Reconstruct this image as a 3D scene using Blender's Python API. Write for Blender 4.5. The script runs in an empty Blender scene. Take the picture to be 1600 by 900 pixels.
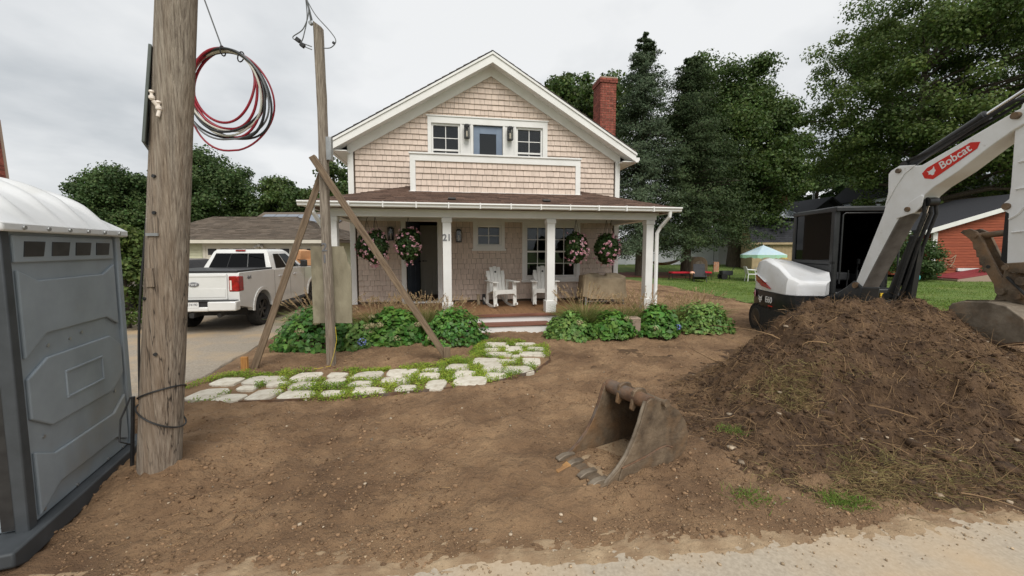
import bpy, bmesh, math, random
import numpy as np
from mathutils import Vector, Matrix, Euler
R = math.radians
random.seed(7); rng = np.random.default_rng(11)
S = bpy.context.scene
COL = S.collection
# ---------------------------------------------------------------- camera
cd = bpy.data.cameras.new('camera'); cam = bpy.data.objects.new('camera', cd); COL.objects.link(cam)
cam.location = (0, 0, 1.75); cam.rotation_euler = (R(90 - 4.5), 0, 0)
cd.sensor_width = 36; cd.lens = 36 * 610 / 1600; cd.shift_y = -13 / 1600
cd.clip_start = .05; cd.clip_end = 3000
S.camera = cam
# ---------------------------------------------------------------- overcast sky and sun
SUN_EL, SUN_AZ = 50, 165      # azimuth: degrees clockwise from +Y
W = bpy.data.worlds.new('World'); S.world = W; W.use_nodes = True
nt = W.node_tree; N = nt.nodes; L = nt.links; N.clear()
out = N.new('ShaderNodeOutputWorld'); bg = N.new('ShaderNodeBackground'); bg2 = N.new('ShaderNodeBackground')
sky = N.new('ShaderNodeTexSky'); sky.sky_type = 'NISHITA'; sky.sun_disc = False
sky.sun_elevation = R(SUN_EL); sky.sun_rotation = R(SUN_AZ)
sky.air_density = 1; sky.dust_density = 4
L.new(sky.outputs[0], bg.inputs[0]); bg.inputs[1].default_value = .07
tc = N.new('ShaderNodeTexCoord'); sep = N.new('ShaderNodeSeparateXYZ'); L.new(tc.outputs['Generated'], sep.inputs[0])
mx = N.new('ShaderNodeMath'); mx.operation = 'MAXIMUM'; mx.inputs[1].default_value = 0; L.new(sep.outputs[2], mx.inputs[0])
ad = N.new('ShaderNodeMath'); ad.inputs[1].default_value = .22; L.new(mx.outputs[0], ad.inputs[0])
dv = N.new('ShaderNodeVectorMath'); dv.operation = 'DIVIDE'; L.new(tc.outputs['Generated'], dv.inputs[0])
cmb = N.new('ShaderNodeCombineXYZ')
for i in range(3): L.new(ad.outputs[0], cmb.inputs[i])
L.new(cmb.outputs[0], dv.inputs[1])
nz = N.new('ShaderNodeTexNoise'); nz.inputs['Scale'].default_value = 1.15; nz.inputs['Detail'].default_value = 6; nz.inputs['Roughness'].default_value = .5
L.new(dv.outputs[0], nz.inputs['Vector'])
cr = N.new('ShaderNodeValToRGB'); L.new(nz.outputs[0], cr.inputs[0])
cr.color_ramp.elements[0].position = .36; cr.color_ramp.elements[0].color = (.53, .56, .585, 1)
cr.color_ramp.elements[1].position = .62; cr.color_ramp.elements[1].color = (.86, .87, .875, 1)
e = cr.color_ramp.elements.new(.5); e.color = (.72, .74, .755, 1)
L.new(cr.outputs[0], bg2.inputs[0]); bg2.inputs[1].default_value = .60
mxs = N.new('ShaderNodeMixShader'); mxs.inputs[0].default_value = .94
L.new(bg.outputs[0], mxs.inputs[1]); L.new(bg2.outputs[0], mxs.inputs[2]); L.new(mxs.outputs[0], out.inputs[0])
sd = bpy.data.lights.new('sun', 'SUN'); sun = bpy.data.objects.new('sun', sd); COL.objects.link(sun)
sd.energy = 1.5; sd.angle = R(34); sd.color = (1, .97, .92)
_a = R(SUN_AZ); _d = Vector((math.sin(_a) * math.cos(R(SUN_EL)), math.cos(_a) * math.cos(R(SUN_EL)), math.sin(R(SUN_EL))))
sun.rotation_euler = _d.to_track_quat('Z', 'Y').to_euler(); sun.location = (-6, -12, 30)
S.view_settings.view_transform = 'Standard'; S.view_settings.look = 'None'
S.view_settings.exposure = .82; S.view_settings.gamma = 1; S.view_settings.use_curve_mapping = False
S.cycles.max_bounces = 8; S.cycles.transparent_max_bounces = 16
S.cycles.use_adaptive_sampling = False
S.cycles.use_denoising = True; S.cycles.denoiser = 'OPENIMAGEDENOISE'; S.cycles.denoising_input_passes = 'RGB_ALBEDO_NORMAL'; S.cycles.denoising_prefilter = 'ACCURATE'

# ---------------------------------------------------------------- materials
def srgb(r, g, b):
    f = lambda c: ((c / 255 + .055) / 1.055) ** 2.4 if c > 10 else c / 3294
    return (f(r), f(g), f(b))
def mat(name, c1, c2=None, rough=.7, scale=6, detail=5, bump=0, bscale=None, metal=0, island=0, stretch=(1, 1, 1), spec=.4,
        transl=0, c3=None, s3=1.5, t3=(.5, .68), coat=0, crack=None, ramp=(.35, .65), randobj=0, rvar=0, bdist=.02):
    """principled; colour mixes c1-c2 by noise, then c3 patches by a coarser noise, then per-island value change"""
    m = bpy.data.materials.new(name); m.use_nodes = True
    n = m.node_tree.nodes; l = m.node_tree.links
    p = n['Principled BSDF']; p.inputs['Roughness'].default_value = rough; p.inputs['Metallic'].default_value = metal
    p.inputs['Specular IOR Level'].default_value = spec
    if coat: p.inputs['Coat Weight'].default_value = coat; p.inputs['Coat Roughness'].default_value = .08
    t = n.new('ShaderNodeTexCoord'); mp = n.new('ShaderNodeMapping'); mp.inputs['Scale'].default_value = stretch
    l.new(t.outputs['Object'], mp.inputs[0]); vec = mp.outputs[0]
    if island and not transl:
        ig = n.new('ShaderNodeNewGeometry'); iv = n.new('ShaderNodeVectorMath'); iv.operation = 'SCALE'; iv.inputs[0].default_value = (37, 53, 71); l.new(ig.outputs['Random Per Island'], iv.inputs['Scale'])
        ia = n.new('ShaderNodeVectorMath'); l.new(mp.outputs[0], ia.inputs[0]); l.new(iv.outputs[0], ia.inputs[1]); vec = ia.outputs[0]
    def noise(s, d=detail, r=.6):
        q = n.new('ShaderNodeTexNoise'); q.inputs['Scale'].default_value = s; q.inputs['Detail'].default_value = d; q.inputs['Roughness'].default_value = r
        l.new(vec, q.inputs['Vector']); return q.outputs[0]
    def mixc(fac, a, b, mode='MIX'):
        q = n.new('ShaderNodeMix'); q.data_type = 'RGBA'; q.blend_type = mode
        for sock, val in ((0, fac), (6, a), (7, b)):
            if isinstance(val, (tuple, list)): q.inputs[sock].default_value = (*val[:3], 1)
            elif isinstance(val, (int, float)): q.inputs[sock].default_value = val
            else: l.new(val, q.inputs[sock])
        return q.outputs[2]
    def rampf(src, a, b):
        q = n.new('ShaderNodeMapRange'); q.inputs[1].default_value = a; q.inputs[2].default_value = b
        l.new(src, q.inputs[0]); return q.outputs[0]
    col = c1
    if c2 is not None: col = mixc(rampf(noise(scale), *ramp), c1, c2)
    if c3 is not None: col = mixc(rampf(noise(s3, 4), *t3), col, c3)
    if crack:      # (colour, scale, stretch, from, to): narrow drying checks in the wood
        m4 = n.new('ShaderNodeMapping'); m4.inputs['Scale'].default_value = crack[2]; l.new(t.outputs['Object'], m4.inputs[0])
        q4 = n.new('ShaderNodeTexNoise'); q4.inputs['Scale'].default_value = crack[1]; q4.inputs['Detail'].default_value = 3; l.new(m4.outputs[0], q4.inputs['Vector'])
        a4 = n.new('ShaderNodeMath'); a4.operation = 'SUBTRACT'; a4.inputs[1].default_value = .5; l.new(q4.outputs[0], a4.inputs[0])
        b4 = n.new('ShaderNodeMath'); b4.operation = 'ABSOLUTE'; l.new(a4.outputs[0], b4.inputs[0])
        g4 = rampf(noise(1.3, 3), .5, .62); h4 = n.new('ShaderNodeMath'); h4.operation = 'MULTIPLY'; l.new(rampf(b4.outputs[0], crack[4], crack[3]), h4.inputs[0]); l.new(g4, h4.inputs[1])
        col = mixc(h4.outputs[0], col, crack[0])
    if island or randobj:
        if island:
            q = n.new('ShaderNodeNewGeometry').outputs['Random Per Island']; amt = island
        else:
            q = n.new('ShaderNodeObjectInfo').outputs['Random']; amt = randobj
        mr = n.new('ShaderNodeMapRange'); mr.inputs[3].default_value = 1 - amt; mr.inputs[4].default_value = 1 + amt; l.new(q, mr.inputs[0])
        hs = n.new('ShaderNodeHueSaturation'); l.new(mr.outputs[0], hs.inputs['Value'])
        if isinstance(col, tuple): hs.inputs['Color'].default_value = (*col, 1)
        else: l.new(col, hs.inputs['Color'])
        if transl:
            m2 = n.new('ShaderNodeMath'); m2.operation = 'MULTIPLY'; m2.inputs[1].default_value = 7.31; l.new(q, m2.inputs[0])
            m3 = n.new('ShaderNodeMath'); m3.operation = 'FRACT'; l.new(m2.outputs[0], m3.inputs[0])
            mh = n.new('ShaderNodeMapRange'); mh.inputs[3].default_value = .47; mh.inputs[4].default_value = .52; l.new(m3.outputs[0], mh.inputs[0])
            l.new(mh.outputs[0], hs.inputs['Hue'])
        col = hs.outputs[0]
    if isinstance(col, tuple): p.inputs['Base Color'].default_value = (*col, 1)
    else: l.new(col, p.inputs['Base Color'])
    if rvar:
        mr = n.new('ShaderNodeMapRange'); mr.inputs[3].default_value = max(0, rough - rvar); mr.inputs[4].default_value = min(1, rough + rvar)
        l.new(noise(scale * .7), mr.inputs[0]); l.new(mr.outputs[0], p.inputs['Roughness'])
    if bump:
        b = n.new('ShaderNodeBump'); b.inputs['Strength'].default_value = bump; b.inputs['Distance'].default_value = bdist
        l.new(noise(bscale or scale * 2, 8, .65), b.inputs['Height']); l.new(b.outputs[0], p.inputs['Normal'])
    if transl:
        tr = n.new('ShaderNodeBsdfTranslucent'); ms = n.new('ShaderNodeMixShader'); ms.inputs[0].default_value = transl
        if isinstance(col, tuple): tr.inputs[0].default_value = (*col, 1)
        else: l.new(col, tr.inputs[0])
        o = n['Material Output']; l.new(p.outputs[0], ms.inputs[1]); l.new(tr.outputs[0], ms.inputs[2]); l.new(ms.outputs[0], o.inputs[0])
    return m
def glassmat(name, tint=(.8, .85, .88), refl=1.0, rough=.02):
    m = bpy.data.materials.new(name); m.use_nodes = True; n = m.node_tree.nodes; l = m.node_tree.links
    n.remove(n['Principled BSDF']); o = n['Material Output']
    tr = n.new('ShaderNodeBsdfTransparent'); tr.inputs[0].default_value = (*tint, 1)
    gl = n.new('ShaderNodeBsdfGlossy'); gl.inputs['Roughness'].default_value = rough
    lw = n.new('ShaderNodeLayerWeight'); lw.inputs[0].default_value = .5      # Schlick reflectance, the same from either side
    pw = n.new('ShaderNodeMath'); pw.operation = 'POWER'; pw.inputs[1].default_value = 5; l.new(lw.outputs['Facing'], pw.inputs[0])
    mu = n.new('ShaderNodeMath'); mu.operation = 'MULTIPLY_ADD'; mu.inputs[1].default_value = .95 * min(1, refl); mu.inputs[2].default_value = .045 * refl; mu.use_clamp = True; l.new(pw.outputs[0], mu.inputs[0])
    ms = n.new('ShaderNodeMixShader'); l.new(mu.outputs[0], ms.inputs[0]); l.new(tr.outputs[0], ms.inputs[1]); l.new(gl.outputs[0], ms.inputs[2]); l.new(ms.outputs[0], o.inputs[0])
    return m
M = {}
M['trim'] = mat('white_trim', (.80, .79, .765), (.74, .73, .70), .5, 3, bump=.03, bscale=40)
M['trim2'] = mat('cream_trim', (.66, .62, .52), (.60, .56, .47), .6, 3)
M['shingle'] = mat('cedar_shingle', srgb(216, 198, 184), srgb(202, 184, 170), .85, 26, 6, bump=.3, bscale=60, island=.06, stretch=(1, 1, .12))
M['sheath'] = mat('wall_sheathing', srgb(84, 72, 60), rough=.95)  # darkened to stand in for the shadow lines between shingle rows
M['roofsh'] = mat('roof_shingle', srgb(112, 88, 74), srgb(84, 66, 57), .95, 30, 5, bump=.5, bscale=200, island=.28)
M['roofgrey'] = mat('roof_shingle_grey', srgb(112, 100, 88), srgb(90, 80, 70), .95, 30, 5, bump=.4, bscale=160, island=.25)
M['roofdark'] = mat('roof_dark', srgb(52, 53, 57), srgb(40, 41, 45), .9, 20, bump=.3, bscale=90, island=.2)
M['brick'] = mat('brick', srgb(150, 84, 70), srgb(116, 62, 52), .9, 12, bump=.3, bscale=60, island=.32)
M['mortar'] = mat('mortar', srgb(160, 140, 125), rough=.95)
M['wood'] = mat('weathered_wood', srgb(176, 164, 149), srgb(116, 104, 92), .9, 14, 10, bump=.9, bscale=16, stretch=(6, 6, .3), c3=srgb(136, 113, 90), s3=.7, t3=(.5, .8), bdist=.03, crack=(srgb(52, 44, 38), 7, (3.2, 3.2, .16), .0, .022))
M['woodbrown'] = mat('brown_lumber', srgb(138, 119, 98), srgb(100, 83, 66), .85, 9, 8, bump=.5, bscale=16, stretch=(6, 6, .4), crack=(srgb(56, 46, 38), 9, (4, 4, .3), .0, .02))
M['plywood'] = mat('grey_plywood', srgb(158, 150, 128), srgb(132, 124, 104), .9, 6, 7, bump=.3, bscale=30, stretch=(1, 1, .5), c3=srgb(120, 112, 95), s3=3, t3=(.55, .75))
M['freshwood'] = mat('fresh_wood', srgb(190, 140, 80), srgb(160, 110, 60), .8, 8, stretch=(5, 5, .5))
M['deck'] = mat('deck_board', srgb(148, 112, 78), srgb(122, 90, 62), .8, 6, 6, bump=.2, stretch=(6, .5, 6), randobj=.1)
M['tread'] = mat('mahogany_tread', srgb(132, 88, 70), srgb(108, 70, 56), .6, 6, stretch=(.5, 6, 6))
M['black'] = mat('black_metal', (.016, .016, .017), (.03, .03, .03), .45, 12)
M['blackrub'] = mat('black_rubber', (.014, .014, .014), (.03, .028, .026), .85, 20, bump=.2)
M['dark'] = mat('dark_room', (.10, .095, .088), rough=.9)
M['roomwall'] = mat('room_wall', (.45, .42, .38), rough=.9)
M['roomfloor'] = mat('room_floor', srgb(92, 62, 45), rough=.6)
M['bluedoor'] = mat('slate_blue_door', srgb(120, 134, 152), srgb(108, 121, 140), .45, 4)
M['darkdoor'] = mat('charcoal_door', srgb(74, 82, 92), srgb(64, 72, 82), .4, 4)
M['glass'] = glassmat('window_glass', (.75, .8, .82), .9)
M['darkglass'] = glassmat('tinted_glass', (.05, .052, .055), .6)
M['lampglass'] = glassmat('lantern_glass', (.85, .85, .8), 1.0)
M['metal'] = mat('galvanised', (.42, .43, .43), (.32, .33, .33), .45, 8, metal=.7)
M['chrome'] = mat('chrome_rod', (.75, .75, .76), rough=.15, metal=1)
M['numgrey'] = mat('number_grey', (.20, .20, .21), rough=.5, metal=.3)
M['potgrey'] = mat('porta_grey', srgb(142, 151, 158), srgb(129, 138, 145), .5, 3, 6, bump=.03, bscale=20, c3=srgb(134, 132, 124), s3=1.6, t3=(.52, .85), rvar=.12)
M['potdark'] = mat('porta_dark', srgb(66, 70, 74), srgb(56, 60, 63), .6, 6)
M['potroof'] = mat('porta_roof', (.78, .79, .80), (.70, .71, .71), .4, 3, c3=(.62, .61, .57), s3=2, t3=(.6, .9), transl=.15)
M['white'] = mat('white_paint', (.78, .78, .77), (.70, .70, .69), .35, 5, rvar=.1)
M['truck'] = mat('truck_paint', (.72, .715, .69), (.68, .675, .65), .25, 3, coat=.8)
M['exwhite'] = mat('machine_white', (.81, .815, .82), (.74, .735, .72), .38, 4, c3=(.45, .40, .34), s3=7, t3=(.67, .82), bump=.03, bscale=50, coat=.2)
M['exgrey'] = mat('machine_grey', srgb(120, 114, 108), srgb(96, 90, 84), .6, 6)
M['exblack'] = mat('machine_black', (.013, .014, .015), (.022, .022, .023), .38, 6, c3=(.045, .04, .034), s3=5, t3=(.62, .85))
M['red'] = mat('decal_red', srgb(206, 40, 28), srgb(196, 34, 26), .35, 4)
M['lampred'] = mat('lamp_red', srgb(170, 24, 26), srgb(120, 14, 18), .12, 12, coat=.6)
M['ironwear'] = mat('worn_iron', srgb(122, 106, 87), srgb(74, 62, 50), .6, 6, 10, bump=.55, bscale=24, metal=.08, c3=srgb(132, 102, 72), s3=3.2, t3=(.46, .72), rvar=.15)
M['ironrust'] = mat('rusty_iron', srgb(122, 92, 68), srgb(78, 60, 48), .75, 9, 8, bump=.4, bscale=30, metal=.06, c3=srgb(100, 92, 84), s3=5, t3=(.45, .7))
M['ironedge'] = mat('polished_edge', srgb(136, 124, 108), srgb(96, 84, 71), .5, 9, metal=.25)
M['ochre'] = mat('ochre_tooth', srgb(176, 132, 80), srgb(140, 104, 66), .7, 9)
M['soil'] = mat('soil', srgb(160, 130, 98), srgb(132, 104, 77), .95, 2.4, 9, bump=1, bscale=24, c3=srgb(98, 74, 53), s3=.9, t3=(.46, .70), bdist=.06)
M['soildark'] = mat('mound_soil', srgb(108, 84, 61), srgb(66, 49, 35), .97, 5, 9, bump=1, bscale=22, c3=srgb(130, 103, 74), s3=1.1, t3=(.5, .72), bdist=.06)
M['clod'] = mat('soil_clod', srgb(156, 126, 96), srgb(108, 84, 62), .97, 12, bump=.6, bscale=60, island=.3)
M['cloddark'] = mat('mound_clod', srgb(104, 80, 58), srgb(66, 50, 36), .97, 20, bump=.9, bscale=70, island=.3)
M['pebble'] = mat('pebble', srgb(182, 166, 144), srgb(134, 116, 96), .9, 20, island=.4)
M['straw'] = mat('root_fibre', srgb(144, 117, 84), srgb(98, 76, 54), .95, 3, island=.42)
M['grassdry'] = mat('dry_grass', srgb(150, 134, 90), srgb(112, 104, 62), .9, 3, island=.35, transl=.2)
M['sand'] = mat('sandy_verge', srgb(172, 150, 121), srgb(146, 123, 96), .95, 7, 9, bump=.7, bscale=70, c3=srgb(130, 105, 80), s3=3.2, t3=(.44, .66))
M['asphalt'] = mat('pale_asphalt', srgb(176, 164, 146), srgb(156, 144, 127), .92, 50, 6, bump=.2, bscale=160, c3=srgb(182, 158, 127), s3=.9, t3=(.42, .72), bdist=.005)
M['drive'] = mat('driveway_asphalt', srgb(164, 153, 138), srgb(136, 126, 112), .93, 40, 8, bump=.6, bscale=120, c3=srgb(178, 154, 122), s3=.8, t3=(.46, .70), bdist=.012)
M['lawn'] = mat('lawn', srgb(104, 122, 58), srgb(82, 104, 44), .95, 1.3, 8, bump=.8, bscale=60, c3=srgb(132, 132, 78), s3=.6, t3=(.52, .78))
M['grassblade'] = mat('grass_blade', srgb(112, 136, 58), srgb(86, 112, 42), .9, .8, island=.3, transl=.25)
M['stone'] = mat('flagstone', srgb(212, 206, 192), srgb(186, 177, 160), .9, 9, 8, bump=.4, bscale=30, c3=srgb(150, 134, 110), s3=5, t3=(.62, .8), randobj=.10)
M['cover'] = mat('ground_cover_leaf', srgb(158, 176, 66), srgb(112, 142, 50), .8, 3, island=.3, transl=.35)
M['hydleaf'] = mat('hydrangea_leaf', srgb(104, 146, 62), srgb(70, 114, 46), .5, 2.5, island=.32, transl=.3)
M['hydbloom'] = mat('hydrangea_bloom_faded', srgb(188, 170, 140), srgb(160, 160, 110), .8, 20, island=.2, transl=.2)
M['bluebloom'] = mat('hydrangea_bloom_blue', srgb(120, 140, 206), srgb(150, 160, 215), .8, 20, island=.15, transl=.2)
M['fgrass'] = mat('fountain_grass', srgb(140, 146, 84), srgb(100, 114, 58), .85, 3, island=.3, transl=.3)
M['plume'] = mat('grass_plume', srgb(204, 182, 142), srgb(168, 142, 104), .9, 5, island=.25, transl=.35)
M['bleaf'] = mat('basket_leaf', srgb(74, 100, 50), srgb(48, 72, 34), .6, 4, island=.3, transl=.25)
M['pink'] = mat('pink_petal', srgb(232, 160, 176), srgb(222, 186, 190), .7, 9, island=.25, transl=.25)
M['leafA'] = mat('maple_leaf', srgb(102, 121, 60), srgb(74, 95, 45), .6, .35, island=.42, transl=.36)
M['leafB'] = mat('dark_maple_leaf', srgb(86, 107, 52), srgb(62, 83, 39), .6, .35, island=.42, transl=.34)
M['leafC'] = mat('spruce_needle', srgb(88, 104, 76), srgb(66, 82, 58), .75, .5, island=.36, transl=.2)
M['leafD'] = mat('hemlock_needle', srgb(68, 85, 47), srgb(48, 65, 34), .75, .5, island=.36, transl=.2)
M['leafE'] = mat('far_leaf', srgb(84, 106, 58), srgb(60, 82, 44), .7, .3, island=.3, transl=.3)
M['leafR'] = mat('purple_leaf', srgb(84, 68, 50), srgb(58, 50, 40), .7, .3, island=.3, transl=.2)
M['bark'] = mat('bark', srgb(92, 82, 70), srgb(58, 50, 42), .95, 5, 7, bump=.8, bscale=12, stretch=(4, 4, .5))
M['vinyl'] = mat('white_vinyl', (.70, .71, .74), (.66, .67, .70), .5, 2)
M['tan'] = mat('tan_siding', srgb(186, 166, 132), srgb(170, 150, 118), .85, 4)
M['orange'] = mat('red_clapboard', srgb(158, 82, 56), srgb(134, 66, 46), .8, 5, stretch=(.4, 1, 4), randobj=.08)
M['greensid'] = mat('pale_green_siding', srgb(206, 206, 178), srgb(192, 192, 164), .8, 4, island=.06)
M['bluesid'] = mat('pale_blue_siding', srgb(214, 220, 224), rough=.8)
M['shutter'] = mat('blue_shutter', srgb(140, 160, 185), rough=.7)
M['brownsh'] = mat('brown_shingle', srgb(84, 62, 54), srgb(66, 49, 43), .9, 10, island=.2)
M['solar'] = mat('solar_panel', (.16, .18, .22), (.12, .14, .17), .09, 3, spec=1, coat=1)
M['greyhouse'] = mat('charcoal_siding', srgb(60, 60, 64), srgb(50, 50, 54), .8, 4)
M['canvas'] = mat('tan_canvas', srgb(168, 152, 126), srgb(146, 130, 106), .9, 6, bump=.3, bscale=12)
M['rocker'] = mat('rocker_white', (.76, .75, .71), (.70, .69, .65), .5, 5)
M['umbA'] = mat('umbrella_blue', srgb(200, 224, 240), srgb(216, 234, 240), .8, 3, transl=.3)
M['umbB'] = mat('umbrella_mint', srgb(178, 226, 190), srgb(196, 232, 206), .8, 3, transl=.3)
M['redcush'] = mat('red_cushion', srgb(196, 36, 52), srgb(170, 28, 44), .85, 6)
M['darkstuff'] = mat('charcoal_fabric', (.035, .036, .04), (.05, .05, .052), .8, 8)
M['cardboard'] = mat('cardboard', srgb(200, 150, 108), srgb(182, 134, 94), .9, 5)
M['bulkhead'] = mat('maroon_door', srgb(140, 56, 60), srgb(122, 46, 52), .6, 4)
M['redwire'] = mat('red_cable', srgb(150, 30, 46), srgb(130, 26, 40), .45, 9)
M['whitewire'] = mat('white_cable', srgb(196, 192, 180), rough=.5)
M['greywire'] = mat('grey_cable', srgb(110, 112, 114), rough=.5)
M['porcelain'] = mat('porcelain', srgb(224, 212, 200), rough=.25)
M['rope'] = mat('rope', srgb(206, 180, 60), rough=.8)
M['bluepl'] = mat('blue_plastic', srgb(40, 80, 170), rough=.4)
M['teal'] = mat('teal_plastic', srgb(60, 150, 150), rough=.4)
M['mulch'] = mat('mulch', srgb(120, 70, 52), srgb(90, 52, 40), .95, 8, bump=.6)
M['plate'] = mat('license_plate', (.72, .72, .70), rough=.4)
M['signback'] = mat('sign_back', srgb(92, 98, 94), srgb(78, 84, 80), .6, 4)
M['yellow'] = mat('yellow_paint', srgb(230, 190, 50), rough=.5)
M['peach'] = mat('peach_flag', srgb(240, 160, 110), srgb(230, 190, 170), .8, 12)
M['hydleaf2'] = mat('hydrangea_leaf_pale', srgb(128, 160, 84), srgb(88, 126, 58), .5, 2.5, island=.32, transl=.3)
M['hydleaf3'] = mat('hydrangea_leaf_deep', srgb(98, 144, 62), srgb(66, 110, 46), .45, 2.5, island=.36, transl=.3)
M['grain'] = mat('road_grit', srgb(180, 160, 132), srgb(140, 116, 90), .95, 20, island=.3)
M['exbucket'] = mat('worn_bucket_steel', srgb(142, 131, 115), srgb(98, 87, 74), .55, 5, 9, bump=.4, bscale=24, metal=.1, c3=srgb(140, 112, 84), s3=3, t3=(.55, .8), rvar=.15)
# ---------------------------------------------------------------- mesh helpers
class MB:
    def __init__(s): s.v = []; s.f = []
    def add(s, vs, fs):
        o = len(s.v); s.v += [tuple(v) for v in vs]; s.f += [tuple(i + o for i in f) for f in fs]; return s
    def box(s, c, d, rz=0, rot=None):
        x, y, z = d[0] / 2, d[1] / 2, d[2] / 2
        vs = [Vector((a * x, b * y, e * z)) for a in (-1, 1) for b in (-1, 1) for e in (-1, 1)]
        m = (Matrix.Rotation(rz, 3, 'Z') if rot is None else rot.to_matrix() if hasattr(rot, 'to_matrix') else rot)
        vs = [m @ v + Vector(c) for v in vs]
        return s.add(vs, [(0, 1, 3, 2), (4, 6, 7, 5), (0, 4, 5, 1), (2, 3, 7, 6), (0, 2, 6, 4), (1, 5, 7, 3)])
    def bb(s, x0, x1, y0, y1, z0, z1): return s.box(((x0 + x1) / 2, (y0 + y1) / 2, (z0 + z1) / 2), (x1 - x0, y1 - y0, z1 - z0))
    def bar(s, a, b, w, h, up=(0, 0, 1)):
        a = Vector(a); b = Vector(b); d = (b - a); ln = d.length; d.normalize(); u = Vector(up)
        if abs(d.dot(u)) > .98: u = Vector((0, 1, 0))
        x = d.cross(u).normalized(); y = x.cross(d)
        m = Matrix((x, y, d)).transposed()
        return s.box((a + b) / 2, (w, h, ln), rot=m)
    def tube(s, pts, r, n=8, cap=True, closed=False):
        pts = [Vector(p) for p in pts]; k = len(pts); rs = r if isinstance(r, (list, tuple)) else [r] * k
        o = len(s.v); prev = None
        for i, p in enumerate(pts):
            if closed: t = (pts[(i + 1) % k] - pts[i - 1])
            else: t = pts[min(i + 1, k - 1)] - pts[max(i - 1, 0)]
            t.normalize()
            if prev is None:
                u = Vector((0, 0, 1)) if abs(t.z) < .9 else Vector((1, 0, 0)); x = t.cross(u).normalized()
            else:
                x = prev - t * prev.dot(t); x.normalize()
            prev = x; y = t.cross(x)
            for j in range(n):
                a = 2 * math.pi * j / n; s.v.append(tuple(p + (x * math.cos(a) + y * math.sin(a)) * rs[i]))
        for i in range(k if closed else k - 1):
            for j in range(n):
                a = o + i * n + j; b = o + i * n + (j + 1) % n; i2 = ((i + 1) % k)
                s.f.append((a, b, o + i2 * n + (j + 1) % n, o + i2 * n + j))
        if cap and not closed:
            s.f.append(tuple(o + j for j in range(n))[::-1]); s.f.append(tuple(o + (k - 1) * n + j for j in range(n)))
        return s
    def cyl(s, a, b, r, n=16): return s.tube([a, b], r, n)
    def prism(s, poly, t0, t1, ax='xz'):
        def P(q, t):
            a, b = q
            return {'xz': (a, t, b), 'yz': (t, a, b), 'xy': (a, b, t)}[ax]
        k = len(poly); vs = [P(q, t0) for q in poly] + [P(q, t1) for q in poly]
        fs = [tuple(range(k)), tuple(range(2 * k - 1, k - 1, -1))] + [(i, i + k, (i + 1) % k + k, (i + 1) % k) for i in range(k)]
        return s.add(vs, fs)
    def lathe(s, prof, n=24, c=(0, 0, 0), axis='z', closed=False):
        o = len(s.v); k = len(prof)
        for (r, h) in prof:
            for j in range(n):
                a = 2 * math.pi * j / n; x, y = r * math.cos(a), r * math.sin(a)
                v = {'z': (x, y, h), 'y': (x, h, y), 'x': (h, x, y)}[axis]
                s.v.append((v[0] + c[0], v[1] + c[1], v[2] + c[2]))
        for i in range(k if closed else k - 1):
            for j in range(n):
                i2 = (i + 1) % k
                s.f.append((o + i * n + j, o + i * n + (j + 1) % n, o + i2 * n + (j + 1) % n, o + i2 * n + j))
        if not closed:
            if prof[0][0] > 1e-4: s.f.append(tuple(o + j for j in range(n)))
            if prof[-1][0] > 1e-4: s.f.append(tuple(o + (k - 1) * n + j for j in range(n)))
        return s
    def loft(s, rings, cap=True):
        o = len(s.v); n = len(rings[0])
        for r in rings: s.v += [tuple(p) for p in r]
        for i in range(len(rings) - 1):
            for j in range(n): s.f.append((o + i * n + j, o + i * n + (j + 1) % n, o + (i + 1) * n + (j + 1) % n, o + (i + 1) * n + j))
        if cap: s.f.append(tuple(o + j for j in range(n))[::-1]); s.f.append(tuple(o + (len(rings) - 1) * n + j for j in range(n)))
        return s
    def xf(s, m): s.v = [tuple(m @ Vector(v)) for v in s.v]; return s
    def mesh(s, name, m, smooth=35):
        me = bpy.data.meshes.new(name); me.from_pydata(s.v, [], s.f)
        bm = bmesh.new(); bm.from_mesh(me); bmesh.ops.recalc_face_normals(bm, faces=bm.faces); bm.to_mesh(me); bm.free()
        if m is not None: me.materials.append(M[m] if isinstance(m, str) else m)
        if smooth:
            me.shade_smooth(); me.set_sharp_from_angle(angle=R(smooth))
        return me
    def build(s, name, m, parent=None, bevel=0, smooth=35, seg=2, kind=None):
        o = bpy.data.objects.new(name, s.mesh(name, m, smooth)); COL.objects.link(o)
        if parent is not None: o.parent = parent
        if bevel:
            b = o.modifiers.new('bevel', 'BEVEL'); b.width = bevel; b.segments = seg; b.limit_method = 'ANGLE'; b.angle_limit = R(40)
        if kind: o['kind'] = kind
        return o
def B(): return MB()
def tag(o, label=None, cat=None, group=None, kind=None):
    if label: o['label'] = label
    if cat: o['category'] = cat
    if group: o['group'] = group
    if kind: o['kind'] = kind
    return o
def thing(name, label, cat, loc=(0, 0, 0), rz=0, group=None):
    o = bpy.data.objects.new(name, None); COL.objects.link(o); o.location = loc; o.rotation_euler = (0, 0, rz); o.empty_display_size = .2
    return tag(o, label, cat, group)
def piece(name, me, parent, loc=(0, 0, 0), rot=(0, 0, 0), sc=None, kind=None):
    o = bpy.data.objects.new(name, me); COL.objects.link(o); o.parent = parent; o.location = loc; o.rotation_euler = rot
    if sc: o.scale = sc if isinstance(sc, tuple) else (sc,) * 3
    if kind: o['kind'] = kind
    return o
def copy_tree(o, parent=None):
    c = o.copy(); COL.objects.link(c); c.parent = parent
    for ch in list(o.children): copy_tree(ch, c)
    return c
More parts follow.
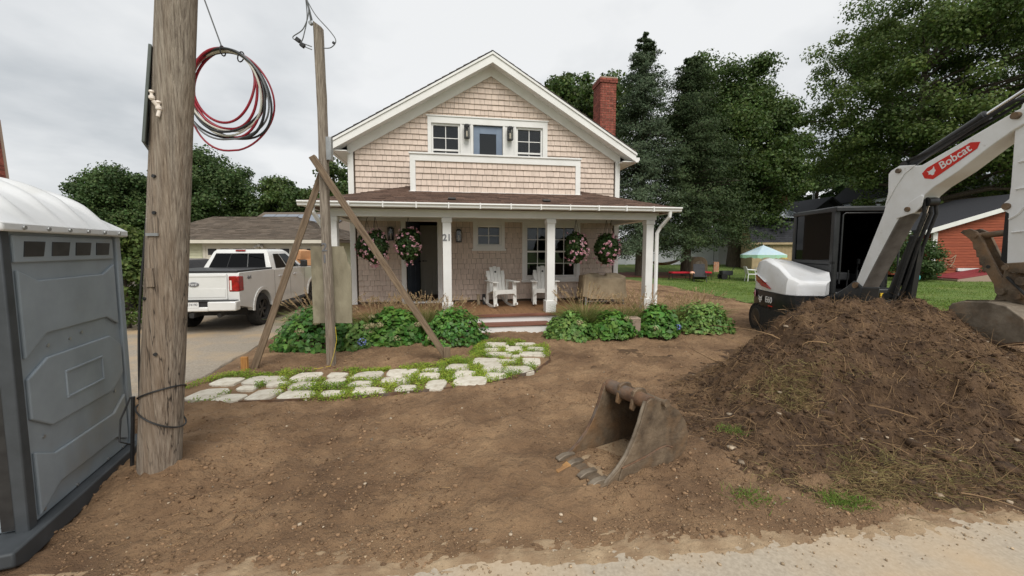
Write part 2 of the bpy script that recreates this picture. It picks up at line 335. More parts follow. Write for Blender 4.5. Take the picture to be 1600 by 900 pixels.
def text(name, s, size, m, parent, mtx, ext=.004, align='CENTER', bold=0, sx=1):
    cu = bpy.data.curves.new(name, 'FONT'); cu.body = s; cu.size = size; cu.extrude = ext; cu.align_x = align; cu.align_y = 'CENTER'; cu.offset = bold
    tmp = bpy.data.objects.new(name + '_curve', cu); COL.objects.link(tmp); bpy.context.view_layer.update()
    me = bpy.data.meshes.new_from_object(tmp.evaluated_get(bpy.context.evaluated_depsgraph_get())); me.name = name; me.materials.clear(); me.materials.append(M[m])
    bpy.data.objects.remove(tmp); bpy.data.curves.remove(cu)
    o = bpy.data.objects.new(name, me); COL.objects.link(o); o.parent = parent
    o.matrix_local = mtx @ Matrix.Diagonal((sx, 1, 1, 1)); return o
def frame(origin, x, y):
    x = Vector(x).normalized(); y = Vector(y); y = (y - x * x.dot(y)).normalized(); z = x.cross(y)
    m = Matrix((x, y, z)).transposed().to_4x4(); m.translation = Vector(origin); return m
# numpy noise
def _h(ix, iy, s):
    n = (ix * 374761393 + iy * 668265263 + s * 2147483) & 0x7fffffff
    n = ((n ^ (n >> 13)) * 1274126177) & 0x7fffffff
    return ((n ^ (n >> 16)) & 0xffff) / 65535.0
def vnoise(x, y, s=0):
    x = np.asarray(x, float); y = np.asarray(y, float)
    ix = np.floor(x).astype(np.int64); iy = np.floor(y).astype(np.int64); fx = x - ix; fy = y - iy
    fx = fx * fx * (3 - 2 * fx); fy = fy * fy * (3 - 2 * fy)
    a = _h(ix, iy, s); b = _h(ix + 1, iy, s); c = _h(ix, iy + 1, s); d = _h(ix + 1, iy + 1, s)
    return (a * (1 - fx) + b * fx) * (1 - fy) + (c * (1 - fx) + d * fx) * fy - .5
def fbm(x, y, f, oc=5, g=.5, s=0):
    t = 0; a = 1
    for i in range(oc): t = t + a * vnoise(x * f, y * f, s + i * 17); f *= 2.03; a *= g
    return t
def sst(a, b, x): t = np.clip((np.asarray(x, float) - a) / (b - a), 0, 1); return t * t * (3 - 2 * t)
def npmesh(name, V, Fq, m, smooth=False):
    """V (n,3), Fq (k,4 or 3)"""
    me = bpy.data.meshes.new(name); k, c = Fq.shape
    me.vertices.add(len(V)); me.vertices.foreach_set('co', np.ascontiguousarray(V, dtype=np.float32).ravel())
    me.loops.add(k * c); me.loops.foreach_set('vertex_index', np.ascontiguousarray(Fq, dtype=np.int32).ravel())
    me.polygons.add(k); me.polygons.foreach_set('loop_start', np.arange(0, k * c, c, dtype=np.int32))
    me.update(calc_edges=True); me.validate()
    if smooth: me.shade_smooth()
    me.materials.append(M[m]); return me
def nobj(name, me, parent=None, loc=None):
    o = bpy.data.objects.new(name, me); COL.objects.link(o)
    if parent is not None: o.parent = parent
    if loc is not None: o.location = loc
    return o
def unit(a): return a / np.maximum(np.linalg.norm(a, axis=1, keepdims=True), 1e-9)
def leaves(C, Nn, size, asp=.6, fold=.18, jit=.5):
    """leaf blades as folded diamonds with their own faces: centres C, facing Nn"""
    n = len(C); Nn = unit(Nn + rng.normal(0, jit, (n, 3)))
    t = unit(np.cross(Nn, rng.normal(0, 1, (n, 3)))); b = np.cross(Nn, t)
    sz = (size * rng.uniform(.65, 1.3, n))[:, None]
    v = np.stack([C - t * sz * .5, C + b * sz * asp * .5 + Nn * sz * fold, C + t * sz * .5 - Nn * sz * fold * .6, C - b * sz * asp * .5 + Nn * sz * fold], 1).reshape(-1, 3)
    f = np.arange(4 * n).reshape(n, 4); return v, f
def strips(P0, D, Ln, w, sag=.3, seg=3, wob=.15, taper=.15, bend=None):
    """thin curved ribbons: blades, straw, root fibres"""
    n = len(P0); D = unit(D); side = unit(np.cross(D, rng.normal(0, 1, (n, 3))))
    bd = rng.normal(0, wob, (n, 3)) if bend is None else bend
    V = []; 
    for i in range(seg + 1):
        t = i / seg; p = P0 + D * (Ln * t)[:, None] + bd * (Ln * t * t)[:, None]; p[:, 2] -= sag * Ln * t * t
        ww = (w * (1 - (1 - taper) * t))[:, None] if isinstance(w, np.ndarray) else w * (1 - (1 - taper) * t)
        V += [p - side * ww * .5, p + side * ww * .5]
    V = np.stack(V, 1).reshape(-1, 3); k = 2 * (seg + 1); base = (np.arange(n) * k)[:, None]
    F = np.concatenate([base + np.array([[2 * i, 2 * i + 1, 2 * i + 3, 2 * i + 2]]) for i in range(seg)], 0)
    return V, F
def clods(C, size, flat=.7):
    """irregular eight-cornered lumps"""
    n = len(C); cube = np.array([[a, b, c] for a in (-1, 1) for b in (-1, 1) for c in (-1, 1)], float)
    v = cube[None] * rng.uniform(.45, 1.0, (n, 8, 3)) * (size * .5)[:, None, None] * np.array([1, 1, flat])
    a = rng.uniform(0, 6.28, n); ca, sa = np.cos(a)[:, None], np.sin(a)[:, None]
    x = v[..., 0] * ca - v[..., 1] * sa; y = v[..., 0] * sa + v[..., 1] * ca; v = np.stack([x, y, v[..., 2]], -1) + C[:, None, :]
    fc = np.array([(0, 1, 3, 2), (4, 6, 7, 5), (0, 4, 5, 1), (2, 3, 7, 6), (0, 2, 6, 4), (1, 5, 7, 3)])
    F = (np.arange(n) * 8)[:, None, None] + fc[None]; return v.reshape(-1, 3), F.reshape(-1, 4)
def merge(*vf):
    V = []; F = []; o = 0
    for v, f in vf: V.append(v); F.append(f + o); o += len(v)
    return np.concatenate(V), np.concatenate(F)
# ---------------------------------------------------------------- terrain
def gz(x, y):
    x = np.asarray(x, float); y = np.asarray(y, float)
    return .4 * sst(22, 34, y) * sst(0, 7, x) - .1 * sst(5.5, 9, y) * sst(-3.6, -5.4, x)
def gzf(x, y): return float(gz(x, y))
DY = [1.5, 4.5, 5.2, 6.5, 8, 12, 19]; DX = [-4.9, -4.45, -4.2, -4.5, -5.0, -5.1, -5.1]
def drive_edge(y): return np.interp(y, DY, DX)
def road_edge(x): return 2.08 + .103 * np.asarray(x, float)
LX = [3.0, 6.5, 7.0, 7.4, 7.8, 8.6, 11, 16, 70]; LY = [24, 22.7, 20, 16, 12, 10.8, 10.4, 10.2, 10]
def lawn_edge(x): return np.interp(x, LX, LY)
PATH = [(-3.78, 4.22), (-2.94, 4.26), (-1.82, 4.40), (-.81, 4.68), (-.25, 4.93), (.32, 5.42), (.6, 6.07), (.62, 6.7), (.5, 7.1), (-.55, 7.1), (-.75, 6.2), (-1.2, 5.75), (-2.1, 5.52), (-3.0, 5.35), (-3.95, 5.2), (-4.1, 4.7)]
def inpoly(x, y, P):
    x = np.asarray(x, float); y = np.asarray(y, float); c = np.zeros(x.shape, bool); j = len(P) - 1
    for i in range(len(P)):
        xi, yi = P[i]; xj, yj = P[j]
        c ^= ((yi > y) != (yj > y)) & (x < (xj - xi) * (y - yi) / (yj - yi + 1e-12) + xi); j = i
    return c
def soil_h(x, y):
    n = .07 * fbm(x, y, .55, 2, s=3) + .045 * fbm(x, y, 2.1, 3, s=5) + .030 * fbm(x, y, 7.5, 3, .55, s=9) + .034 * fbm(x, y, 21, 2, .6, s=21) - .05 * np.maximum(0, .05 - np.abs(fbm(x, y * 1.7, 2.6, 3, s=33)))
    # graded streaks left by the machine, running with the yard
    u = x * .93 + y * .36; v = -x * .36 + y * .93
    n = n + .026 * vnoise(u * .7, v * 7.5, 31) * sst(7, 4.5, y) + .020 * vnoise(u * 1.6, v * 17, 35) * sst(6.5, 4, y) + .02 * np.abs(vnoise(u * .5, v * 2.2, 44))
    for v0 in (2.42, 3.75):      # prints left by the machine's tracks
        bnd = sst(.21, .17, np.abs(v - v0 - .10 * np.sin(u * .8))) * sst(-.06, .12, vnoise(u * .9, v * .9, 77 + int(v0)))
        n = n - bnd * (.012 + .016 * sst(-.2, .5, np.sin(u * 2 * np.pi / .135 + 2.2 * np.abs(v - v0))))
    # heaped collar round the pole and the toilet base
    n = n + .10 * np.exp(-((x + 2.7) ** 2 + (y - 2.86) ** 2) / .12) + .05 * np.exp(-((x + 2.75) ** 2 + (y - 3.4) ** 2) / .25)
    k = np.minimum(1, .12 + sst(-.05, .5, x - drive_edge(y))); k = np.where(inpoly(x, y, PATH), k * .35, k)
    k = np.minimum(k, .35 + sst(.05, .6, y - road_edge(x)))
    n = n * k + .012
    low = np.maximum(sst(.06, -.06, x - drive_edge(y)), np.maximum(sst(.10, -.14, y - road_edge(x))*.9, sst(.7, 1.4, y - lawn_edge(x))))
    return gz(x, y) + n * (1 - low) - .03 * low
def grid(xs, ys, zf, keep=None):
    X, Y = np.meshgrid(xs, ys); Z = zf(X, Y); V = np.stack([X, Y, Z], -1).reshape(-1, 3); nx = len(xs); ny = len(ys)
    i = (np.arange(ny - 1)[:, None] * nx + np.arange(nx - 1)[None]).ravel(); F = np.stack([i, i + 1, i + nx + 1, i + nx], 1)
    if keep is not None:
        cx = V[F].mean(1); F = F[keep(cx[:, 0], cx[:, 1])]
        us = np.unique(F); mp = np.zeros(len(V), int); mp[us] = np.arange(len(us)); V = V[us]; F = mp[F]
    return V, F
def struct(name, V, F, m, smooth=True): return tag(nobj(name, npmesh(name, V, F, m, smooth)), kind='structure')
far = lambda a, b, st: np.concatenate([-np.geomspace(900, -a + 1, 14), np.arange(a, b + .01, st), np.geomspace(b + 1, 900, 14)])
V, F = grid(far(-20, 45, .7), far(-2, 48, .7), lambda x, y: gz(x, y) - .06); struct('ground', V, F, 'lawn')
ys = [1.0]
while ys[-1] < 25: ys.append(ys[-1] + .012 + .0058 * ys[-1])
V, F = grid(np.arange(-7, 14, .034), np.array(ys), soil_h); struct('yard_soil', V, F, 'soil')
def ease(f): return f
def pgrid(us, ts, f):
    """sheet whose last column follows an edge exactly: f(u, t) -> x, y, z"""
    U, T = np.meshgrid(us, ts); x, y, z = f(U, T); V = np.stack([x, y, z], -1).reshape(-1, 3); nx = len(us); ny = len(ts)
    i = (np.arange(ny - 1)[:, None] * nx + np.arange(nx - 1)[None]).ravel(); return V, np.stack([i, i + 1, i + nx + 1, i + nx], 1)
def f_drive(y, t):
    e = drive_edge(y) + .10 * fbm(y * 0, y, 1.3, 4, s=8); x = e - 13 * t ** 2
    return x, y, gz(x, y) + .014 + .006 * fbm(x, y, 1.2, 2, s=2) - .05 * sst(.012, 0, t)
struct('driveway', *pgrid(np.arange(1.5, 22, .06), np.linspace(0, 1, 60), f_drive), 'drive')
def f_road(x, t):
    y = road_edge(x) + .12 - 6 * t ** 1.8; return x, y, .006 + .003 * fbm(x, y, 3, 2, s=2) - .02 * sst(.02, 0, t)
struct('road', *pgrid(np.arange(-9, 14, .06), np.linspace(0, 1, 90), f_road), 'asphalt')
def f_verge(x, t):
    d = -.34 + .5 * t; y = road_edge(x) + d
    w_ = .07 * fbm(x, d * 0, .9, 3, s=3) + .06 * vnoise(x * .3, x * 0, 5) - .02; q = d - w_
    return x, y, .010 + .034 * (sst(-.16, .04, q) - 1) + .010 * fbm(x, y, 6, 3, .7, s=4) + .016 * fbm(x, y, 26, 3, .7, s=6) + .004 - .05 * sst(.97, 1, t) - .05 * sst(.03, 0, t)
struct('sandy_verge', *pgrid(np.arange(-9, 14, .035), np.linspace(0, 1, 60), f_verge), 'sand')
V, F = grid(np.arange(3, 70, .35), np.arange(9, 70, .35), lambda x, y: gz(x, y) + .015 + .03 * fbm(x, y, .5, 3, s=6), lambda x, y: y > lawn_edge(x) + .9 * fbm(x, y, .7, 3, s=15))
struct('lawn', V, F, 'lawn')
# lawn blades
n = 95000; a = rng.uniform(0, 1, n); Y = 10 + 22 * a ** 1.4; X = rng.uniform(.35, 1.45, n) * Y
k = (Y > lawn_edge(X) + .9 * fbm(X, Y, .7, 3, s=15)) & (X < 36); X = X[k]; Y = Y[k]; n = len(X)
P0 = np.stack([X, Y, gz(X, Y) + .0], 1); D = np.stack([rng.normal(0, .5, n), rng.normal(0, .5, n), np.ones(n)], 1)
V, F = strips(P0, D, rng.uniform(.05, .11, n), .02, .3, 1); o = nobj('lawn_grass', npmesh('lawn_grass', V, F, 'grassblade'))
tag(o, 'mown green grass blades covering the lawn behind the house', 'grass', kind='stuff')
# loose soil, pebbles and straw on the yard
def yard_pts(n, y0=1.6, y1=9, pw=1.7):
    Y = y0 + (y1 - y0) * rng.uniform(0, 1, n) ** pw; X = rng.uniform(-1.25, 1.15, n) * Y
    k = (X > drive_edge(Y) + .1) & (Y > road_edge(X) - .1) & ~inpoly(X, Y, PATH) & (Y < lawn_edge(X)); X = X[k]; Y = Y[k]
    return np.stack([X, Y, soil_h(X, Y)], 1)
C = yard_pts(52000); dn = fbm(C[:, 0], C[:, 1], 1.1, 3, s=40); C = C[dn + rng.normal(0, .12, len(C)) > -.08]; sz = np.clip(rng.lognormal(-4.75, .55, len(C)), .004, .04)
o = nobj('soil_crumbs', npmesh('soil_crumbs', *clods(C, sz), 'clod')); tag(o, 'loose brown soil crumbs scattered over the bare yard', 'soil crumbs', kind='stuff')
C = yard_pts(1100, pw=1.2); sz = np.clip(rng.lognormal(-4.55, .45, len(C)), .005, .035); C[:, 2] += sz * .1
o = nobj('pebbles', npmesh('pebbles', *clods(C, sz, .6), 'pebble')); tag(o, 'pale pebbles and stone chips lying on the bare yard', 'pebbles', kind='stuff')
n = 1500; X = rng.uniform(-2.5, 4.6, n); dd = rng.normal(-.02, .11, n); Y = road_edge(X) + dd; k = Y > 1.5; X = X[k]; Y = Y[k]; n = len(X)
C = np.stack([X, Y, np.maximum(.010, soil_h(X, Y)) + .002], 1); sz = np.clip(rng.lognormal(-5.1, .5, n), .003, .02)
o = nobj('road_grit', npmesh('road_grit', *clods(C, sz, .7), 'grain')); tag(o, 'loose sandy grit along the edge of the road', 'grit', kind='stuff')
C = yard_pts(2600, pw=1.4); n = len(C); D = np.stack([rng.normal(.6, .6, n), rng.normal(0, .6, n), rng.normal(.03, .08, n)], 1); C[:, 2] += .006
o = nobj('straw_litter', npmesh('straw_litter', *strips(C, D, rng.uniform(.02, .09, n), .0035, .05, 2, .3, .5), 'straw')); tag(o, 'dry straw and twig litter strewn over the bare yard', 'straw', kind='stuff')
# ---------------------------------------------------------------- dirt mound
def mound_h(x, y):
    fy = np.interp(y, [2.35, 2.8, 3.3, 3.9, 4.4, 4.8, 5.2, 5.7, 6.2, 6.5], [0, .07, .24, .56, .84, 1, .94, .66, .22, 0])
    w = np.interp(y, [2.3, 3.4, 4.4, 4.8, 6.5], [1.15, 1.15, 1.02, .97, .9]); shx = np.where(y > 4.8, .95, .22) * (y - 4.8)
    xx = 4.3 + (x - 4.3 - shx) / w + .14 * fbm(x, y, .8, 2, s=60)
    p = np.interp(xx, [1.72, 2.05, 2.42, 2.98, 3.5, 4.15, 5.05, 5.7, 6.35, 7.1, 8.1], [0, .04, .15, .62, 1.04, 1.13, 1.06, .76, .36, .16, 0])
    h = p * fy; k = sst(0, .25, h)
    rg = 1 - 2 * np.abs(fbm(x, y, 1.6, 3, s=71))
    return h + k * (.16 * fbm(x, y, 1.3, 3, s=50) + .15 * fbm(x, y, 4.2, 3, .55, s=52) + .075 * fbm(x, y, 13, 3, .6, s=54) + .05 * (rg - .6))
V, F = grid(np.arange(1.1, 8.6, .028), np.arange(2.2, 6.8, .028), lambda x, y: gz(x, y) + mound_h(x, y) - .02 * sst(.04, 0, mound_h(x, y)) )
mo = thing('dirt_mound', 'large heap of dark dug soil in front of the excavator', 'dirt mound', (4.3, 4.6, 0))
off = np.array([4.3, 4.6, 0])
nobj('soil', npmesh('soil', V - off, F, 'soildark', True), mo)
def mpts(n, x0=1.3, x1=8.2, y0=2.35, y1=6.0):
    X = rng.uniform(x0, x1, n); Y = rng.uniform(y0, y1, n); h = mound_h(X, Y); k = h > .03
    return np.stack([X, Y, h], 1)[k]
C = mpts(30000); sz = np.clip(rng.lognormal(-4.25, .5, len(C)), .008, .07)
tag(nobj('clods', npmesh('clods', *clods(C - off, sz, .75), 'cloddark'), mo), kind='stuff')
C = mpts(420, 1.4, 7.6, 2.4, 3.6); C = C[C[:, 2] < .5][:34]; sz = rng.uniform(.05, .14, len(C)); tag(nobj('sod_lumps', npmesh('sod_lumps', *clods(C - off, sz, .6), 'cloddark'), mo), kind='stuff')
C = mpts(130); sz = rng.uniform(.015, .06, len(C)); tag(nobj('stones', npmesh('stones', *clods(C - off, sz, .6), 'pebble'), mo), kind='stuff')
C = mpts(20000); n = len(C); e = .08
gx = (mound_h(C[:, 0] + e, C[:, 1]) - mound_h(C[:, 0] - e, C[:, 1])) / (2 * e); gy = (mound_h(C[:, 0], C[:, 1] + e) - mound_h(C[:, 0], C[:, 1] - e)) / (2 * e)
D = np.stack([rng.normal(-gx, .8), rng.normal(-gy, .8), np.zeros(n)], 1); D[:, 2] = D[:, 0] * gx + D[:, 1] * gy + rng.uniform(0, .5, n)
C[:, 2] += .004
tag(nobj('root_fibres', npmesh('root_fibres', *strips(C - off, D, rng.uniform(.04, .17, n), .0045, .25, 3, .5, .4), 'straw'), mo), kind='stuff')
C = mpts(70); n = len(C); D = np.stack([rng.normal(0, 1, n), rng.normal(0, .5, n), rng.uniform(.0, .6, n)], 1)
tag(nobj('dead_roots', npmesh('dead_roots', *strips(C - off + np.array([0, 0, .02]), D, rng.uniform(.2, .5, n), .014, .2, 5, .5, .3), 'straw'), mo), kind='stuff')
# sods of dry grass mixed into the lower slope
cs = mpts(5000, 1.9, 6.6, 2.6, 3.9); cs = cs[fbm(cs[:, 0], cs[:, 1], 1.5, 2, s=80) > .03][:120]; C = np.repeat(cs, 80, 0); n = len(C)
C[:, :2] += rng.normal(0, .09, (n, 2)); C[:, 2] = mound_h(C[:, 0], C[:, 1])
D = np.stack([rng.normal(0, .9, n), rng.normal(-.5, .8, n), rng.uniform(.2, 1, n)], 1)
tag(nobj('grass_sods', npmesh('grass_sods', *strips(C - off, D, rng.uniform(.05, .13, n), .005, .5, 3, .3, .2), 'grassdry'), mo), kind='stuff')
# tufts of green grass by the road
for i, (x, y, nb, lab) in enumerate([(1.63, 2.55, 260, 'sparse green grass tuft on bare soil below the loose bucket'), (2.27, 2.55, 520, 'bright green grass tuft at the road edge below the dirt mound'), (2.02, 3.45, 240, 'thin green grass clump at the left foot of the dirt mound')]):
    nb_ = nb; P0 = np.zeros((nb_, 3)); P0[:, 0] = rng.normal(0, .075, nb_); P0[:, 1] = rng.normal(0, .05, nb_)
    zz = max(float(soil_h(x, y)), float(mound_h(x, y)) + .0)
    D = np.stack([rng.normal(0, .7, nb_), rng.normal(0, .7, nb_), np.ones(nb_)], 1)
    o = nobj('grass_tuft', npmesh('grass_tuft', *strips(P0, D, rng.uniform(.03, .09, nb_), .005, .5, 3, .2, .2), 'grassblade'), None, (x, y, zz - .005)); tag(o, lab, 'grass', 'grass tufts on the bare soil', kind='stuff')
# ---------------------------------------------------------------- flagstone path
STN = [(-3.58, 4.46, .36, .37), (-3.25, 4.38, .32, .27), (-2.94, 4.49, .29, .34), (-2.55, 4.5, .45, .27), (-2.15, 4.57, .27, .21), (-1.75, 4.65, .41, .27), (-1.31, 4.71, .29, .26), (-.97, 4.84, .27, .35), (-.54, 4.91, .42, .3), (-.23, 5.18, .28, .28), (.09, 5.47, .42, .33), (.3, 5.87, .3, .38), (-3.67, 4.92, .35, .32), (-3.27, 4.7, .26, .15), (-2.97, 4.83, .26, .19), (-2.62, 4.79, .29, .25), (-2.31, 4.92, .3, .27), (-1.95, 4.9, .3, .23), (-1.53, 5.0, .4, .23), (-1.13, 5.21, .32, .25), (-.67, 5.24, .3, .36), (-.27, 5.56, .32, .41), (-3.24, 5.0, .48, .31), (-2.78, 5.12, .35, .39), (-2.39, 5.21, .26, .21), (-1.98, 5.25, .4, .33), (-1.52, 5.33, .43, .34), (-1.16, 5.48, .29, .18), (-.8, 5.58, .33, .33), (-.41, 5.89, .45, .4), (-.07, 5.88, .27, .23), (-.24, 6.26, .42, .26), (-.34, 6.54, .27, .19), (-.28, 6.84, .42, .36), (.04, 6.59, .3, .4), (.22, 6.9, .36, .24), (.41, 6.58, .3, .26), (.33, 6.29, .41, .26), (.06, 6.14, .13, .19)]
pth = tag(bpy.data.objects.new('flagstone_path', None), kind='structure'); COL.objects.link(pth); pth.location = (-1.5, 5.2, 0)
def path_level(x, y): return max(float(soil_h(x + a_, y + b_)) for a_ in (-.1, 0, .1) for b_ in (-.08, 0, .08))
for (x, y, w, d) in STN:
    rr = random.Random(int((x * 71 + y * 133) * 10)); J = lambda k_: rr.uniform(-k_, k_)
    c4 = [(-.5 + J(.10), -.5 + J(.10)), (.5 + J(.10), -.5 + J(.10)), (.5 + J(.10), .5 + J(.10)), (-.5 + J(.10), .5 + J(.10))]; ring = []
    for i in range(4):      # broken corners and slightly bowed sides
        p, q, r_ = Vector(c4[i - 1]), Vector(c4[i]), Vector(c4[(i + 1) % 4]); k1, k2 = rr.uniform(.08, .26), rr.uniform(.08, .26)
        m_ = (q + r_) / 2 * (1.03 + J(.05)); ring += [tuple(q.lerp(p, k1)), tuple(q.lerp(r_, k2)), tuple(m_)]
    ring = [(p[0] * w * .97, p[1] * d * .95) for p in ring]
    b = B(); rings = []
    for s_, z_ in ((1.0, -.03), (1.0, .006), (.965, .011)):
        rings.append([(p[0] * s_, p[1] * s_, z_ + rr.uniform(-.002, .002)) for p in ring])
    b.loft(rings); o = b.build('flagstone', 'stone', pth, smooth=0)
    o.location = (x + 1.5, y - 5.2, path_level(x, y) + .008); o.rotation_euler = (rr.uniform(-.02, .02), rr.uniform(-.02, .02), 0)
# steel edging
b = B(); E_ = [(-3.74, 4.28), (-2.94, 4.31), (-1.82, 4.45), (-.81, 4.73), (-.22, 4.97), (.33, 5.43), (.6, 6.0), (.63, 6.6)]
for p, q in zip(E_[:-1], E_[1:]): b.bar((p[0] + 1.5, p[1] - 5.2, .012), (q[0] + 1.5, q[1] - 5.2, .012), .01, .05)
b.build('edging', 'ironrust', pth)
# creeping ground cover in the joints
n = 17000; X = rng.uniform(-4.05, .75, n); Y = rng.uniform(4.25, 7.15, n); k = inpoly(X, Y, PATH)
d = np.full(n, 9.)
for (x, y, w, dd) in STN: d = np.minimum(d, np.maximum(np.abs(X - x) / (w * .5), np.abs(Y - y) / (dd * .5)))
k &= d > .90; k &= fbm(X, Y, 2.3, 2, s=90) > -.15; C = np.stack([X, Y, soil_h(X, Y)], 1)[k]
C = np.repeat(C, 9, 0); n = len(C); C += rng.normal(0, .022, (n, 3)) * np.array([1, 1, .4]); C[:, 2] += rng.uniform(.006, .06, n) * (1 + 1.2 * fbm(C[:, 0], C[:, 1], 3, 2, s=91))
o = nobj('ground_cover', npmesh('ground_cover', *leaves(C, np.tile([0, -.3, 1.], (n, 1)), .019, .75), 'cover')); tag(o, 'bright yellow green creeping ground cover between the flagstones', 'ground cover', kind='stuff')
# ---------------------------------------------------------------- the shingled house
HO = (-.22, 8.42, 0); HR = R(9.5)
house = thing('shingled_house', 'beige shingled gable house with white trim and front porch', 'house', HO, HR)
WY = 1.9; HW = 3.45; HD = 10.5; RT = 6.58; SL = .595; RW = 6.37
roofz = lambda x: RW - SL * abs(x)
HOLES = [(-2.18, -1.40, .38, 2.44), (-.40, .25, 1.83, 2.36), (.91, 2.31, 1.0, 2.36), (-1.51, -.80, 3.6, 4.89), (-.46, .29, 3.4, 4.89), (.65, 1.35, 3.6, 4.89)]
def wall_strips(b, y0, y1, xs, zlo, holes, top):
    L_ = sorted(set(xs + [h[0] for h in holes] + [h[1] for h in holes]))
    for xa, xb in zip(L_[:-1], L_[1:]):
        z = zlo; xm = (xa + xb) / 2
        for h in sorted([h for h in holes if h[0] < xm < h[1]], key=lambda h: h[2]):
            if h[2] > z + 1e-4: b.prism([(xa, z), (xb, z), (xb, h[2]), (xa, h[2])], y0, y1)
            z = h[3]
        b.prism([(xa, z), (xb, z), (xb, top(xb)), (xa, top(xa))], y0, y1)
    return b
wl = wall_strips(B(), WY, WY + .14, [-HW, 0, HW], .1, HOLES, roofz)
wl.bb(-HW, -HW + .14, WY + .14, HD, .1, 4.30); wl.bb(HW - .14, HW, WY + .14, HD, .1, 4.30)
wl.prism([(-HW, .1), (HW, .1), (HW, 4.30), (0, RW), (-HW, 4.30)], HD, HD + .14)
wall = wl.build('wall', 'sheath', house, smooth=0)
def shingle_rows(b, x0, x1, z0, z1, yf, holes=(), ex=.135, top=None, rnd=random.Random(5)):
    z = z0
    while z < z1:
        zt = z + ex
        xa, xb = x0, x1
        if top is not None:
            lim = (RW - z - .02) / SL
            xa = max(xa, -lim); xb = min(xb, lim)
            if xb - xa < .1: break
        iv = [(xa, xb)]; zm = z + ex * .5
        for h in holes:
            if h[2] - .04 < zm < h[3] + .04:
                nv = []
                for a, c in iv:
                    if h[1] + .04 <= a or h[0] - .04 >= c: nv.append((a, c)); continue
                    if h[0] - .04 > a: nv.append((a, h[0] - .04))
                    if h[1] + .04 < c: nv.append((h[1] + .04, c))
                iv = nv
        for a, c in iv:
            x = a
            while x < c - .005:
                w = rnd.uniform(.085, .2); xe = min(x + w, c)
                if c - xe < .05: xe = c
                d = rnd.uniform(-.003, .003); zb = z + rnd.uniform(-.004, .003); g_ = .003
                T = lambda q: min(zt - .004, top(q)) if top else min(zt - .004, z1 + .02)
                ta, tb = T(x), T(xe)
                yb = yf - .03 + d; yt = yf - .004
                vs = [(x + g_, yb, zb), (xe - g_, yb, zb), (xe - g_, yt, tb), (x + g_, yt, ta), (x + g_, yf, zb), (xe - g_, yf, zb), (xe - g_, yf, tb), (x + g_, yf, ta)]
                b.add(vs, [(0, 1, 2, 3), (0, 4, 5, 1), (1, 5, 6, 2), (0, 3, 7, 4)])
                x = xe
        z = zt
    return b
tr_h = [(h[0], h[1], h[2], h[3]) for h in HOLES[:3]] + [(-1.55, 1.42, 3.2, 5.0)]
sh = shingle_rows(B(), -HW + .1, HW - .1, .42, 6.33, WY, tr_h, top=roofz); tag(sh.build('siding_shingles', 'shingle', wall, smooth=0), kind='stuff')
for xa, xb in ((-HW - .012, -HW), (HW, HW + .012)): B().bb(xa, xb, WY + .12, HD + .14, .1, 4.28).build('side_siding', 'shingle', wall, smooth=0)
# trim boards
t = B()
for s in (-1, 1):
    t.bb(s * HW - .065, s * HW + .065, WY - .045, WY + .1, .36, 4.36)
    p0 = (s * 3.87, RT - .22 - SL * 3.87); p1 = (0, RT - .22)
    n = .15
    t.prism([(s * 3.45, roofz(3.45) - .02), (0, roofz(0) - .02), (0, roofz(0) - .26), (s * 3.45, roofz(3.45) - .26)], WY - .05, WY - .002)
t.build('corner_boards', 'trim', wall, bevel=.004)
rf = B()
for s in (-1, 1):
    rf.prism([(0, RT - .002), (s * 3.8, RT - SL * 3.8), (s * 3.8, RT - .1 - SL * 3.8), (0, RT - .102)], 1.52, HD + .5)
roof = rf.build('roof', 'roofdark', house, smooth=0)
fa = B()
for s in (-1, 1):
    fa.prism([(0, RT - .105), (s * 3.8, RT - .105 - SL * 3.8), (s * 3.8, RT - .27 - SL * 3.8), (0, RT - .29)], 1.505, 1.54)
    fa.prism([(0, RT - .045), (s * 3.82, RT - .045 - SL * 3.82), (s * 3.82, RT - .10 - SL * 3.82), (0, RT - .10)], 1.48, 1.52)
    fa.prism([(0, RT - .215), (s * 3.76, RT - .215 - SL * 3.76), (s * 3.76, RT - .235 - SL * 3.76), (0, RT - .235)], 1.541, WY - .004)
    fa.bb(*sorted((s * 3.46, s * 3.78)), 1.56, HD + .4, RT - .27 - SL * 3.8, RT - .25 - SL * 3.8)
    fa.bb(*sorted((s * 3.76, s * 3.79)), 1.56, HD + .4, RT - .26 - SL * 3.8, RT - .11 - SL * 3.8)
fa.build('fascia', 'trim', roof, smooth=0)
def roof_rows(b, O, U, V, Lv, fu, ex=.14, th=.014, w=(.16, .32), rnd=random.Random(9)):
    O = Vector(O); U = Vector(U).normalized(); V = Vector(V).normalized(); Nn = U.cross(V)
    if Nn.z < 0: Nn = -Nn
    v = 0
    while v < Lv:
        u0, u1 = fu(v); u = u0 - rnd.uniform(0, .1); vt = min(v + ex * 1.12, Lv)
        a0, a1 = fu(vt)
        while u < u1:
            ue = u + rnd.uniform(*w)
            q0, q1 = max(u, u0), min(ue, u1); r0, r1 = min(max(u, a0), a1), max(min(ue, a1), a0)
            if q1 - q0 > .01:
                g_ = .002; hb = th * rnd.uniform(.75, 1.35)
                P = lambda uu, vv, h: O + U * uu + V * vv + Nn * h
                vs = [P(q0 + g_, v, hb), P(q1 - g_, v, hb), P(max(r1 - g_, r0), vt, .003), P(r0, vt, .003), P(q0 + g_, v, 0), P(q1 - g_, v, 0)]
                b.add(vs, [(0, 1, 2, 3), (0, 4, 5, 1), (1, 5, 2), (0, 3, 4)])
            u = ue
        v += ex
    return b
r = B()
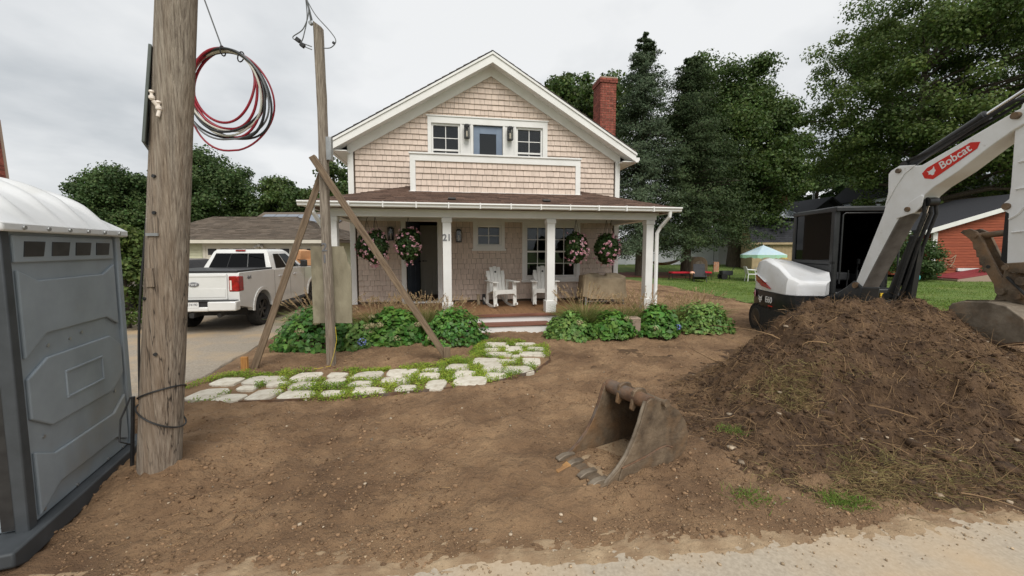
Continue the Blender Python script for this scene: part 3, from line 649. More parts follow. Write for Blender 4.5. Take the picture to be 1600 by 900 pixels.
for s in (-1, 1):
    ln = math.hypot(3.8, 3.8 * SL)
    roof_rows(r, (s * 3.8, 1.52 if s > 0 else HD + .5, RT - SL * 3.8 + .002), (0, s, 0), (-s * 3.8, 0, 3.8 * SL), ln, lambda v: (0, HD + .5 - 1.52), ex=.2, w=(.3, .6))
tag(r.build('roof_shingles', 'roofgrey', roof, smooth=0), kind='stuff')
for s in (-1, 1):
    g = B(); x = s * 3.85; z = RT - .2 - SL * 3.9
    g.prism([(x - s * .06, z + .1), (x + s * .06, z + .1), (x + s * .06, z + .04), (x + s * .02, z - .02), (x - s * .06, z - .02)], 1.52, HD + .3); g.build('eave_gutter', 'trim', roof, smooth=0)
# chimney: an outside stack of single bricks
ch = thing('brick_chimney', 'tall red brick chimney on the right side of the shingled house', 'chimney', HO, HR)
cx0, cx1, cy0, cy1, cz1 = 3.46, 3.96, 3.2, 3.78, 6.88
b = B(); b.bb(cx0 + .012, cx1 - .012, cy0 + .012, cy1 - .012, 0, cz1 - .01); b.build('core', 'mortar', ch, smooth=0)
b = B(); z = .0; k = 0; rr = random.Random(3)
while z < cz1 - .02:
    out = .03 if z > cz1 - .16 else 0
    for (a0, a1, fix, axis) in ((cx0 - out, cx1 + out, cy0 - out, 'x'), (cx0 - out, cx1 + out, cy1 + out, 'x'), (cy0 - out, cy1 + out, cx0 - out, 'y'), (cy0 - out, cy1 + out, cx1 + out, 'y')):
        L_ = .2; u = a0 - (L_ / 2 if k % 2 else 0)
        while u < a1 - .01:
            p, q = max(u, a0), min(u + L_ - .011, a1); d = rr.uniform(0, .004)
            if q - p > .03:
                if axis == 'x': b.box(((p + q) / 2, fix + (.03 + d if fix < 3.5 else -.03 - d), z + .03), (q - p, .06, .058))
                else: b.box((fix + (.03 + d if fix < 3.8 else -.03 - d), (p + q) / 2, z + .03), (.06, q - p, .058))
            u += L_
    z += .0695; k += 1
tag(b.build('bricks', 'brick', ch, smooth=0), kind='stuff')
b = B(); b.bb(cx0 - .02, cx1 + .02, cy0 - .02, cy1 + .02, cz1 - .012, cz1 + .035); b.build('cap', 'mortar', ch, bevel=.01)
# windows and doors
def window(x0, x1, z0, z1, cols, rows, y=WY, tw=.09, label=None, trim=True, rail=True, pr=None):
    w = B(); pr = pr or house
    f = .045
    w.bb(x0, x0 + f, y + .0, y + .08, z0, z1).bb(x1 - f, x1, y, y + .08, z0, z1).bb(x0 + f, x1 - f, y, y + .08, z1 - f, z1).bb(x0 + f, x1 - f, y, y + .08, z0, z0 + f)
    if rail: zm = (z0 + z1) / 2; w.bb(x0 + f, x1 - f, y + .012, y + .07, zm - .022, zm + .022)
    o = w.build('window', 'trim', pr, smooth=0)
    m = B(); gx0, gx1 = x0 + f, x1 - f
    for i in range(1, cols): x = gx0 + (gx1 - gx0) * i / cols; m.bb(x - .009, x + .009, y + .03, y + .048, z0 + f, z1 - f)
    for i in range(1, rows):
        z = z0 + f + (z1 - z0 - 2 * f) * i / rows
        if rail and abs(z - (z0 + z1) / 2) < .05: continue
        m.bb(gx0, gx1, y + .032, y + .046, z - .009, z + .009)
    m.build('muntin', 'trim', o, smooth=0)
    p = B(); p.bb(gx0 - .002, gx1 + .002, y + .052, y + .056, z0 + f - .002, z1 - f + .002); p.build('pane', 'glass', o, smooth=0)
    return o
def casing(rects, name='window_trim', m='trim', parent=house, bevel=.003):
    b = B()
    for r_ in rects: b.bb(*r_)
    return b.build(name, m, parent, bevel=bevel)
window(-.40, .25, 1.83, 2.36, 2, 2, rail=False); y0, y1 = WY - .05, WY + .005
casing([(-.49, -.402, y0, y1, 1.75, 2.45), (.252, .34, y0, y1, 1.75, 2.45), (-.402, .252, y0, y1, 2.362, 2.45), (-.52, .37, y0 - .02, y1, 1.70, 1.75), (-.402, .252, y0, y1, 1.752, 1.828)])
window(.91, 1.58, 1.0, 2.36, 2, 4); window(1.64, 2.31, 1.0, 2.36, 2, 4)
casing([(.81, .908, y0, y1, .92, 2.45), (2.312, 2.41, y0, y1, .92, 2.45), (.908, 2.312, y0, y1, 2.362, 2.45), (1.581, 1.639, y0, WY + .09, 1.0, 2.36), (.79, 2.43, y0 - .02, y1, .86, .918), (.908, 2.312, y0, y1, .92, .998)])
window(-1.51, -.80, 3.6, 4.89, 2, 4); window(.65, 1.35, 3.6, 4.89, 2, 4)
casing([(-1.60, -1.512, y0, y1, 3.25, 5.05), (1.352, 1.476, y0, y1, 3.25, 5.05), (-1.512, 1.352, y0, y1, 4.892, 5.05), (-1.63, 1.506, y0 - .02, y1, 5.05, 5.08), (-.798, -.462, y0 + .02, y1, 3.25, 4.89), (.292, .648, y0 + .02, y1, 3.25, 4.89), (-1.51, -.8, y0, y1, 3.25, 3.595), (.65, 1.35, y0, y1, 3.25, 3.595)])
casing([(-.53, -.475, y0, y0 + .021, 3.25, 4.89), (-.79, -.74, y0, y0 + .021, 3.25, 4.89), (.3, .35, y0, y0 + .021, 3.25, 4.89), (.59, .64, y0, y0 + .021, 3.25, 4.89)], 'panel_trim')
# balcony door
b = B(); b.bb(-.455, -.30, WY + .01, WY + .06, 3.4, 4.88).bb(.13, .285, WY + .01, WY + .06, 3.4, 4.88).bb(-.30, .13, WY + .01, WY + .06, 4.69, 4.88).bb(-.30, .13, WY + .01, WY + .06, 3.4, 3.65)
bd = b.build('balcony_door', 'bluedoor', house, bevel=.004)
b = B(); b.bb(-.30, .13, WY + .03, WY + .036, 3.65, 4.69); b.build('pane', 'glass', bd, smooth=0)
b = B(); b.cyl((-.4, WY, 4.1), (-.4, WY - .05, 4.1), .022, 12); b.build('handle', 'black', bd)
# rooms behind the openings
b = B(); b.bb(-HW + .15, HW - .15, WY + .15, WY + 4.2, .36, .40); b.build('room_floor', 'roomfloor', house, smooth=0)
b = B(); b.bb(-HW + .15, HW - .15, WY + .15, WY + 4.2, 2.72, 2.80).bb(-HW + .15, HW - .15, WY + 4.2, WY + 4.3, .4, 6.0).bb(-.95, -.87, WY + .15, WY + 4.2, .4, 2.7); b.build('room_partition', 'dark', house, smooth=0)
# front door, standing open into the hall
b = B(); b.box((.38, 0, 1.02), (.76, .045, 2.03)); fd = b.build('front_door', 'darkdoor', house, bevel=.004); fd.location = (-2.16, WY + .16, .41); fd.rotation_euler = (0, 0, R(72))
b = B()
for (a, c, z0, z1) in ((.1, .34, .2, .9), (.42, .66, .2, .9), (.1, .34, 1.05, 1.85), (.42, .66, 1.05, 1.85)): b.bb(a, c, -.032, -.02, z0, z1)
b.build('door_panel', 'darkdoor', fd, bevel=.006)
b = B(); b.cyl((.69, -.02, 1.0), (.69, -.08, 1.0), .018, 10).bar((.70, -.075, 1.0), (.58, -.075, 1.0), .018, .018); b.build('handle', 'black', fd)
b = B(); b.box((0, 0, 1.02), (.76, .045, 2.03)); cdr = b.build('closet_door', 'trim2', house, bevel=.004); cdr.location = (-1.55, WY + 1.5, .4)
b = B()
for (a, c, z0, z1) in ((-.3, -.04, .2, .9), (.04, .3, .2, .9), (-.3, .3, 1.05, 1.85)): b.bb(a, c, -.034, -.02, z0, z1)
b.build('door_panel', 'trim2', cdr, bevel=.006); b = B(); b.cyl((-.3, -.02, 1.0), (-.3, -.08, 1.0), .02, 10); b.bar((-.31, -.075, 1.0), (-.19, -.075, 1.0), .018, .018); b.build('handle', 'black', cdr)
casing([(-2.30, -2.182, y0, WY + .1, .36, 2.56), (-1.398, -1.28, y0, WY + .1, .36, 2.56), (-2.182, -1.398, y0, WY + .1, 2.442, 2.56), (-2.18, -1.40, y0 - .03, WY + .14, .362, .402)], 'door_trim')
# porch floor, posts, beam, ceiling, roof
porch = house
b = B(); b.bb(-.075, .075, 0, 2.03, -.028, 0); bme = b.mesh('board', 'deck', 0)
x = -3.5
while x < 3.52: piece('floor_board', bme, porch, (x, -.13, .36)); x += .1535
b = B(); b.bb(-3.58, 3.58, -.09, WY, .05, .325); b.build('porch_skirt', 'trim', porch, smooth=0)
b = B(); b.bb(-3.58, 3.58, -.16, -.128, .30, .362); b.build('porch_nosing', 'tread', porch, bevel=.008)
b = B(); b.bb(-3.58, 3.58, -.115, -.09, .02, .30); b.build('porch_riser', 'trim', porch, smooth=0)
b = B(); b.bb(-1.02, .98, -.46, -.10, .15, .185); b.build('step_tread', 'tread', porch, bevel=.008)
b = B(); b.bb(-1.0, .96, -.43, -.12, -.05, .149); b.build('step_riser', 'trim', porch, smooth=0)
for i, x in enumerate((-3.4, -1.16, 1.07, 3.38)):
    b = B(); b.bb(x - .088, x + .088, -.088, .088, .363, 2.40); b.bb(x - .115, x + .115, -.115, .115, .361, .62); b.bb(x - .105, x + .105, -.105, .105, 2.30, 2.395)
    pst = b.build('porch_post', 'trim', porch, bevel=.006)
    if i == 1:
        for j, cc in enumerate('21'): text('number', cc, .19, 'numgrey', pst, frame((x - .045 + j * .09, -.094, 1.98), (1, 0, 0), (0, 0, 1)), .006, bold=.004)
b = B(); b.bb(-3.52, 3.52, -.10, .10, 2.40, 2.56).bb(-3.52, -3.32, .10, WY, 2.40, 2.56).bb(3.32, 3.52, .10, WY, 2.40, 2.56).bb(-3.56, 3.56, -.125, -.10, 2.52, 2.66); b.build('porch_beam', 'trim', porch, bevel=.005)
b = B(); b.bb(-3.80, 3.80, -.36, WY - .01, 2.562, 2.59); b.build('porch_ceiling', 'trim', porch, smooth=0)
b = B(); b.bb(-3.3, 3.3, WY - .06, WY - .002, 2.45, 2.56); b.build('porch_frieze', 'trim', porch, smooth=0)
EX, EY, EZ, PS = 3.76, -.38, 2.655, .33
b = B(); rz = EZ + PS * (WY - EY); hx = EX - (WY - EY)
b.add([(-EX, EY, EZ), (EX, EY, EZ), (hx, WY, rz), (-hx, WY, rz), (-EX, WY, EZ), (EX, WY, EZ), (-EX, EY, EZ - .10), (EX, EY, EZ - .10), (EX, WY, EZ - .10), (-EX, WY, EZ - .10)],
      [(0, 1, 2, 3), (0, 3, 4), (1, 5, 2), (6, 7, 1, 0), (7, 8, 5, 1), (9, 6, 0, 4), (6, 9, 8, 7), (4, 3, 2, 5, 8, 9)])
prf = b.build('porch_roof', 'roofsh', porch, smooth=0)
b = B(); ln = math.hypot(WY - EY, rz - EZ)
roof_rows(b, (-EX - .02, EY - .02, EZ), (1, 0, 0), (0, WY - EY, rz - EZ), ln, lambda v: (v / ln * (EX - hx), 2 * EX + .04 - v / ln * (EX - hx)), ex=.125)
roof_rows(b, (-EX - .02, WY, EZ), (0, -1, 0), (EX - hx, 0, rz - EZ), ln, lambda v: (0, (WY - EY) * (1 - v / ln)), ex=.125)
roof_rows(b, (EX + .02, EY, EZ), (0, 1, 0), (-(EX - hx), 0, rz - EZ), ln, lambda v: ((WY - EY) * v / ln, (WY - EY)), ex=.125)
tag(b.build('roof_shingles', 'roofsh', prf, smooth=0), kind='stuff')
for x in (-1.05, .95):
    b = B(); b.box((x, -.12, EZ + .13), (.16, .12, .035), rot=Euler((math.atan(PS), 0, 0))); b.build('roof_vent', 'black', prf, bevel=.01)
# gutter with straps
b = B()
prof = [(EY - .02, EZ - .005), (EY - .13, EZ - .005), (EY - .135, EZ - .03), (EY - .105, EZ - .06), (EY - .10, EZ - .09), (EY - .07, EZ - .105), (EY - .02, EZ - .105)]
b.prism(prof, -EX - .13, EX + .13, 'yz')
for s in (-1, 1):
    pr2 = [(s * (EX + .02 + (EY - q[0] - .02)), q[1]) for q in prof]; b.prism([(a, z - .0005) for a, z in pr2], EY - .02, WY - .05)
gt = b.build('porch_gutter', 'trim', porch, smooth=0)
b = B(); x = -3.6
while x < 3.8: b.bb(x - .012, x + .012, EY - .142, EY - .015, EZ - .11, EZ + .004); x += .62
b.build('gutter_strap', 'trim', gt, smooth=0)
for s, xx in ((-1, -3.52), (1, 3.52)):
    b = B(); b.tube([(xx + s * .12, EY - .06, EZ - .09), (xx + s * .12, EY - .05, EZ - .2), (xx + s * .06, -.17, EZ - .42), (xx + s * .0, -.135, EZ - .55), (xx, -.135, .5), (xx + s * .02, -.2, .38), (xx + s * .05, -.35, .3)], .042, 10)
    b.build('downspout', 'trim', porch)
# balcony parapet
px0, px1, py, pz0, pz1 = -1.95, 2.0, .75, 3.01, 3.87
b = B(); b.bb(px0 + .03, px1 - .03, py + .02, py + .12, pz0 - .05, pz1 - .02).bb(px0 + .03, px0 + .12, py + .12, WY, pz0 - .02, pz1 - .02).bb(px1 - .12, px1 - .03, py + .12, WY, pz0 - .02, pz1 - .02)
pp = b.build('balcony_parapet', 'sheath', house, smooth=0)
b = B(); b.bb(px0, px0 + .12, py - .02, py + .14, pz0 + .03, pz1 - .16).bb(px1 - .12, px1, py - .02, py + .14, pz0 + .03, pz1 - .16).bb(px0, px1, py - .02, py + .14, pz1 - .16, pz1 - .015).bb(px0 - .02, px1 + .02, py - .045, py + .16, pz1 - .015, pz1 + .02).bb(px0 - .03, px1 + .03, py - .04, py + .1, pz0 - .005, pz0 + .03)
b.bb(px0 + .0, px0 + .14, py + .16, WY, pz1 - .16, pz1 + .018).bb(px1 - .14, px1, py + .16, WY, pz1 - .16, pz1 + .018)
b.build('parapet_trim', 'trim', pp, bevel=.003)
tag(shingle_rows(B(), px0 + .12, px1 - .12, pz0 + .03, pz1 - .17, py + .02, rnd=random.Random(8)).build('parapet_shingles', 'shingle', pp, smooth=0), kind='stuff')
b = B(); b.bb(px0 + .12, px1 - .12, py + .12, WY, 3.20, 3.24); b.build('balcony_floor', 'deck', pp, smooth=0)
# wall lanterns
def lantern(x, z, h, w):
    b = B(); b.bb(x - w * .32, x + w * .32, WY - .075, WY - .05, z - h * .42, z + h * .42)
    b.bb(x - w / 2, x + w / 2, WY - .21, WY - .075, z + h * .36, z + h * .44).bb(x - w / 2, x + w / 2, WY - .21, WY - .075, z - h * .44, z - h * .37).bb(x - w * .3, x + w * .3, WY - .19, WY - .095, z + h * .44, z + h * .5)
    for sx in (-1, 1):
        for yy in (WY - .2, WY - .085): b.box((x + sx * (w / 2 - .008), yy, z), (.014, .014, h * .76))
    ln_ = b.build('wall_lantern', 'black', house, smooth=0)
    b = B(); b.bb(x - w / 2 + .012, x + w / 2 - .012, WY - .195, WY - .09, z - h * .37, z + h * .36); b.build('lamp_glass', 'lampglass', ln_, smooth=0)
    b = B(); b.cyl((x, WY - .14, z - h * .36), (x, WY - .14, z + h * .05), .018, 10); b.build('bulb', 'porcelain', ln_)
lantern(-.63, 4.68, .36, .14); lantern(.47, 4.68, .36, .14); lantern(-2.53, 2.12, .36, .14); lantern(-.86, 2.08, .36, .14)
# ---------------------------------------------------------------- porch furniture
def hw(x, y, z=0):
    c, s = math.cos(HR), math.sin(HR); return (HO[0] + x * c - y * s, HO[1] + x * s + y * c, z)
PF = .362
def rocker(label, x, y, rz):
    t = thing('rocking_chair', label, 'chair', hw(x, y, PF), HR + rz, 'white rocking chairs on the porch')
    for s in (-1, 1):
        b = B(); pts = [(s * .25, -.48 + i * .12, .022 + .11 * ((i - 3.6) / 4.2) ** 2) for i in range(9)]
        for p, q in zip(pts[:-1], pts[1:]): b.bar(p, q, .03, .055)
        b.build('rocker_rail', 'rocker', t)
        b = B(); b.bar((s * .25, -.34, .04), (s * .25, -.30, .60), .09, .028, (0, 1, 0)); b.build('leg', 'rocker', t, bevel=.004)
        b = B(); b.bar((s * .25, .22, .04), (s * .25, .12, .60), .07, .028, (0, 1, 0)); b.build('leg', 'rocker', t, bevel=.004)
        b = B(); b.prism([(s * .19, -.42), (s * .34, -.42), (s * .35, -.2), (s * .31, .25), (s * .24, .27), (s * .2, -.1)], .60, .625, 'xy'); b.build('armrest', 'rocker', t, bevel=.004)
    for i in range(6):
        f = i / 5; b = B(); b.box((0, -.33 + .46 * f, .40 - .09 * f + .02 * math.sin(f * 3)), (.50, .08, .022), rot=Euler((-.19, 0, 0))); b.build('seat_slat', 'rocker', t, bevel=.004)
    b = B(); b.prism([(-.27, .26), (-.2, .33), (.2, .33), (.27, .26), (.27, .43), (-.27, .43)], -.385, -.362); b.build('apron', 'rocker', t, bevel=.003)
    for i in range(5):
        o = i - 2; top = .70 - .022 * o * o - (.03 if abs(o) == 2 else 0); b = B(); wv = .047 + (.0)
        x0 = o * .083; x1 = o * .098
        m = Matrix.Translation((0, .13, .30)) @ Matrix.Rotation(R(-20), 4, 'X')
        b.add([m @ Vector(v) for v in [(x0 - .039, 0, 0), (x0 + .039, 0, 0), (x1 + .047, 0, top), (x1 - .047, 0, top), (x0 - .039, .02, 0), (x0 + .039, .02, 0), (x1 + .047, .02, top), (x1 - .047, .02, top)]], [(0, 1, 2, 3), (7, 6, 5, 4), (0, 4, 5, 1), (1, 5, 6, 2), (2, 6, 7, 3), (3, 7, 4, 0)])
        sl = b.build('back_slat', 'rocker', t, bevel=.006)
        if o == 0:
            b = B(); b.cyl(m @ Vector((0, -.004, .55)), m @ Vector((0, .002, .55)), .026, 14); b.build('round_hole', 'black', sl)
    b = B(); m = Matrix.Translation((0, .155, .30)) @ Matrix.Rotation(R(-20), 4, 'X'); b.box(m @ Vector((0, .01, .12)), (.46, .025, .06), rot=Euler((R(-20), 0, 0))).box(m @ Vector((0, .01, .46)), (.5, .025, .06), rot=Euler((R(-20), 0, 0))); b.build('back_rail', 'rocker', t, bevel=.003)
    return t
rocker('white rocking chair with round hole, left of the porch post by the steps', .10, 1.05, R(14))
rocker('white rocking chair partly behind the porch post by the big window', 1.22, 1.15, R(-8))
# covered grill
t = thing('covered_grill', 'barbecue under a tan canvas cover at the right end of the porch', 'grill', hw(2.72, 1.05, PF), HR)
nx, nz_ = 34, 9; b = B(); rings = []
for k in range(nz_):
    f = k / (nz_ - 1); ring = []
    for i in range(44):
        a = 2 * math.pi * i / 44; ca, sa = math.cos(a), math.sin(a); e = .32
        x = math.copysign(abs(ca) ** e, ca) * (.60 - .04 * f); y = math.copysign(abs(sa) ** e, sa) * (.27 - .02 * f)
        wv = .022 * math.sin(a * 9 + f * 2) * (1 - f) + .012 * math.sin(a * 17 + 1)
        top = .72 - .10 * math.exp(-((x + .12) / .09) ** 2) + .05 * max(0, -x - .35)
        z = .17 + .05 * math.sin(a * 2 + .6) + f * (top - .2) ; sag = .5 if f < .98 else 0
        ring.append((x * (1 + wv), y * (1 + wv * 2), z))
    rings.append(ring)
rings.append([(p[0] * .8, p[1] * .75, p[2] + .03) for p in rings[-1]]); rings.append([(p[0] * .3, p[1] * .3, p[2] + .01) for p in rings[-1]])
b.loft(rings); b.build('canvas_cover', 'canvas', t, smooth=60)
for x in (-.5, .5):
    for y in (-.2, .2): b = B(); b.bb(x - .02, x + .02, y - .02, y + .02, 0, .4); b.build('leg', 'metal', t)
b = B(); b.bb(-.5, .5, -.2, .2, .08, .1); b.build('bottom_shelf', 'metal', t)
# hanging flower baskets
def basket(label, x, y, r, hgt, zc, nl=2000, nf=42):
    ztop = 2.555; t = thing('hanging_basket', label, 'hanging basket', hw(x, y, zc), HR, 'flower baskets hung along the porch beam')
    p = rng.normal(0, 1, (nl, 3)); p = unit(p); rad = rng.uniform(.72, 1.02, nl) * (1 + .16 * fbm(p[:, 0] * 2 + x, p[:, 2] * 2 + p[:, 1], 1.4, 2))
    C = p * rad[:, None] * np.array([r, r, hgt]); C[:, :2] *= (1 - .22 * np.clip(-p[:, 2], 0, 1))[:, None]; nn = p.copy(); nn[:, 2] += .1
    nobj('foliage', npmesh('foliage', *leaves(C, nn, .062, .62), 'bleaf'), t)
    p = unit(rng.normal(0, 1, (nf * 4, 3))); p = p[rng.uniform(0, 1, nf * 4) < .22 + .78 * np.clip(-p[:, 1], 0, 1) ** 1.5][:nf]; nf = len(p); C = p * np.array([r, r, hgt]) * 1.15; C5 = np.repeat(C, 6, 0) + rng.normal(0, .014, (nf * 6, 3))
    tag(nobj('flowers', npmesh('flowers', *leaves(C5, np.repeat(p, 6, 0), .042, .9), 'pink'), t), kind='stuff')
    b = B(); b.lathe([(.10, -.12), (.15, .02), (.155, .03)], 14); b.build('pot', 'darkstuff', t)
    b = B(); zt = ztop - zc
    for i in range(3): a = i * 2.09; b.tube([(.15 * math.cos(a), .15 * math.sin(a), .03), (0, 0, zt - .12)], .004, 5)
    b.tube([(0, 0, zt - .13), (.02, 0, zt - .08), (0, 0, zt)], .007, 6); b.build('hanger', 'black', t)
basket('pink flower basket at the far left corner of the porch', -3.0, 1.25, .24, .30, 1.80)
basket('pink flower basket hung second from the left, behind the wooden brace', -2.66, .38, .26, .36, 1.78)
basket('pink flower basket hanging beside the open front door', -1.98, .38, .265, .37, 1.83)
basket('pink flower basket in front of the large porch window', 1.78, .36, .26, .36, 1.77)
basket('pink flower basket hanging left of the right corner post', 2.52, .36, .265, .36, 1.75)
basket('shaded pink flower basket at the right rear corner of the porch', 2.95, 1.1, .24, .33, 1.75)
# small things by the door
t = thing('shoes', 'pair of garden shoes on the porch floor beside the left rocking chair', 'shoes', hw(-.32, 1.5, PF), HR)
for s in (-.07, .07):
    b = B(); b.loft([[(s + .045 * math.cos(a) * q, -.06 * o + .06 * math.sin(a) * q2, z) for a in [i * math.pi / 5 for i in range(10)]] for z, q, q2, o in ((0, 1, 2.2, 1), (.07, .95, 2.0, 1), (.10, .9, 1.1, 0), (.24, 1, 1, -.2))]); b.build('shoe', 'canvas' if s < 0 else 'darkstuff', t, smooth=60)
# ---------------------------------------------------------------- portable toilet
t = thing('portable_toilet', 'grey portable toilet with white roof beside the utility pole', 'portable toilet', (-2.78, 2.13, .03), R(21.4))
Wd, Dp, Ht = 1.12, 1.15, 1.83
b = B(); b.bb(-Wd + .02, -.02, .02, Dp - .02, .1, Ht); b.build('body', 'potgrey', t, bevel=.012)
for (x, y) in ((-.03, .03), (-.03, Dp - .03), (-Wd + .03, .03), (-Wd + .03, Dp - .03)):
    b = B(); b.bb(x - .032, x + .032, y - .032, y + .032, .09, Ht + .005); b.build('corner_post', 'potdark' if (x > -.5 and y < .5) else 'potgrey', t, bevel=.008)
def face(poly, th, nm='wall_panel', m='potgrey', side='right', bev=.007, parent=t):
    b = B()
    if side == 'right': b.prism(poly, -.022, -.02 + th, 'yz')
    else: b.prism([(-a, z) for a, z in poly], .022, .02 - th, 'xz')
    return b.build(nm, m, parent, bevel=bev, smooth=0)
UP = [(.10, 1.60), (.25, 1.53), (.90, 1.53), (1.05, 1.60), (1.05, 1.12), (.90, 1.2), (.28, 1.2), (.10, 1.08)]
MI = [(.10, .96), (.10, .72), (.26, .62), (.90, .62), (1.06, .72), (1.06, .95), (.92, 1.05), (.27, 1.05)]
LO = [(.10, .52), (.26, .44), (.9, .44), (1.06, .54), (1.06, .16), (.9, .24), (.28, .24), (.10, .13)]
for side in ('right', 'front'):
    for q in (UP, MI, LO): face(q, .018, side=side)
    fr = .014
    for q in ([(.40, .91), (.80, .91), (.80, .925), (.40, .925)], [(.40, .74), (.80, .74), (.80, .755), (.40, .755)], [(.40, .755), (.412, .755), (.412, .91), (.40, .91)], [(.788, .755), (.80, .755), (.80, .91), (.788, .91)]): face(q, .026, 'panel_rib', side=side, bev=.004)
# vent grille with four dark slots
vg = face([(.09, 1.64), (1.06, 1.64), (1.06, 1.80), (.09, 1.80)], .016, 'vent_frame', bev=.008)
for i in range(4):
    y0_ = .14 + i * .225; face([(y0_ + .015, 1.675), (y0_ + .17, 1.675), (y0_ + .195, 1.765), (y0_ + .03, 1.765)], .02, 'vent_slot', 'black', bev=.002, parent=vg)
    for k in range(6): pass
b = B()
for (y, z) in ((.5, 1.12), (.3, 1.12), (.62, 1.14), (.15, .09 + .05), (.45, .12), (.8, .12), (1.0, .12), (.2, .575), (.95, .6)): b.cyl((-.02, y, z), (-.012, y, z), .011, 8)
for (x, z) in ((-.3, .14), (-.6, .14), (-.9, .14)): b.cyl((x, .02, z), (x, .008, z), .012, 8)
tag(b.build('rivets', 'metal', t), kind='stuff')
b = B(); b.bb(-.115, -.06, .0, .02, .12, Ht - .02); b.build('door_seal', 'black', t)
b = B(); b.bar((-.16, .01, .2), (-.16, .01, .5), .05, .03, (0, 1, 0)); b.build('hinge', 'potgrey', t, bevel=.008)
# sled base
b = B(); b.prism([(-.2, .02), (-.12, -.02), (Dp + .1, -.02), (Dp + .16, .02), (Dp + .16, .10), (-.2, .10)], -.14, .05, 'yz'); b.prism([(-.2, .02), (-.12, -.02), (Dp + .1, -.02), (Dp + .16, .02), (Dp + .16, .10), (-.2, .10)], -Wd - .05, -Wd + .14, 'yz'); b.bb(-Wd + .14, -.14, .02, Dp - .02, .03, .10); b.build('skid_base', 'potdark', t, bevel=.012)
# ribbed roof shell
nx, ny = 40, 61; xs = np.linspace(-1, 1, nx); ys_ = np.linspace(-1, 1, ny); X, Y = np.meshgrid(xs, ys_)
rib = sum(np.exp(-((Y - c) / .055) ** 2) for c in (-.62, -.2, .22, .64))
edge = sst(0, .28, 1 - np.abs(X)) * sst(0, .2, 1 - np.abs(Y))
Z = .03 + .30 * (1 - np.abs(X) ** 2.4) * (1 - .45 * np.abs(Y) ** 3) + .055 * np.minimum(rib, 1) * edge
V = np.stack([X * .60 - Wd / 2, Y * .615 + Dp / 2, Z + Ht], -1).reshape(-1, 3); i = (np.arange(ny - 1)[:, None] * nx + np.arange(nx - 1)[None]).ravel()
nobj('roof', npmesh('roof', V, np.stack([i, i + 1, i + nx + 1, i + nx], 1), 'potroof', True), t)
b = B(); b.bb(-Wd - .04, .04, -.04, Dp + .04, Ht - .012, Ht + .04); b.build('roof_lip', 'potroof', t, bevel=.012)
b = B()
for i in range(6): b.cyl((.041, .1 + i * .19, Ht + .012), (.05, .1 + i * .19, Ht + .012), .012, 8)
tag(b.build('roof_bolts', 'metal', t), kind='stuff')
# ---------------------------------------------------------------- utility pole
up = thing('utility_pole', 'thick weathered wooden utility pole at the left foreground', 'utility pole', (-2.70, 2.86, -.3))
Lx, Ly = .37 / 3.5, 0.0; PH = 9.3
pc = lambda z: Vector((Lx * (z - .3), Ly * z, z)); pr_ = lambda z: .134 - .005 * z
n, k = 72, 120; a = np.linspace(0, 2 * np.pi, n, endpoint=False); zz = np.linspace(0, PH, k); A, Zg = np.meshgrid(a, zz)
ax, ay = np.cos(A) * 3, np.sin(A) * 3
gro = -np.maximum(0, np.abs(fbm(A * 8 / 6.283 * 2.0, Zg * .35, 1.6, 3, s=5)) * -1 + .06) * .16
rr_ = (.134 - .005 * Zg) + .006 * fbm(ax, Zg * .6, 1, 3, s=1) + gro * .6 + .003 * fbm(ax * 5, Zg * .8 + ay, 1, 2, s=2)
V = np.stack([np.cos(A) * rr_ + Lx * (Zg - .3), np.sin(A) * rr_, Zg], -1).reshape(-1, 3); ii = np.arange(k - 1)[:, None] * n; jj = np.arange(n)[None]
F = np.stack([ii + jj, ii + (jj + 1) % n, ii + n + (jj + 1) % n, ii + n + jj], -1).reshape(-1, 4)
nobj('pole_shaft', npmesh('pole_shaft', V, F, 'wood', True), up)
b = B()   # knob insulators
for (dx, z) in ((-.035, 3.09), (.015, 3.02)):
    c = pc(z) + Vector((dx, -pr_(z) - .008, 0)); b.lathe([(.0, .03), (.013, .03), (.016, .02), (.009, .012), (.009, .0), (.018, -.01), (.018, -.025), (.008, -.036)], 14, tuple(c))
c = pc(3.0) + Vector((.02, -pr_(3) - .004, 0)); b.tube([c, c + Vector((-.02, -.025, .045))], .012, 10); b.tube([c, c + Vector((-.006, -.012, -.055))], .011, 10); b.build('insulator', 'porcelain', up)
b = B(); c = pc(2.15); b.box(c + Vector((.0, -pr_(2.15) - .004, 0)), (.085, .01, .02)); b.build('number_tag', 'metal', up)
b = B(); c = pc(1.9); b.box(c + Vector((-.01, -pr_(1.9) - .004, -.05)), (.055, .012, .13)); b.build('conduit_strap', 'wood', up)
b = B()
for z, tl in ((.98, .05), (.80, -.09)): b.tube([pc(z) + Vector(((pr_(z) + .008) * math.cos(q), (pr_(z) + .008) * math.sin(q), tl * math.cos(q) - .03 * math.sin(q))) for q in np.linspace(0, 6.283, 28)[:-1]], .006, 6, closed=True)
b.build('wire_wrap', 'black', up)
b = B(); b.tube([pc(z) + Vector((-(pr_(z) + .012) * .97, -.04 + .02 * math.sin(z * 3), 0)) for z in np.linspace(.35, 3.3, 24)], .008, 6); b.build('ground_wire', 'black', up)
b = B(); b.tube([pc(.85) + Vector((-.2, -.03, .1)), pc(.8) + Vector((-.23, -.08, 0)), pc(.7) + Vector((-.2, -.12, -.05)), pc(.6) + Vector((-.17, -.06, 0))], .006, 6); b.tube([pc(.3) + Vector((-.19, -.02, 0)), pc(.95) + Vector((-.2, -.02, 0))], .012, 8); b.build('ground_rod', 'black', up)
b = B()
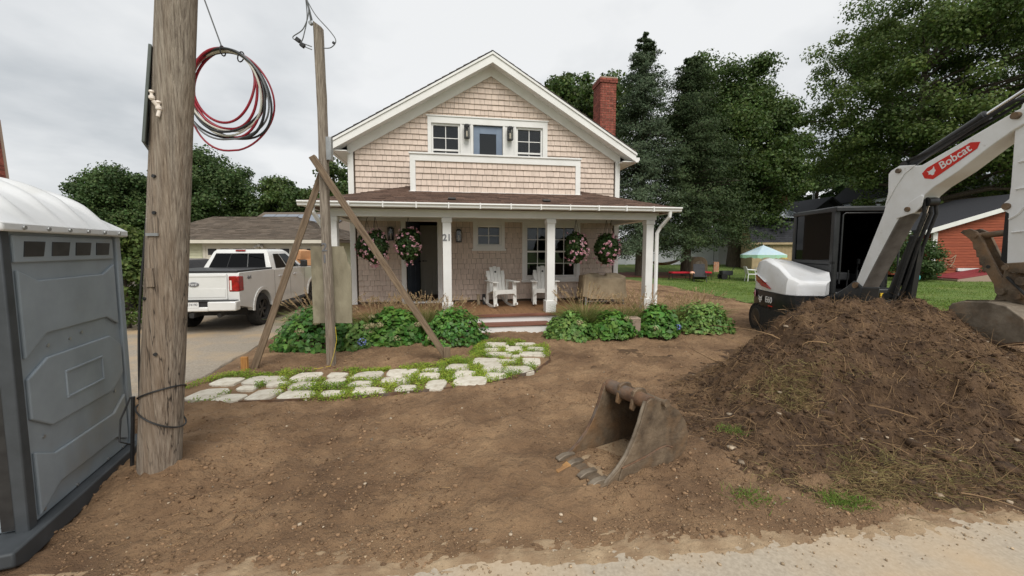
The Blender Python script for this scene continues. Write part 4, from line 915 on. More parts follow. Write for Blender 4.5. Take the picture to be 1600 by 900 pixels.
for q, z in ((-1.6, 2.55), (-1.5, 2.3), (-1.2, 1.3), (-1.9, 1.7)): b.cyl(pc(z) + Vector((math.cos(q) * (pr_(z) - .02), math.sin(q) * (pr_(z) - .02), 0)), pc(z) + Vector((math.cos(q) * (pr_(z) + .012), math.sin(q) * (pr_(z) + .012), 0)), .012, 8)
b.build('bolt', 'black', up)
b = B(); c = pc(3.1); b.box(c + Vector((-pr_(3.1) - .045, .0, 0)), (.018, .34, .66), rot=Euler((0, R(6), R(37)))); b.build('sign_board', 'signback', up, bevel=.004)
b = B(); c = pc(8.8); b.bar(c + Vector((-1.1, -.2, 0)), c + Vector((1.1, -.2, 0)), .1, .12); b.build('cross_arm', 'wood', up)
# overhead cables
TP = Vector((-2.70, 2.86, -.3)) + pc(8.2)
def wire(name, pts, r, m, label, cat='cable'):
    b = B(); b.tube(pts, r, 6); return tag(b.build(name, m, None), label, cat)
def sagline(p, q, sag, n=16): return [Vector(p).lerp(Vector(q), i / n) - Vector((0, 0, sag * 4 * (i / n) * (1 - i / n))) for i in range(n + 1)]
q0 = TP + Vector((-.12, .05, 0)); wire('overhead_cable', sagline(q0, (-30, 9.5, 8.2), .7), .014, 'black', 'black overhead cable leaving the utility pole to the left')
f = .032; hp = sagline(q0, (-30, 9.5, 8.2), .7)[1]
# hanging coil of cable
ct = Vector((-2.99, 4.2, 3.82)); lp = thing('cable_coil', 'coil of red, black and white cable hanging behind the utility pole', 'cable coil', tuple(ct)); lp.scale = (.80, .80, .86)
b = B(); b.tube([(0, 0, 0), Vector(((-3.72 + 2.99) / .8, (3.27 - 4.2) / .8, (7.66 - 3.82) / .86))], .008, 6); b.build('suspension_wire', 'greywire', lp)
COI = [(.435, .0, 0, 'redwire', .015), (.455, .02, .01, 'redwire', .016), (.47, .035, -.02, 'whitewire', .013), (.475, .03, .02, 'redwire', .016), (.49, .06, .0, 'black', .015), (.485, .05, .03, 'whitewire', .012), (.50, .075, .02, 'redwire', .015), (.515, .09, -.02, 'black', .016), (.535, .115, .03, 'black', .013), (.545, .135, -.01, 'greywire', .011), (.575, .14, .02, 'redwire', .012)]
for i, (r0, dx, dy, m_, wr) in enumerate(COI):
    pts = []
    for q in range(56):
        a = 2 * math.pi * q / 56; rr = r0 * (1 + .03 * math.sin(2 * a + i * 1.3) + .02 * math.sin(3 * a + i)) ; low = (1 - math.cos(a)) / 2
        x = math.sin(a) * rr * (.93 + .04 * (i % 3)) + dx * .9 * low ** 1.5 * (1 if math.sin(a) > 0 else .5); z = (math.cos(a) - 1) * rr * 1.0 - .012 * (i % 3) - .006
        pts.append((x, dy + .03 * math.sin(a * 2 + i) + .012 * (i % 4), z))
    b = B(); b.tube(pts, wr, 8, closed=True); b.build('cable_loop', m_, lp)
for a in (0, .55):
    b = B(); b.tube([(.44 * math.sin(a) + .05 * math.cos(q) * math.sin(a), .05 * math.sin(q) + .01, (math.cos(a) - 1) * .46 - .035 + .055 * math.cos(q)) for q in np.linspace(0, 6.28, 12)[:-1]], .008, 6, closed=True); b.build('cable_tie', 'black', lp)
# ---------------------------------------------------------------- service post with braces
sp = thing('service_post', 'tall grey wooden service post held up by two braces', 'post', (-2.74, 5.80, -.1))
b = B(); w = .056; ch_ = .015
ring = [(-w, -w + ch_), (-w + ch_, -w), (w - ch_, -w), (w, -w + ch_), (w, w - ch_), (w - ch_, w), (-w + ch_, w), (-w, w - ch_)]
rings = []
for i in range(26):
    z = 5.05 * i / 25; rings.append([(p[0] + .006 * math.sin(z * 2.1) + .002 * random.uniform(-1, 1), p[1] + .003 * random.uniform(-1, 1), z + (-.08 * (p[0] + w) / (2 * w) if i == 25 else 0)) for p in ring])
b.loft(rings); b.build('post_shaft', 'wood', sp, smooth=30)
b = B(); b.bb(w + .002, w + .075, -.05, .03, 3.13, 3.46); b.build('junction_box', 'metal', sp, bevel=.006)
for j, (cc, z) in enumerate((('2', 1.87), ('1', 1.70))): text('number', cc, .17, 'numgrey', sp, frame((-.01, -w - .006, z), (1, 0, 0), (0, 0, 1)), .004, bold=.003)
for s, foot, top, m_ in ((-1, Vector((-.99, -.32, .06)), Vector((-.01, .13, 3.20)), 'woodbrown'), (1, Vector((1.77, .22, .06)), Vector((-.10, -.13, 3.16)), 'woodbrown')):
    b = B(); L_ = (top - foot).length; b.box((0, 0, L_ / 2), (.09, .09, L_)); o = b.build('brace', m_, sp, bevel=.006)
    zq = (top - foot).to_track_quat('Z', 'Y'); o.rotation_mode = 'QUATERNION'; o.rotation_quaternion = zq; o.location = foot
for s, p, m_ in ((-1, (-1.02, -.42, .0), 'freshwood'), (1, (1.74, .12, .0), 'woodbrown')):
    b = B(); b.bb(p[0] - .045, p[0] + .045, p[1] - .02, p[1] + .02, 0, .34); b.build('stake', m_, sp, bevel=.004)
# grey board on the post
rr = random.Random(4)
edge = [(.20, 1.79)] + [(.205 + .09 * (i / 7) ** .8 + rr.uniform(-.01, .01), 1.76 - .33 * (i / 7)) for i in range(8)]
poly = [(-.30, .62), (.29, .62)] + edge[::-1] + [(-.30, 1.79)]
b = B(); b.prism(poly, 5.895, 5.915); bd_ = b.build('plywood_board', 'plywood', None, smooth=0); bd_.location = (-2.735, 0, 0)
tag(bd_, 'weathered grey plywood board with broken corner fixed to the service post', 'board')
# service wires at the post top
t = thing('service_drop', 'grey service wires with black connectors at the top of the service post', 'wires', (-2.74, 5.80, 4.9))
TPl = Vector((-2.25, 2.95, 8.0)) - Vector((-2.74, 5.80, 4.9))
b = B(); b.tube([(-.07, -.05, .05), (-.10, -.15, .35)] + [Vector((-.10, -.15, .35)).lerp(TPl, i / 8) - Vector((0, 0, .25 * 4 * (i / 8) * (1 - i / 8))) for i in range(1, 9)], .013, 7)
b.tube([(-.07, -.08, .02), (-.07, -.13, .2), (-.11, -.16, .38)], .009, 6); b.build('service_cable', 'greywire', t)
for pts in ([(-.1, -.15, .34), (-.07, -.13, .12), (-.16, -.12, -.1), (-.32, -.1, -.2), (-.24, -.1, -.26), (-.08, -.06, -.31)], [(-.1, -.15, .34), (-.1, -.12, .05), (-.16, -.12, -.2), (-.2, -.1, -.3), (-.07, -.08, -.36)], [(-.09, -.14, .28), (.02, -.12, .08), (.2, -.1, -.12), (.27, -.08, -.24), (.2, -.08, -.33), (.08, -.06, -.33)]):
    b = B(); P_ = [Vector(p) for p in pts]; sm = []
    for i in range(len(P_) - 1):
        p0, p1, p2, p3 = P_[max(i - 1, 0)], P_[i], P_[i + 1], P_[min(i + 2, len(P_) - 1)]
        for q in range(6):
            f = q / 6; sm.append(.5 * ((2 * p1) + (p2 - p0) * f + (2 * p0 - 5 * p1 + 4 * p2 - p3) * f * f + (3 * p1 - p0 - 3 * p2 + p3) * f ** 3))
    sm.append(P_[-1]); b.tube(sm, .007, 6); b.build('lead_wire', 'greywire', t)
for p, s_ in (((-.25, -.1, -.24), .036), ((-.19, -.1, -.31), .036), ((.24, -.08, -.27), .022)): b = B(); b.box(p, (s_ * 1.8, s_ * 1.2, s_ * 1.5), rot=Euler((0, .6, .2))); b.build('connector', 'black', t, bevel=.006)
b = B(); b.cyl((-.06, -.085, -.02), (-.06, -.13, -.02), .025, 10); b.build('eye_bolt', 'metal', t)
b = B(); b.tube([(-2.62, 5.72, .60), (-2.60, 5.70, .4), (-2.63, 5.66, .2), (-2.66, 5.60, .04), (-2.8, 5.5, .03), (-2.86, 5.52, .03)], .0035, 6); tag(b.build('yellow_cord', 'rope', None), 'thin yellow cord hanging below the grey board on the service post', 'cord')
# ---------------------------------------------------------------- excavator
XO = Vector((6.146, 7.83, 0)); XT = R(-97)
ex = thing('mini_excavator', 'white and black compact excavator standing behind the dirt mound', 'excavator', tuple(XO), XT)
XM = Matrix.Translation(XO) @ Matrix.Rotation(XT, 4, 'Z')
for s in (-1, 1):
    b = B(); pts = []
    for i in range(40):
        a = 2 * math.pi * i / 40; cx = .95 if math.cos(a) > 0 else -.32
        pts.append((cx + .28 * math.cos(a), .30 + .28 * math.sin(a)))
    inn = [(p[0] * .93, .30 + (p[1] - .30) * .82) for p in pts]
    y0, y1 = s * .78 - .2, s * .78 + .2
    b.loft([[(p[0], y0, p[1]) for p in pts], [(p[0], y1, p[1]) for p in pts]]); tk = b.build('track', 'blackrub', ex, smooth=40)
    b = B()
    for i in range(40):
        p, q = Vector((pts[i][0], 0, pts[i][1])), Vector((pts[(i + 1) % 40][0], 0, pts[(i + 1) % 40][1])); m_ = (p + q) / 2; d = (q - p).normalized(); L_ = (q - p).length
        if L_ > .3:
            kk = int(L_ / .13)
            for j in range(kk): c = p.lerp(q, (j + .5) / kk); b.bar(c + Vector((0, y0, 0)) - Vector((0, 0, 0)), c + Vector((0, y1, 0)), .05, .05, (d.x, 0, d.z))
        else: b.bar(m_ + Vector((0, y0, 0)), m_ + Vector((0, y1, 0)), .045, .045, (d.x, 0, d.z))
    b.build('track_lug', 'blackrub', tk, smooth=0)
    b = B()
    for x in (-.32, .95): b.lathe([(.0, -.205), (.19, -.205), (.2, -.19), (.2, .19), (.19, .205), (0, .205)], 20, (x, s * .78, .30), 'y')
    for x in (.05, .27, .5, .7): b.lathe([(.0, -.205), (.09, -.205), (.09, .205), (0, .205)], 14, (x, s * .78, .14), 'y')
    b.build('track_wheel', 'exblack', tk)
b = B(); b.bb(-.75, .75, -.58, .58, .22, .46).cyl((0, 0, .44), (0, 0, .56), .45, 28); b.build('undercarriage', 'exblack', ex, bevel=.01)
b = B(); b.box((1.45, 0, .28), (.08, 1.9, .42)).bar((.6, .4, .3), (1.42, .5, .3), .1, .12).bar((.6, -.4, .3), (1.42, -.5, .3), .1, .12); b.build('dozer_blade', 'exwhite', ex, bevel=.01)
# house plan (x forward, y left); rounded tail
def plan(inset=0, nose=.85):
    P = []; r = 1.12 - inset
    for i in range(15):
        a = math.pi * (.5 + i / 14); P.append((-.15 + (r) * math.cos(a), (.98 - inset) * math.sin(a)))
    P += [(.35, -.98 + inset), (.70, -.97 + inset), (nose - inset, -.86 + inset), (nose - inset, -.36), (.55, -.30), (.55, .98 - inset), (-.15, .98 - inset)]
    return P
lo = plan(.0); b = B()
b.loft([[(p[0] * .95, p[1] * .94, .46) for p in lo], [(p[0], p[1], .56) for p in lo], [(p[0], p[1], .80) for p in lo], [(p[0], p[1], .885) for p in lo]]); b.build('counterweight', 'exblack', ex, smooth=40)
# white hood on the right-hand side, sloping to the front
def hood_z(x): return float(np.interp(x, [-1.2, -.55, -.1, .12, .5, .86], [1.36, 1.52, 1.565, 1.55, 1.33, 1.12]))
HP = [(p[0], p[1]) for p in plan(.015) if p[1] < .5 and not (p[0] == .55)]
HP = HP + [(.55, -.12), (-.72, -.12), (-.72, .55)]
b = B(); rings = []
for f, ins in ((0, 0), (.25, .003), (.72, .012), (.93, .04), (1.0, .10)):
    ring = []
    for (x, y) in HP:
        xx = x * (1 - ins * .6) ; yy = y + ins * (1.15 if y < -.2 else 0)
        ring.append((xx, yy, .89 + (hood_z(xx) - .89) * f))
    rings.append(ring)
b.loft(rings); hood = b.build('engine_hood', 'exwhite', ex, bevel=.012, smooth=30)
b = B(); b.bb(-.7, .5, -.33, -.10, .89, 1.02); b.build('hood_seal', 'exblack', ex)
# right-hand side plane helper: outside of the tail at y ~ -.98
def side_pt(x, z, out=.012):
    r = 1.12; th_ = None
    if x > -.15: y = -.98 - out
    else: y = -.98 * math.sqrt(max(0, 1 - ((x + .15) / r) ** 2)) - out
    return (x, y, z)
def side_panel(poly, m_, name, out=.012, th=.02, parent=ex, inset=0):
    b = B(); k = len(poly)
    o_ = [side_pt(x, z, out - inset) for x, z in poly]; i_ = [side_pt(x, z, out - th - inset) for x, z in poly]
    b.add(o_ + i_, [tuple(range(k)), tuple(range(2 * k - 1, k - 1, -1))] + [(j, (j + 1) % k, (j + 1) % k + k, j + k) for j in range(k)]); return b.build(name, m_, parent, smooth=0)
side_panel([(-.42, 1.20), (-.15, 1.12), (.22, .955), (-.10, .99), (-.36, 1.08)], 'lampred', 'tail_light', .02, .05)
side_panel([(-.52, 1.24), (-.30, 1.20), (-.15, 1.15), (.02, 1.08), (-.14, 1.135), (-.40, 1.215)], 'white', 'light_bezel', .016, .04)
text('model_number', 'E60', .17, 'white', ex, frame((.20, -1.0, .73), (1, 0, 0), (0, 0, 1)), .004, bold=.002)
text('model_underline', '—', .14, 'red', ex, frame((.27, -1.0, .625), (1, 0, 0), (0, 0, 1)), .004, bold=.004)
def cat_head(parent, mtx, s, m_='white'):
    poly = [(-.5, .5), (-.28, .28), (.22, .30), (.5, .55), (.42, .1), (.5, -.12), (.2, -.3), (.1, -.5), (-.15, -.48), (-.25, -.25), (-.5, -.1), (-.38, .1)]
    b = B(); b.prism([(a * s, c * s) for a, c in poly], 0, .004, 'xy'); b.xf(mtx); b.build('emblem', m_, parent, smooth=0)
    b = B()
    for pl in ([(-.24, .1), (-.05, .0), (-.22, -.04)], [(.3, .12), (.08, .0), (.26, -.03)], [(-.08, -.22), (.12, -.22), (.02, -.34)]): b.prism([(a * s, c * s) for a, c in pl], .004, .006, 'xy')
    b.xf(mtx); b.build('emblem_face', 'exblack' if m_ == 'white' and s > .12 else 'red', parent, smooth=0)
cat_head(ex, frame((-.12, -1.0, .72), (1, -.02, 0), (0, 0, 1)), .15)
b = B(); c = side_pt(-.42, .80, .01); b.cyl(c, (c[0] - .004, c[1] - .012, c[2]), .075, 20); ro = b.build('round_sticker', 'pink', ex)
b = B(); b.cyl((c[0], c[1] - .01, c[2]), (c[0], c[1] - .018, c[2]), .035, 14); b.build('sticker_mark', 'lampred', ro)
b = B(); b.box((-.02, -.62, 1.565), (.12, .05, .012)); b.build('hood_label', 'yellow', ex)
# cab
CX0, CX1, CY0, CY1, CZ0, CZ1 = -.75, .55, -.10, .86, .89, 2.54
cab = B()
for (x, y) in ((CX1 - .05, CY0 + .05), (CX1 - .05, CY1 - .05), (CX0 + .05, CY0 + .05), (CX0 + .05, CY1 - .05)):
    cab.bb(x - .05, x + .05, y - .05, y + .05, CZ0, CZ1 - .05)
cab.bb(CX0, CX1, CY0, CY0 + .06, 1.45, 1.53).bb(CX0, CX1, CY0 + .01, CY0 + .05, CZ0, 1.45).bb(CX0, CX0 + .06, CY0, CY1, CZ0, 1.5).bb(CX0, CX1, CY1 - .06, CY1, CZ0, 1.2).bb(CX0, CX1, CY0, CY1, CZ0 - .03, CZ0 + .05)
cabo = cab.build('cab', 'exblack', ex, bevel=.015)
b = B(); b.loft([[(CX0 - .01, CY0 - .01, CZ1 - .1), (CX1 + .05, CY0 - .01, CZ1 - .1), (CX1 + .05, CY1 + .01, CZ1 - .1), (CX0 - .01, CY1 + .01, CZ1 - .1)], [(CX0 - .01, CY0 - .01, CZ1 - .03), (CX1 + .05, CY0 - .01, CZ1 - .02), (CX1 + .05, CY1 + .01, CZ1 - .02), (CX0 - .01, CY1 + .01, CZ1 - .03)], [(CX0 + .06, CY0 + .06, CZ1), (CX1 - .03, CY0 + .06, CZ1), (CX1 - .03, CY1 - .06, CZ1), (CX0 + .06, CY1 - .06, CZ1)]]); b.build('cab_roof', 'exblack', cabo, bevel=.012)
b = B(); b.bb(CX0 + .10, CX1 - .10, CY0 + .022, CY0 + .03, 1.53, CZ1 - .1); b.build('side_window', 'darkglass', cabo, smooth=0)
b = B(); b.bb(CX0 + .025, CX0 + .033, CY0 + .1, CY1 - .1, 1.5, CZ1 - .1); b.build('rear_window', 'darkglass', cabo, smooth=0)
b = B(); b.bb(CX0 + .10, CX1 - .10, CY1 - .03, CY1 - .022, 1.2, CZ1 - .1); b.build('door_window', 'darkglass', cabo, smooth=0)
b = B(); b.tube([(CX1 + .012, CY0 + .13, 1.1), (CX1 + .012, CY0 + .13, CZ1 - .16), (CX1 + .012, CY0 + .17, CZ1 - .13), (CX1 + .012, CY1 - .15, CZ1 - .13), (CX1 + .012, CY1 - .12, CZ1 - .16), (CX1 + .012, CY1 - .12, 1.0)], .014, 8); b.build('windshield_track', 'exblack', cabo)
st = B(); st.box((-.25, .38, 1.2), (.45, .46, .16)).box((-.48, .38, 1.55), (.14, .44, .6), rot=Euler((0, -.15, 0))).box((-.52, .38, 1.9), (.1, .26, .16)); st.build('operator_seat', 'darkstuff', cabo, bevel=.03)
for y in (.08, .68): b = B(); b.tube([(.02, y, 1.25), (.06, y, 1.45)], .014, 8).lathe([(.0, .07), (.03, .05), (.03, -.04), (.0, -.06)], 10, (.07, y, 1.5)); b.box((-.05, y, 1.18), (.4, .12, .14)); b.build('joystick', 'exblack', cabo)
for y in (.3, .46): b = B(); b.tube([(.35, y, .95), (.38, y, 1.35)], .012, 8); b.build('travel_lever', 'exblack', cabo)
b = B(); b.tube([(CX1 + .02, CY1 + .02, 1.0), (CX1 + .12, CY1 + .05, 1.0), (CX1 + .12, CY1 + .05, 1.75), (CX1 + .02, CY1 + .02, 1.75)], .014, 8); b.build('grab_rail', 'exblack', ex)
b = B(); b.bb(.55, .98, .30, .80, .56, 1.05); b.build('front_cowl', 'exblack', ex, bevel=.02)
b = B(); b.bar((.99, .45, .9), (.99, .45, .98), .05, .02, (1, 0, 0)); b.build('warning_label', 'yellow', ex)
# swing post, boom, arm and their rams: drawn in the boom's own vertical plane (s forward, w right, z up)
FOOT = Vector((5.95, 6.6, 0)); h_ = Vector((.02, -.9998, 0)); nrm = Vector((-.9998, -.02, 0))
BM = XM.inverted() @ Matrix(((h_.x, nrm.x, 0, FOOT.x), (h_.y, nrm.y, 0, FOOT.y), (0, 0, 1, 0), (0, 0, 0, 1)))
def bplate(poly, w0, w1): return B().prism([(a, z) for a, z in poly], w0, w1, 'xz')
def bb_(o, name, m_, parent=ex, **k): o.xf(BM); return o.build(name, m_, parent, **k)
bb_(bplate([(-.5, .55), (.1, .55), (.16, 1.12), (.0, 1.22), (-.14, 1.1), (-.5, .85)], -.16, .16), 'swing_post', 'exblack', bevel=.02)
BOOM = [(-.06, 1.0), (-.01, 1.13), (.2, 1.73), (.41, 2.32), (.47, 2.63), (.46, 2.88), (.49, 2.93), (.61, 2.98), (.92, 2.94), (1.46, 3.16), (1.92, 3.355), (2.01, 3.38), (2.08, 3.30), (2.06, 3.20), (1.92, 3.14), (1.69, 2.99), (1.38, 2.76), (1.10, 2.60), (.98, 2.50), (.92, 2.42), (.80, 2.36), (.69, 2.25), (.62, 2.13), (.36, 1.58), (.14, 1.1), (.08, 1.0)]
boom = bb_(bplate(BOOM, -.13, .13), 'boom', 'exwhite', bevel=.012, smooth=0)
bb_(bplate([(.62, 2.20), (.70, 2.28), (.82, 2.44), (.96, 2.52), (1.0, 2.50), (.98, 2.36), (.90, 2.27), (.80, 2.25)], .131, .15), 'ram_lug', 'exwhite', boom, bevel=.008)
bb_(bplate([(.43, 2.40), (.47, 2.62), (.455, 2.9), (.49, 2.945), (.61, 2.995), (.85, 2.96), (.70, 2.86), (.58, 2.68)], .131, .142), 'boom_gusset', 'exwhite', boom, bevel=.006)
bb_(bplate([(.16, 1.12), (.38, 1.58), (.64, 2.14), (.72, 2.26), (.70, 2.30), (.60, 2.14), (.33, 1.58), (.1, 1.12)], -.131, .128), 'boom_shade_plate', 'exgrey', boom)  # grey colour stands in for shade on the white boom's underside
for (a, z, r) in ((.62, 2.92, .035), (.80, 2.33, .035), (1.94, 3.29, .04), (.04, 1.14, .05)):
    bb_(B().cyl((a, -.17, z), (a, .175, z), r, 16), 'pivot_pin', 'ironwear', boom)
# red decal with lettering
DEC = [(.94, 2.82), (1.0, 2.885), (1.50, 3.105), (1.60, 3.085), (1.575, 3.01), (1.09, 2.715), (.98, 2.745)]
dec = bb_(bplate(DEC, .131, .135), 'red_decal', 'red', boom, smooth=0)
dv_ = Vector((.885, 0, .465)); upv = Vector((-.465, 0, .885))
text('decal_lettering', 'Bobcat', .15, 'white', ex, BM @ frame((1.335, .137, 2.955), dv_, upv), .002, bold=.0015, sx=.9)
cat_head(ex, BM @ frame((1.07, .137, 2.82), dv_, upv), .10)
for (p, q) in (((1.02, 2.90), (1.02, 2.91)),): pass
# rams
def ram(p, q, f, r, name, w=0, par=boom):
    P, Q = Vector((p[0], w, p[1])), Vector((q[0], w, q[1])); m_ = P.lerp(Q, f)
    o = bb_(B().cyl(P, m_, r, 18).cyl(m_ - (Q - P).normalized() * .05, m_, r * 1.15, 18), name, 'exblack', par)
    bb_(B().cyl(m_, Q, r * .5, 14), 'ram_rod', 'chrome', o)
    for q_, k_ in ((P, .09), (Q, .07)): bb_(B().cyl(q_ - Vector((0, k_, 0)), q_ + Vector((0, k_, 0)), r, 14), 'ram_eye', 'exblack', o)
    return o
ram((.62, 3.0), (2.2, 3.74), .58, .058, 'arm_ram')
ram((.50, 1.0), (.97, 2.42), .66, .062, 'boom_ram')
for i, (w_, dz) in enumerate(((-.05, .07), (.02, .09), (.06, .075))):
    bb_(B().tube([(.60, w_, 2.98 + dz), (1.0, w_, 3.06 + dz), (1.5, w_, 3.27 + dz), (1.85, w_, 3.42 + dz), (2.1, w_, 3.44)], .018, 8), 'hose', 'blackrub', boom)
for i, w_ in enumerate((-.08, .0, .09)): bb_(B().tube([(.62, w_, .9), (.74, w_ * 1.2, 1.35), (.84, w_, 1.8), (.98, w_, 2.25), (.95, w_, 2.45)], .022, 8), 'hose', 'blackrub', boom)
bb_(bplate([(.55, .8), (.75, .8), (.80, 1.4), (.84, 1.8), (.78, 1.8), (.66, 1.4)], -.11, -.03), 'hose_guard', 'exblack', boom)
# arm (dipper)
ARM = [(1.90, 3.26), (1.915, 2.48), (1.91, 2.34), (1.865, 2.30), (1.862, 2.21), (1.92, 2.17), (1.95, 1.55), (2.0, 1.47), (2.12, 1.47), (2.22, 1.9), (2.32, 2.6), (2.36, 3.1), (2.42, 3.55), (2.36, 3.78), (2.22, 3.80), (2.06, 3.55), (1.95, 3.42)]
arm = bb_(bplate(ARM, -.10, .10), 'arm', 'exwhite', bevel=.01, smooth=0)
bb_(B().cyl((1.9, -.12, 2.255), (1.9, .12, 2.255), .04, 16), 'pivot_pin', 'ironwear', arm)
bb_(B().tube([(1.94, .112, 2.10), (2.02, .112, 2.16), (2.12, .112, 2.32), (2.2, .112, 2.34)], .01, 6), 'hose_tube', 'exwhite', arm)
for z in (2.75, 2.44, 1.94): bb_(B().tube([(1.98, .101, z), (1.98, .118, z + .005), (2.14, .118, z + .02), (2.14, .101, z + .02)], .009, 6), 'hose_clip', 'exwhite', arm)
bb_(bplate([(1.86, 2.22), (1.92, 2.22), (1.96, 1.75), (1.93, 1.55), (1.86, 1.62)], -.05, .06), 'thumb_ram_body', 'exblack', arm)
# linkage
bb_(bplate([(1.95, 1.58), (2.12, 1.60), (2.26, 1.54), (2.26, 1.46), (1.98, 1.48)], .102, .13), 'link', 'ironwear', arm, bevel=.008)
bb_(bplate([(1.92, 1.50), (2.0, 1.52), (2.22, 1.30), (2.22, 1.12), (2.0, 1.10), (1.9, 1.28)], -.09, .09), 'coupler', 'ironwear', arm, bevel=.015)
for (a, z, r) in ((1.97, 1.53, .035), (1.945, 1.24, .04), (2.1, 1.2, .035), (2.18, 1.5, .035), (2.12, 1.38, .05)): bb_(B().cyl((a, -.14, z), (a, .145, z), r, 16), 'pivot_pin', 'ironwear', arm)
bb_(B().tube([(1.98, .12, 1.42), (2.1, .13, 1.30), (2.2, .12, 1.18)], .014, 6), 'hose', 'blackrub', arm)
# thumb
TH = [(1.43, 1.965), (1.46, 1.995), (1.53, 2.01), (1.60, 1.975), (1.66, 1.89), (1.74, 1.72), (1.85, 1.50), (1.99, 1.27), (1.98, 1.20), (1.90, 1.17), (1.85, 1.22), (1.83, 1.32), (1.74, 1.47), (1.71, 1.47), (1.70, 1.54), (1.67, 1.55), (1.655, 1.64), (1.63, 1.65), (1.62, 1.73), (1.59, 1.75), (1.575, 1.83), (1.545, 1.87), (1.49, 1.92)]
for w0, w1 in ((.05, .085), (-.085, -.05)): th = bb_(bplate(TH, w0, w1), 'thumb', 'ironwear', bevel=.006, smooth=0)
bb_(B().cyl((1.60, -.1, 1.92), (1.60, .1, 1.92), .03, 12).cyl((1.60, 0, 1.92), (1.9, 0, 1.95), .038, 14), 'thumb_ram', 'ironwear')
bb_(B().cyl((1.765, .08, 1.53), (1.765, .09, 1.53), .022, 12), 'thumb_hole', 'black')
# bucket on the arm, curled back
BK = [(1.60, 1.00), (1.64, 1.06), (1.76, 1.10), (2.0, 1.13), (2.18, 1.10), (2.34, .98), (2.4, .84), (2.36, .72), (2.2, .66), (2.02, .66), (1.92, .70), (1.76, .80), (1.64, .92)]
bk = bb_(bplate(BK, -.36, .36), 'bucket', 'exbucket', bevel=.012, smooth=0)
for w in (-.08, .08): bb_(bplate([(1.86, 1.12), (1.90, 1.26), (1.98, 1.28), (2.2, 1.22), (2.26, 1.05), (2.1, 1.12)], w - .02, w + .02), 'bucket_ear', 'ironwear', bk, bevel=.006)
bb_(bplate([(1.66, 1.065), (1.76, 1.105), (1.98, 1.137), (1.98, 1.145), (1.75, 1.115), (1.65, 1.075)], -.3, .3), 'wear_plate', 'ironedge', bk)
bb_(bplate([(1.9, .69), (2.02, .648), (2.2, .648), (2.36, .70), (2.36, .73), (2.2, .68), (2.02, .68), (1.93, .72)], -.365, .365), 'wear_strip', 'ironrust', bk)
# ---------------------------------------------------------------- loose bucket on the ground
d_ = Vector((.88, .475, 0)).normalized(); w_ = Vector((d_.y, -d_.x, 0))
bt = thing('digging_bucket', 'rusty loose digging bucket with one ochre tooth lying on bare soil', 'bucket', (.67, 2.71, .02), 0); bt.scale = (1.06, 1.06, 1.02)
LM = Matrix(((d_.x, w_.x, 0, 0), (d_.y, w_.y, 0, 0), (0, 0, 1, 0), (0, 0, 0, 1)))   # a along d, w across (right = camera side), z
def lb(o, name, m_, parent=bt, **k): o.xf(LM); return o.build(name, m_, parent, **k)
SIDE = [(0, .0), (.03, .04), (.12, .10), (.20, .18), (.27, .29), (.32, .40), (.355, .50), (.38, .555), (.42, .575), (.48, .56), (.60, .50), (.72, .42), (.80, .32), (.84, .21), (.83, .11), (.77, .04), (.66, .005), (.4, .0)]
BW = .44
plt_ = []
for w0, w1 in ((-.014, .014), (-BW - .014, -BW + .014)): plt_.append(lb(B().prism(SIDE, w0, w1, 'xz'), 'side_plate', 'ironwear', bevel=.005, smooth=0))
for k_, w0 in ((0, -.012), (1, -BW + .0)):   # rounded cutting edges along the mouth
    fe = SIDE[0:8]; lb(B().tube([(a, w0, z) for a, z in fe], .012, 8), 'side_edge', 'ironedge' if k_ == 0 else 'ironrust', plt_[k_])
# back sheet: curved shell along the closed side of the profile
SHL = [(.0, .002), (.2, .001), (.4, .0), (.66, .005), (.77, .04), (.83, .11), (.84, .21), (.80, .32), (.72, .42), (.60, .50), (.50, .545)]
b = B(); n_ = len(SHL)
cen = Vector((.42, .28)); inn = [tuple(Vector(q) + (cen - Vector(q)).normalized() * .018) for q in SHL]
b.prism(SHL + inn[::-1], -BW + .012, -.012, 'xz'); lb(b, 'back_sheet', 'ironwear', smooth=40)
lb(B().prism([(.03, .004), (.60, .012), (.60, .026), (.03, .018)], -BW + .02, -.02, 'xz'), 'caked_soil', 'sand', smooth=0)
# torque tube, ears and pin
lb(B().cyl((.43, -BW, .53), (.43, 0, .53), .055, 20), 'torque_tube', 'ironrust')
for w in (-BW * .64, -BW * .30):
    lb(B().prism([(.37, .50), (.36, .45), (.385, .43), (.41, .46), (.5, .47), (.53, .54), (.50, .595), (.43, .61), (.385, .59)], w - .014, w + .014, 'xz'), 'hook_ear', 'ironwear', bevel=.006)
lb(B().cyl((.545, -BW + .02, .525), (.545, .04, .525), .018, 12).cyl((.545, .03, .525), (.545, .05, .525), .03, 14), 'pin', 'ironwear')
# wear plate low on the right side
lb(B().prism([(.10, .006), (.14, .11), (.36, .135), (.5, .165), (.58, .17), (.64, .14), (.67, .03), (.55, .006)], .014, .026, 'xz'), 'wear_plate', 'ironwear', plt_[0], bevel=.006, smooth=0)
lb(B().tube([(.14, .022, .115), (.36, .022, .14), (.5, .022, .17), (.58, .022, .173), (.645, .022, .145)], .007, 6), 'weld_bead', 'ironrust', plt_[0])
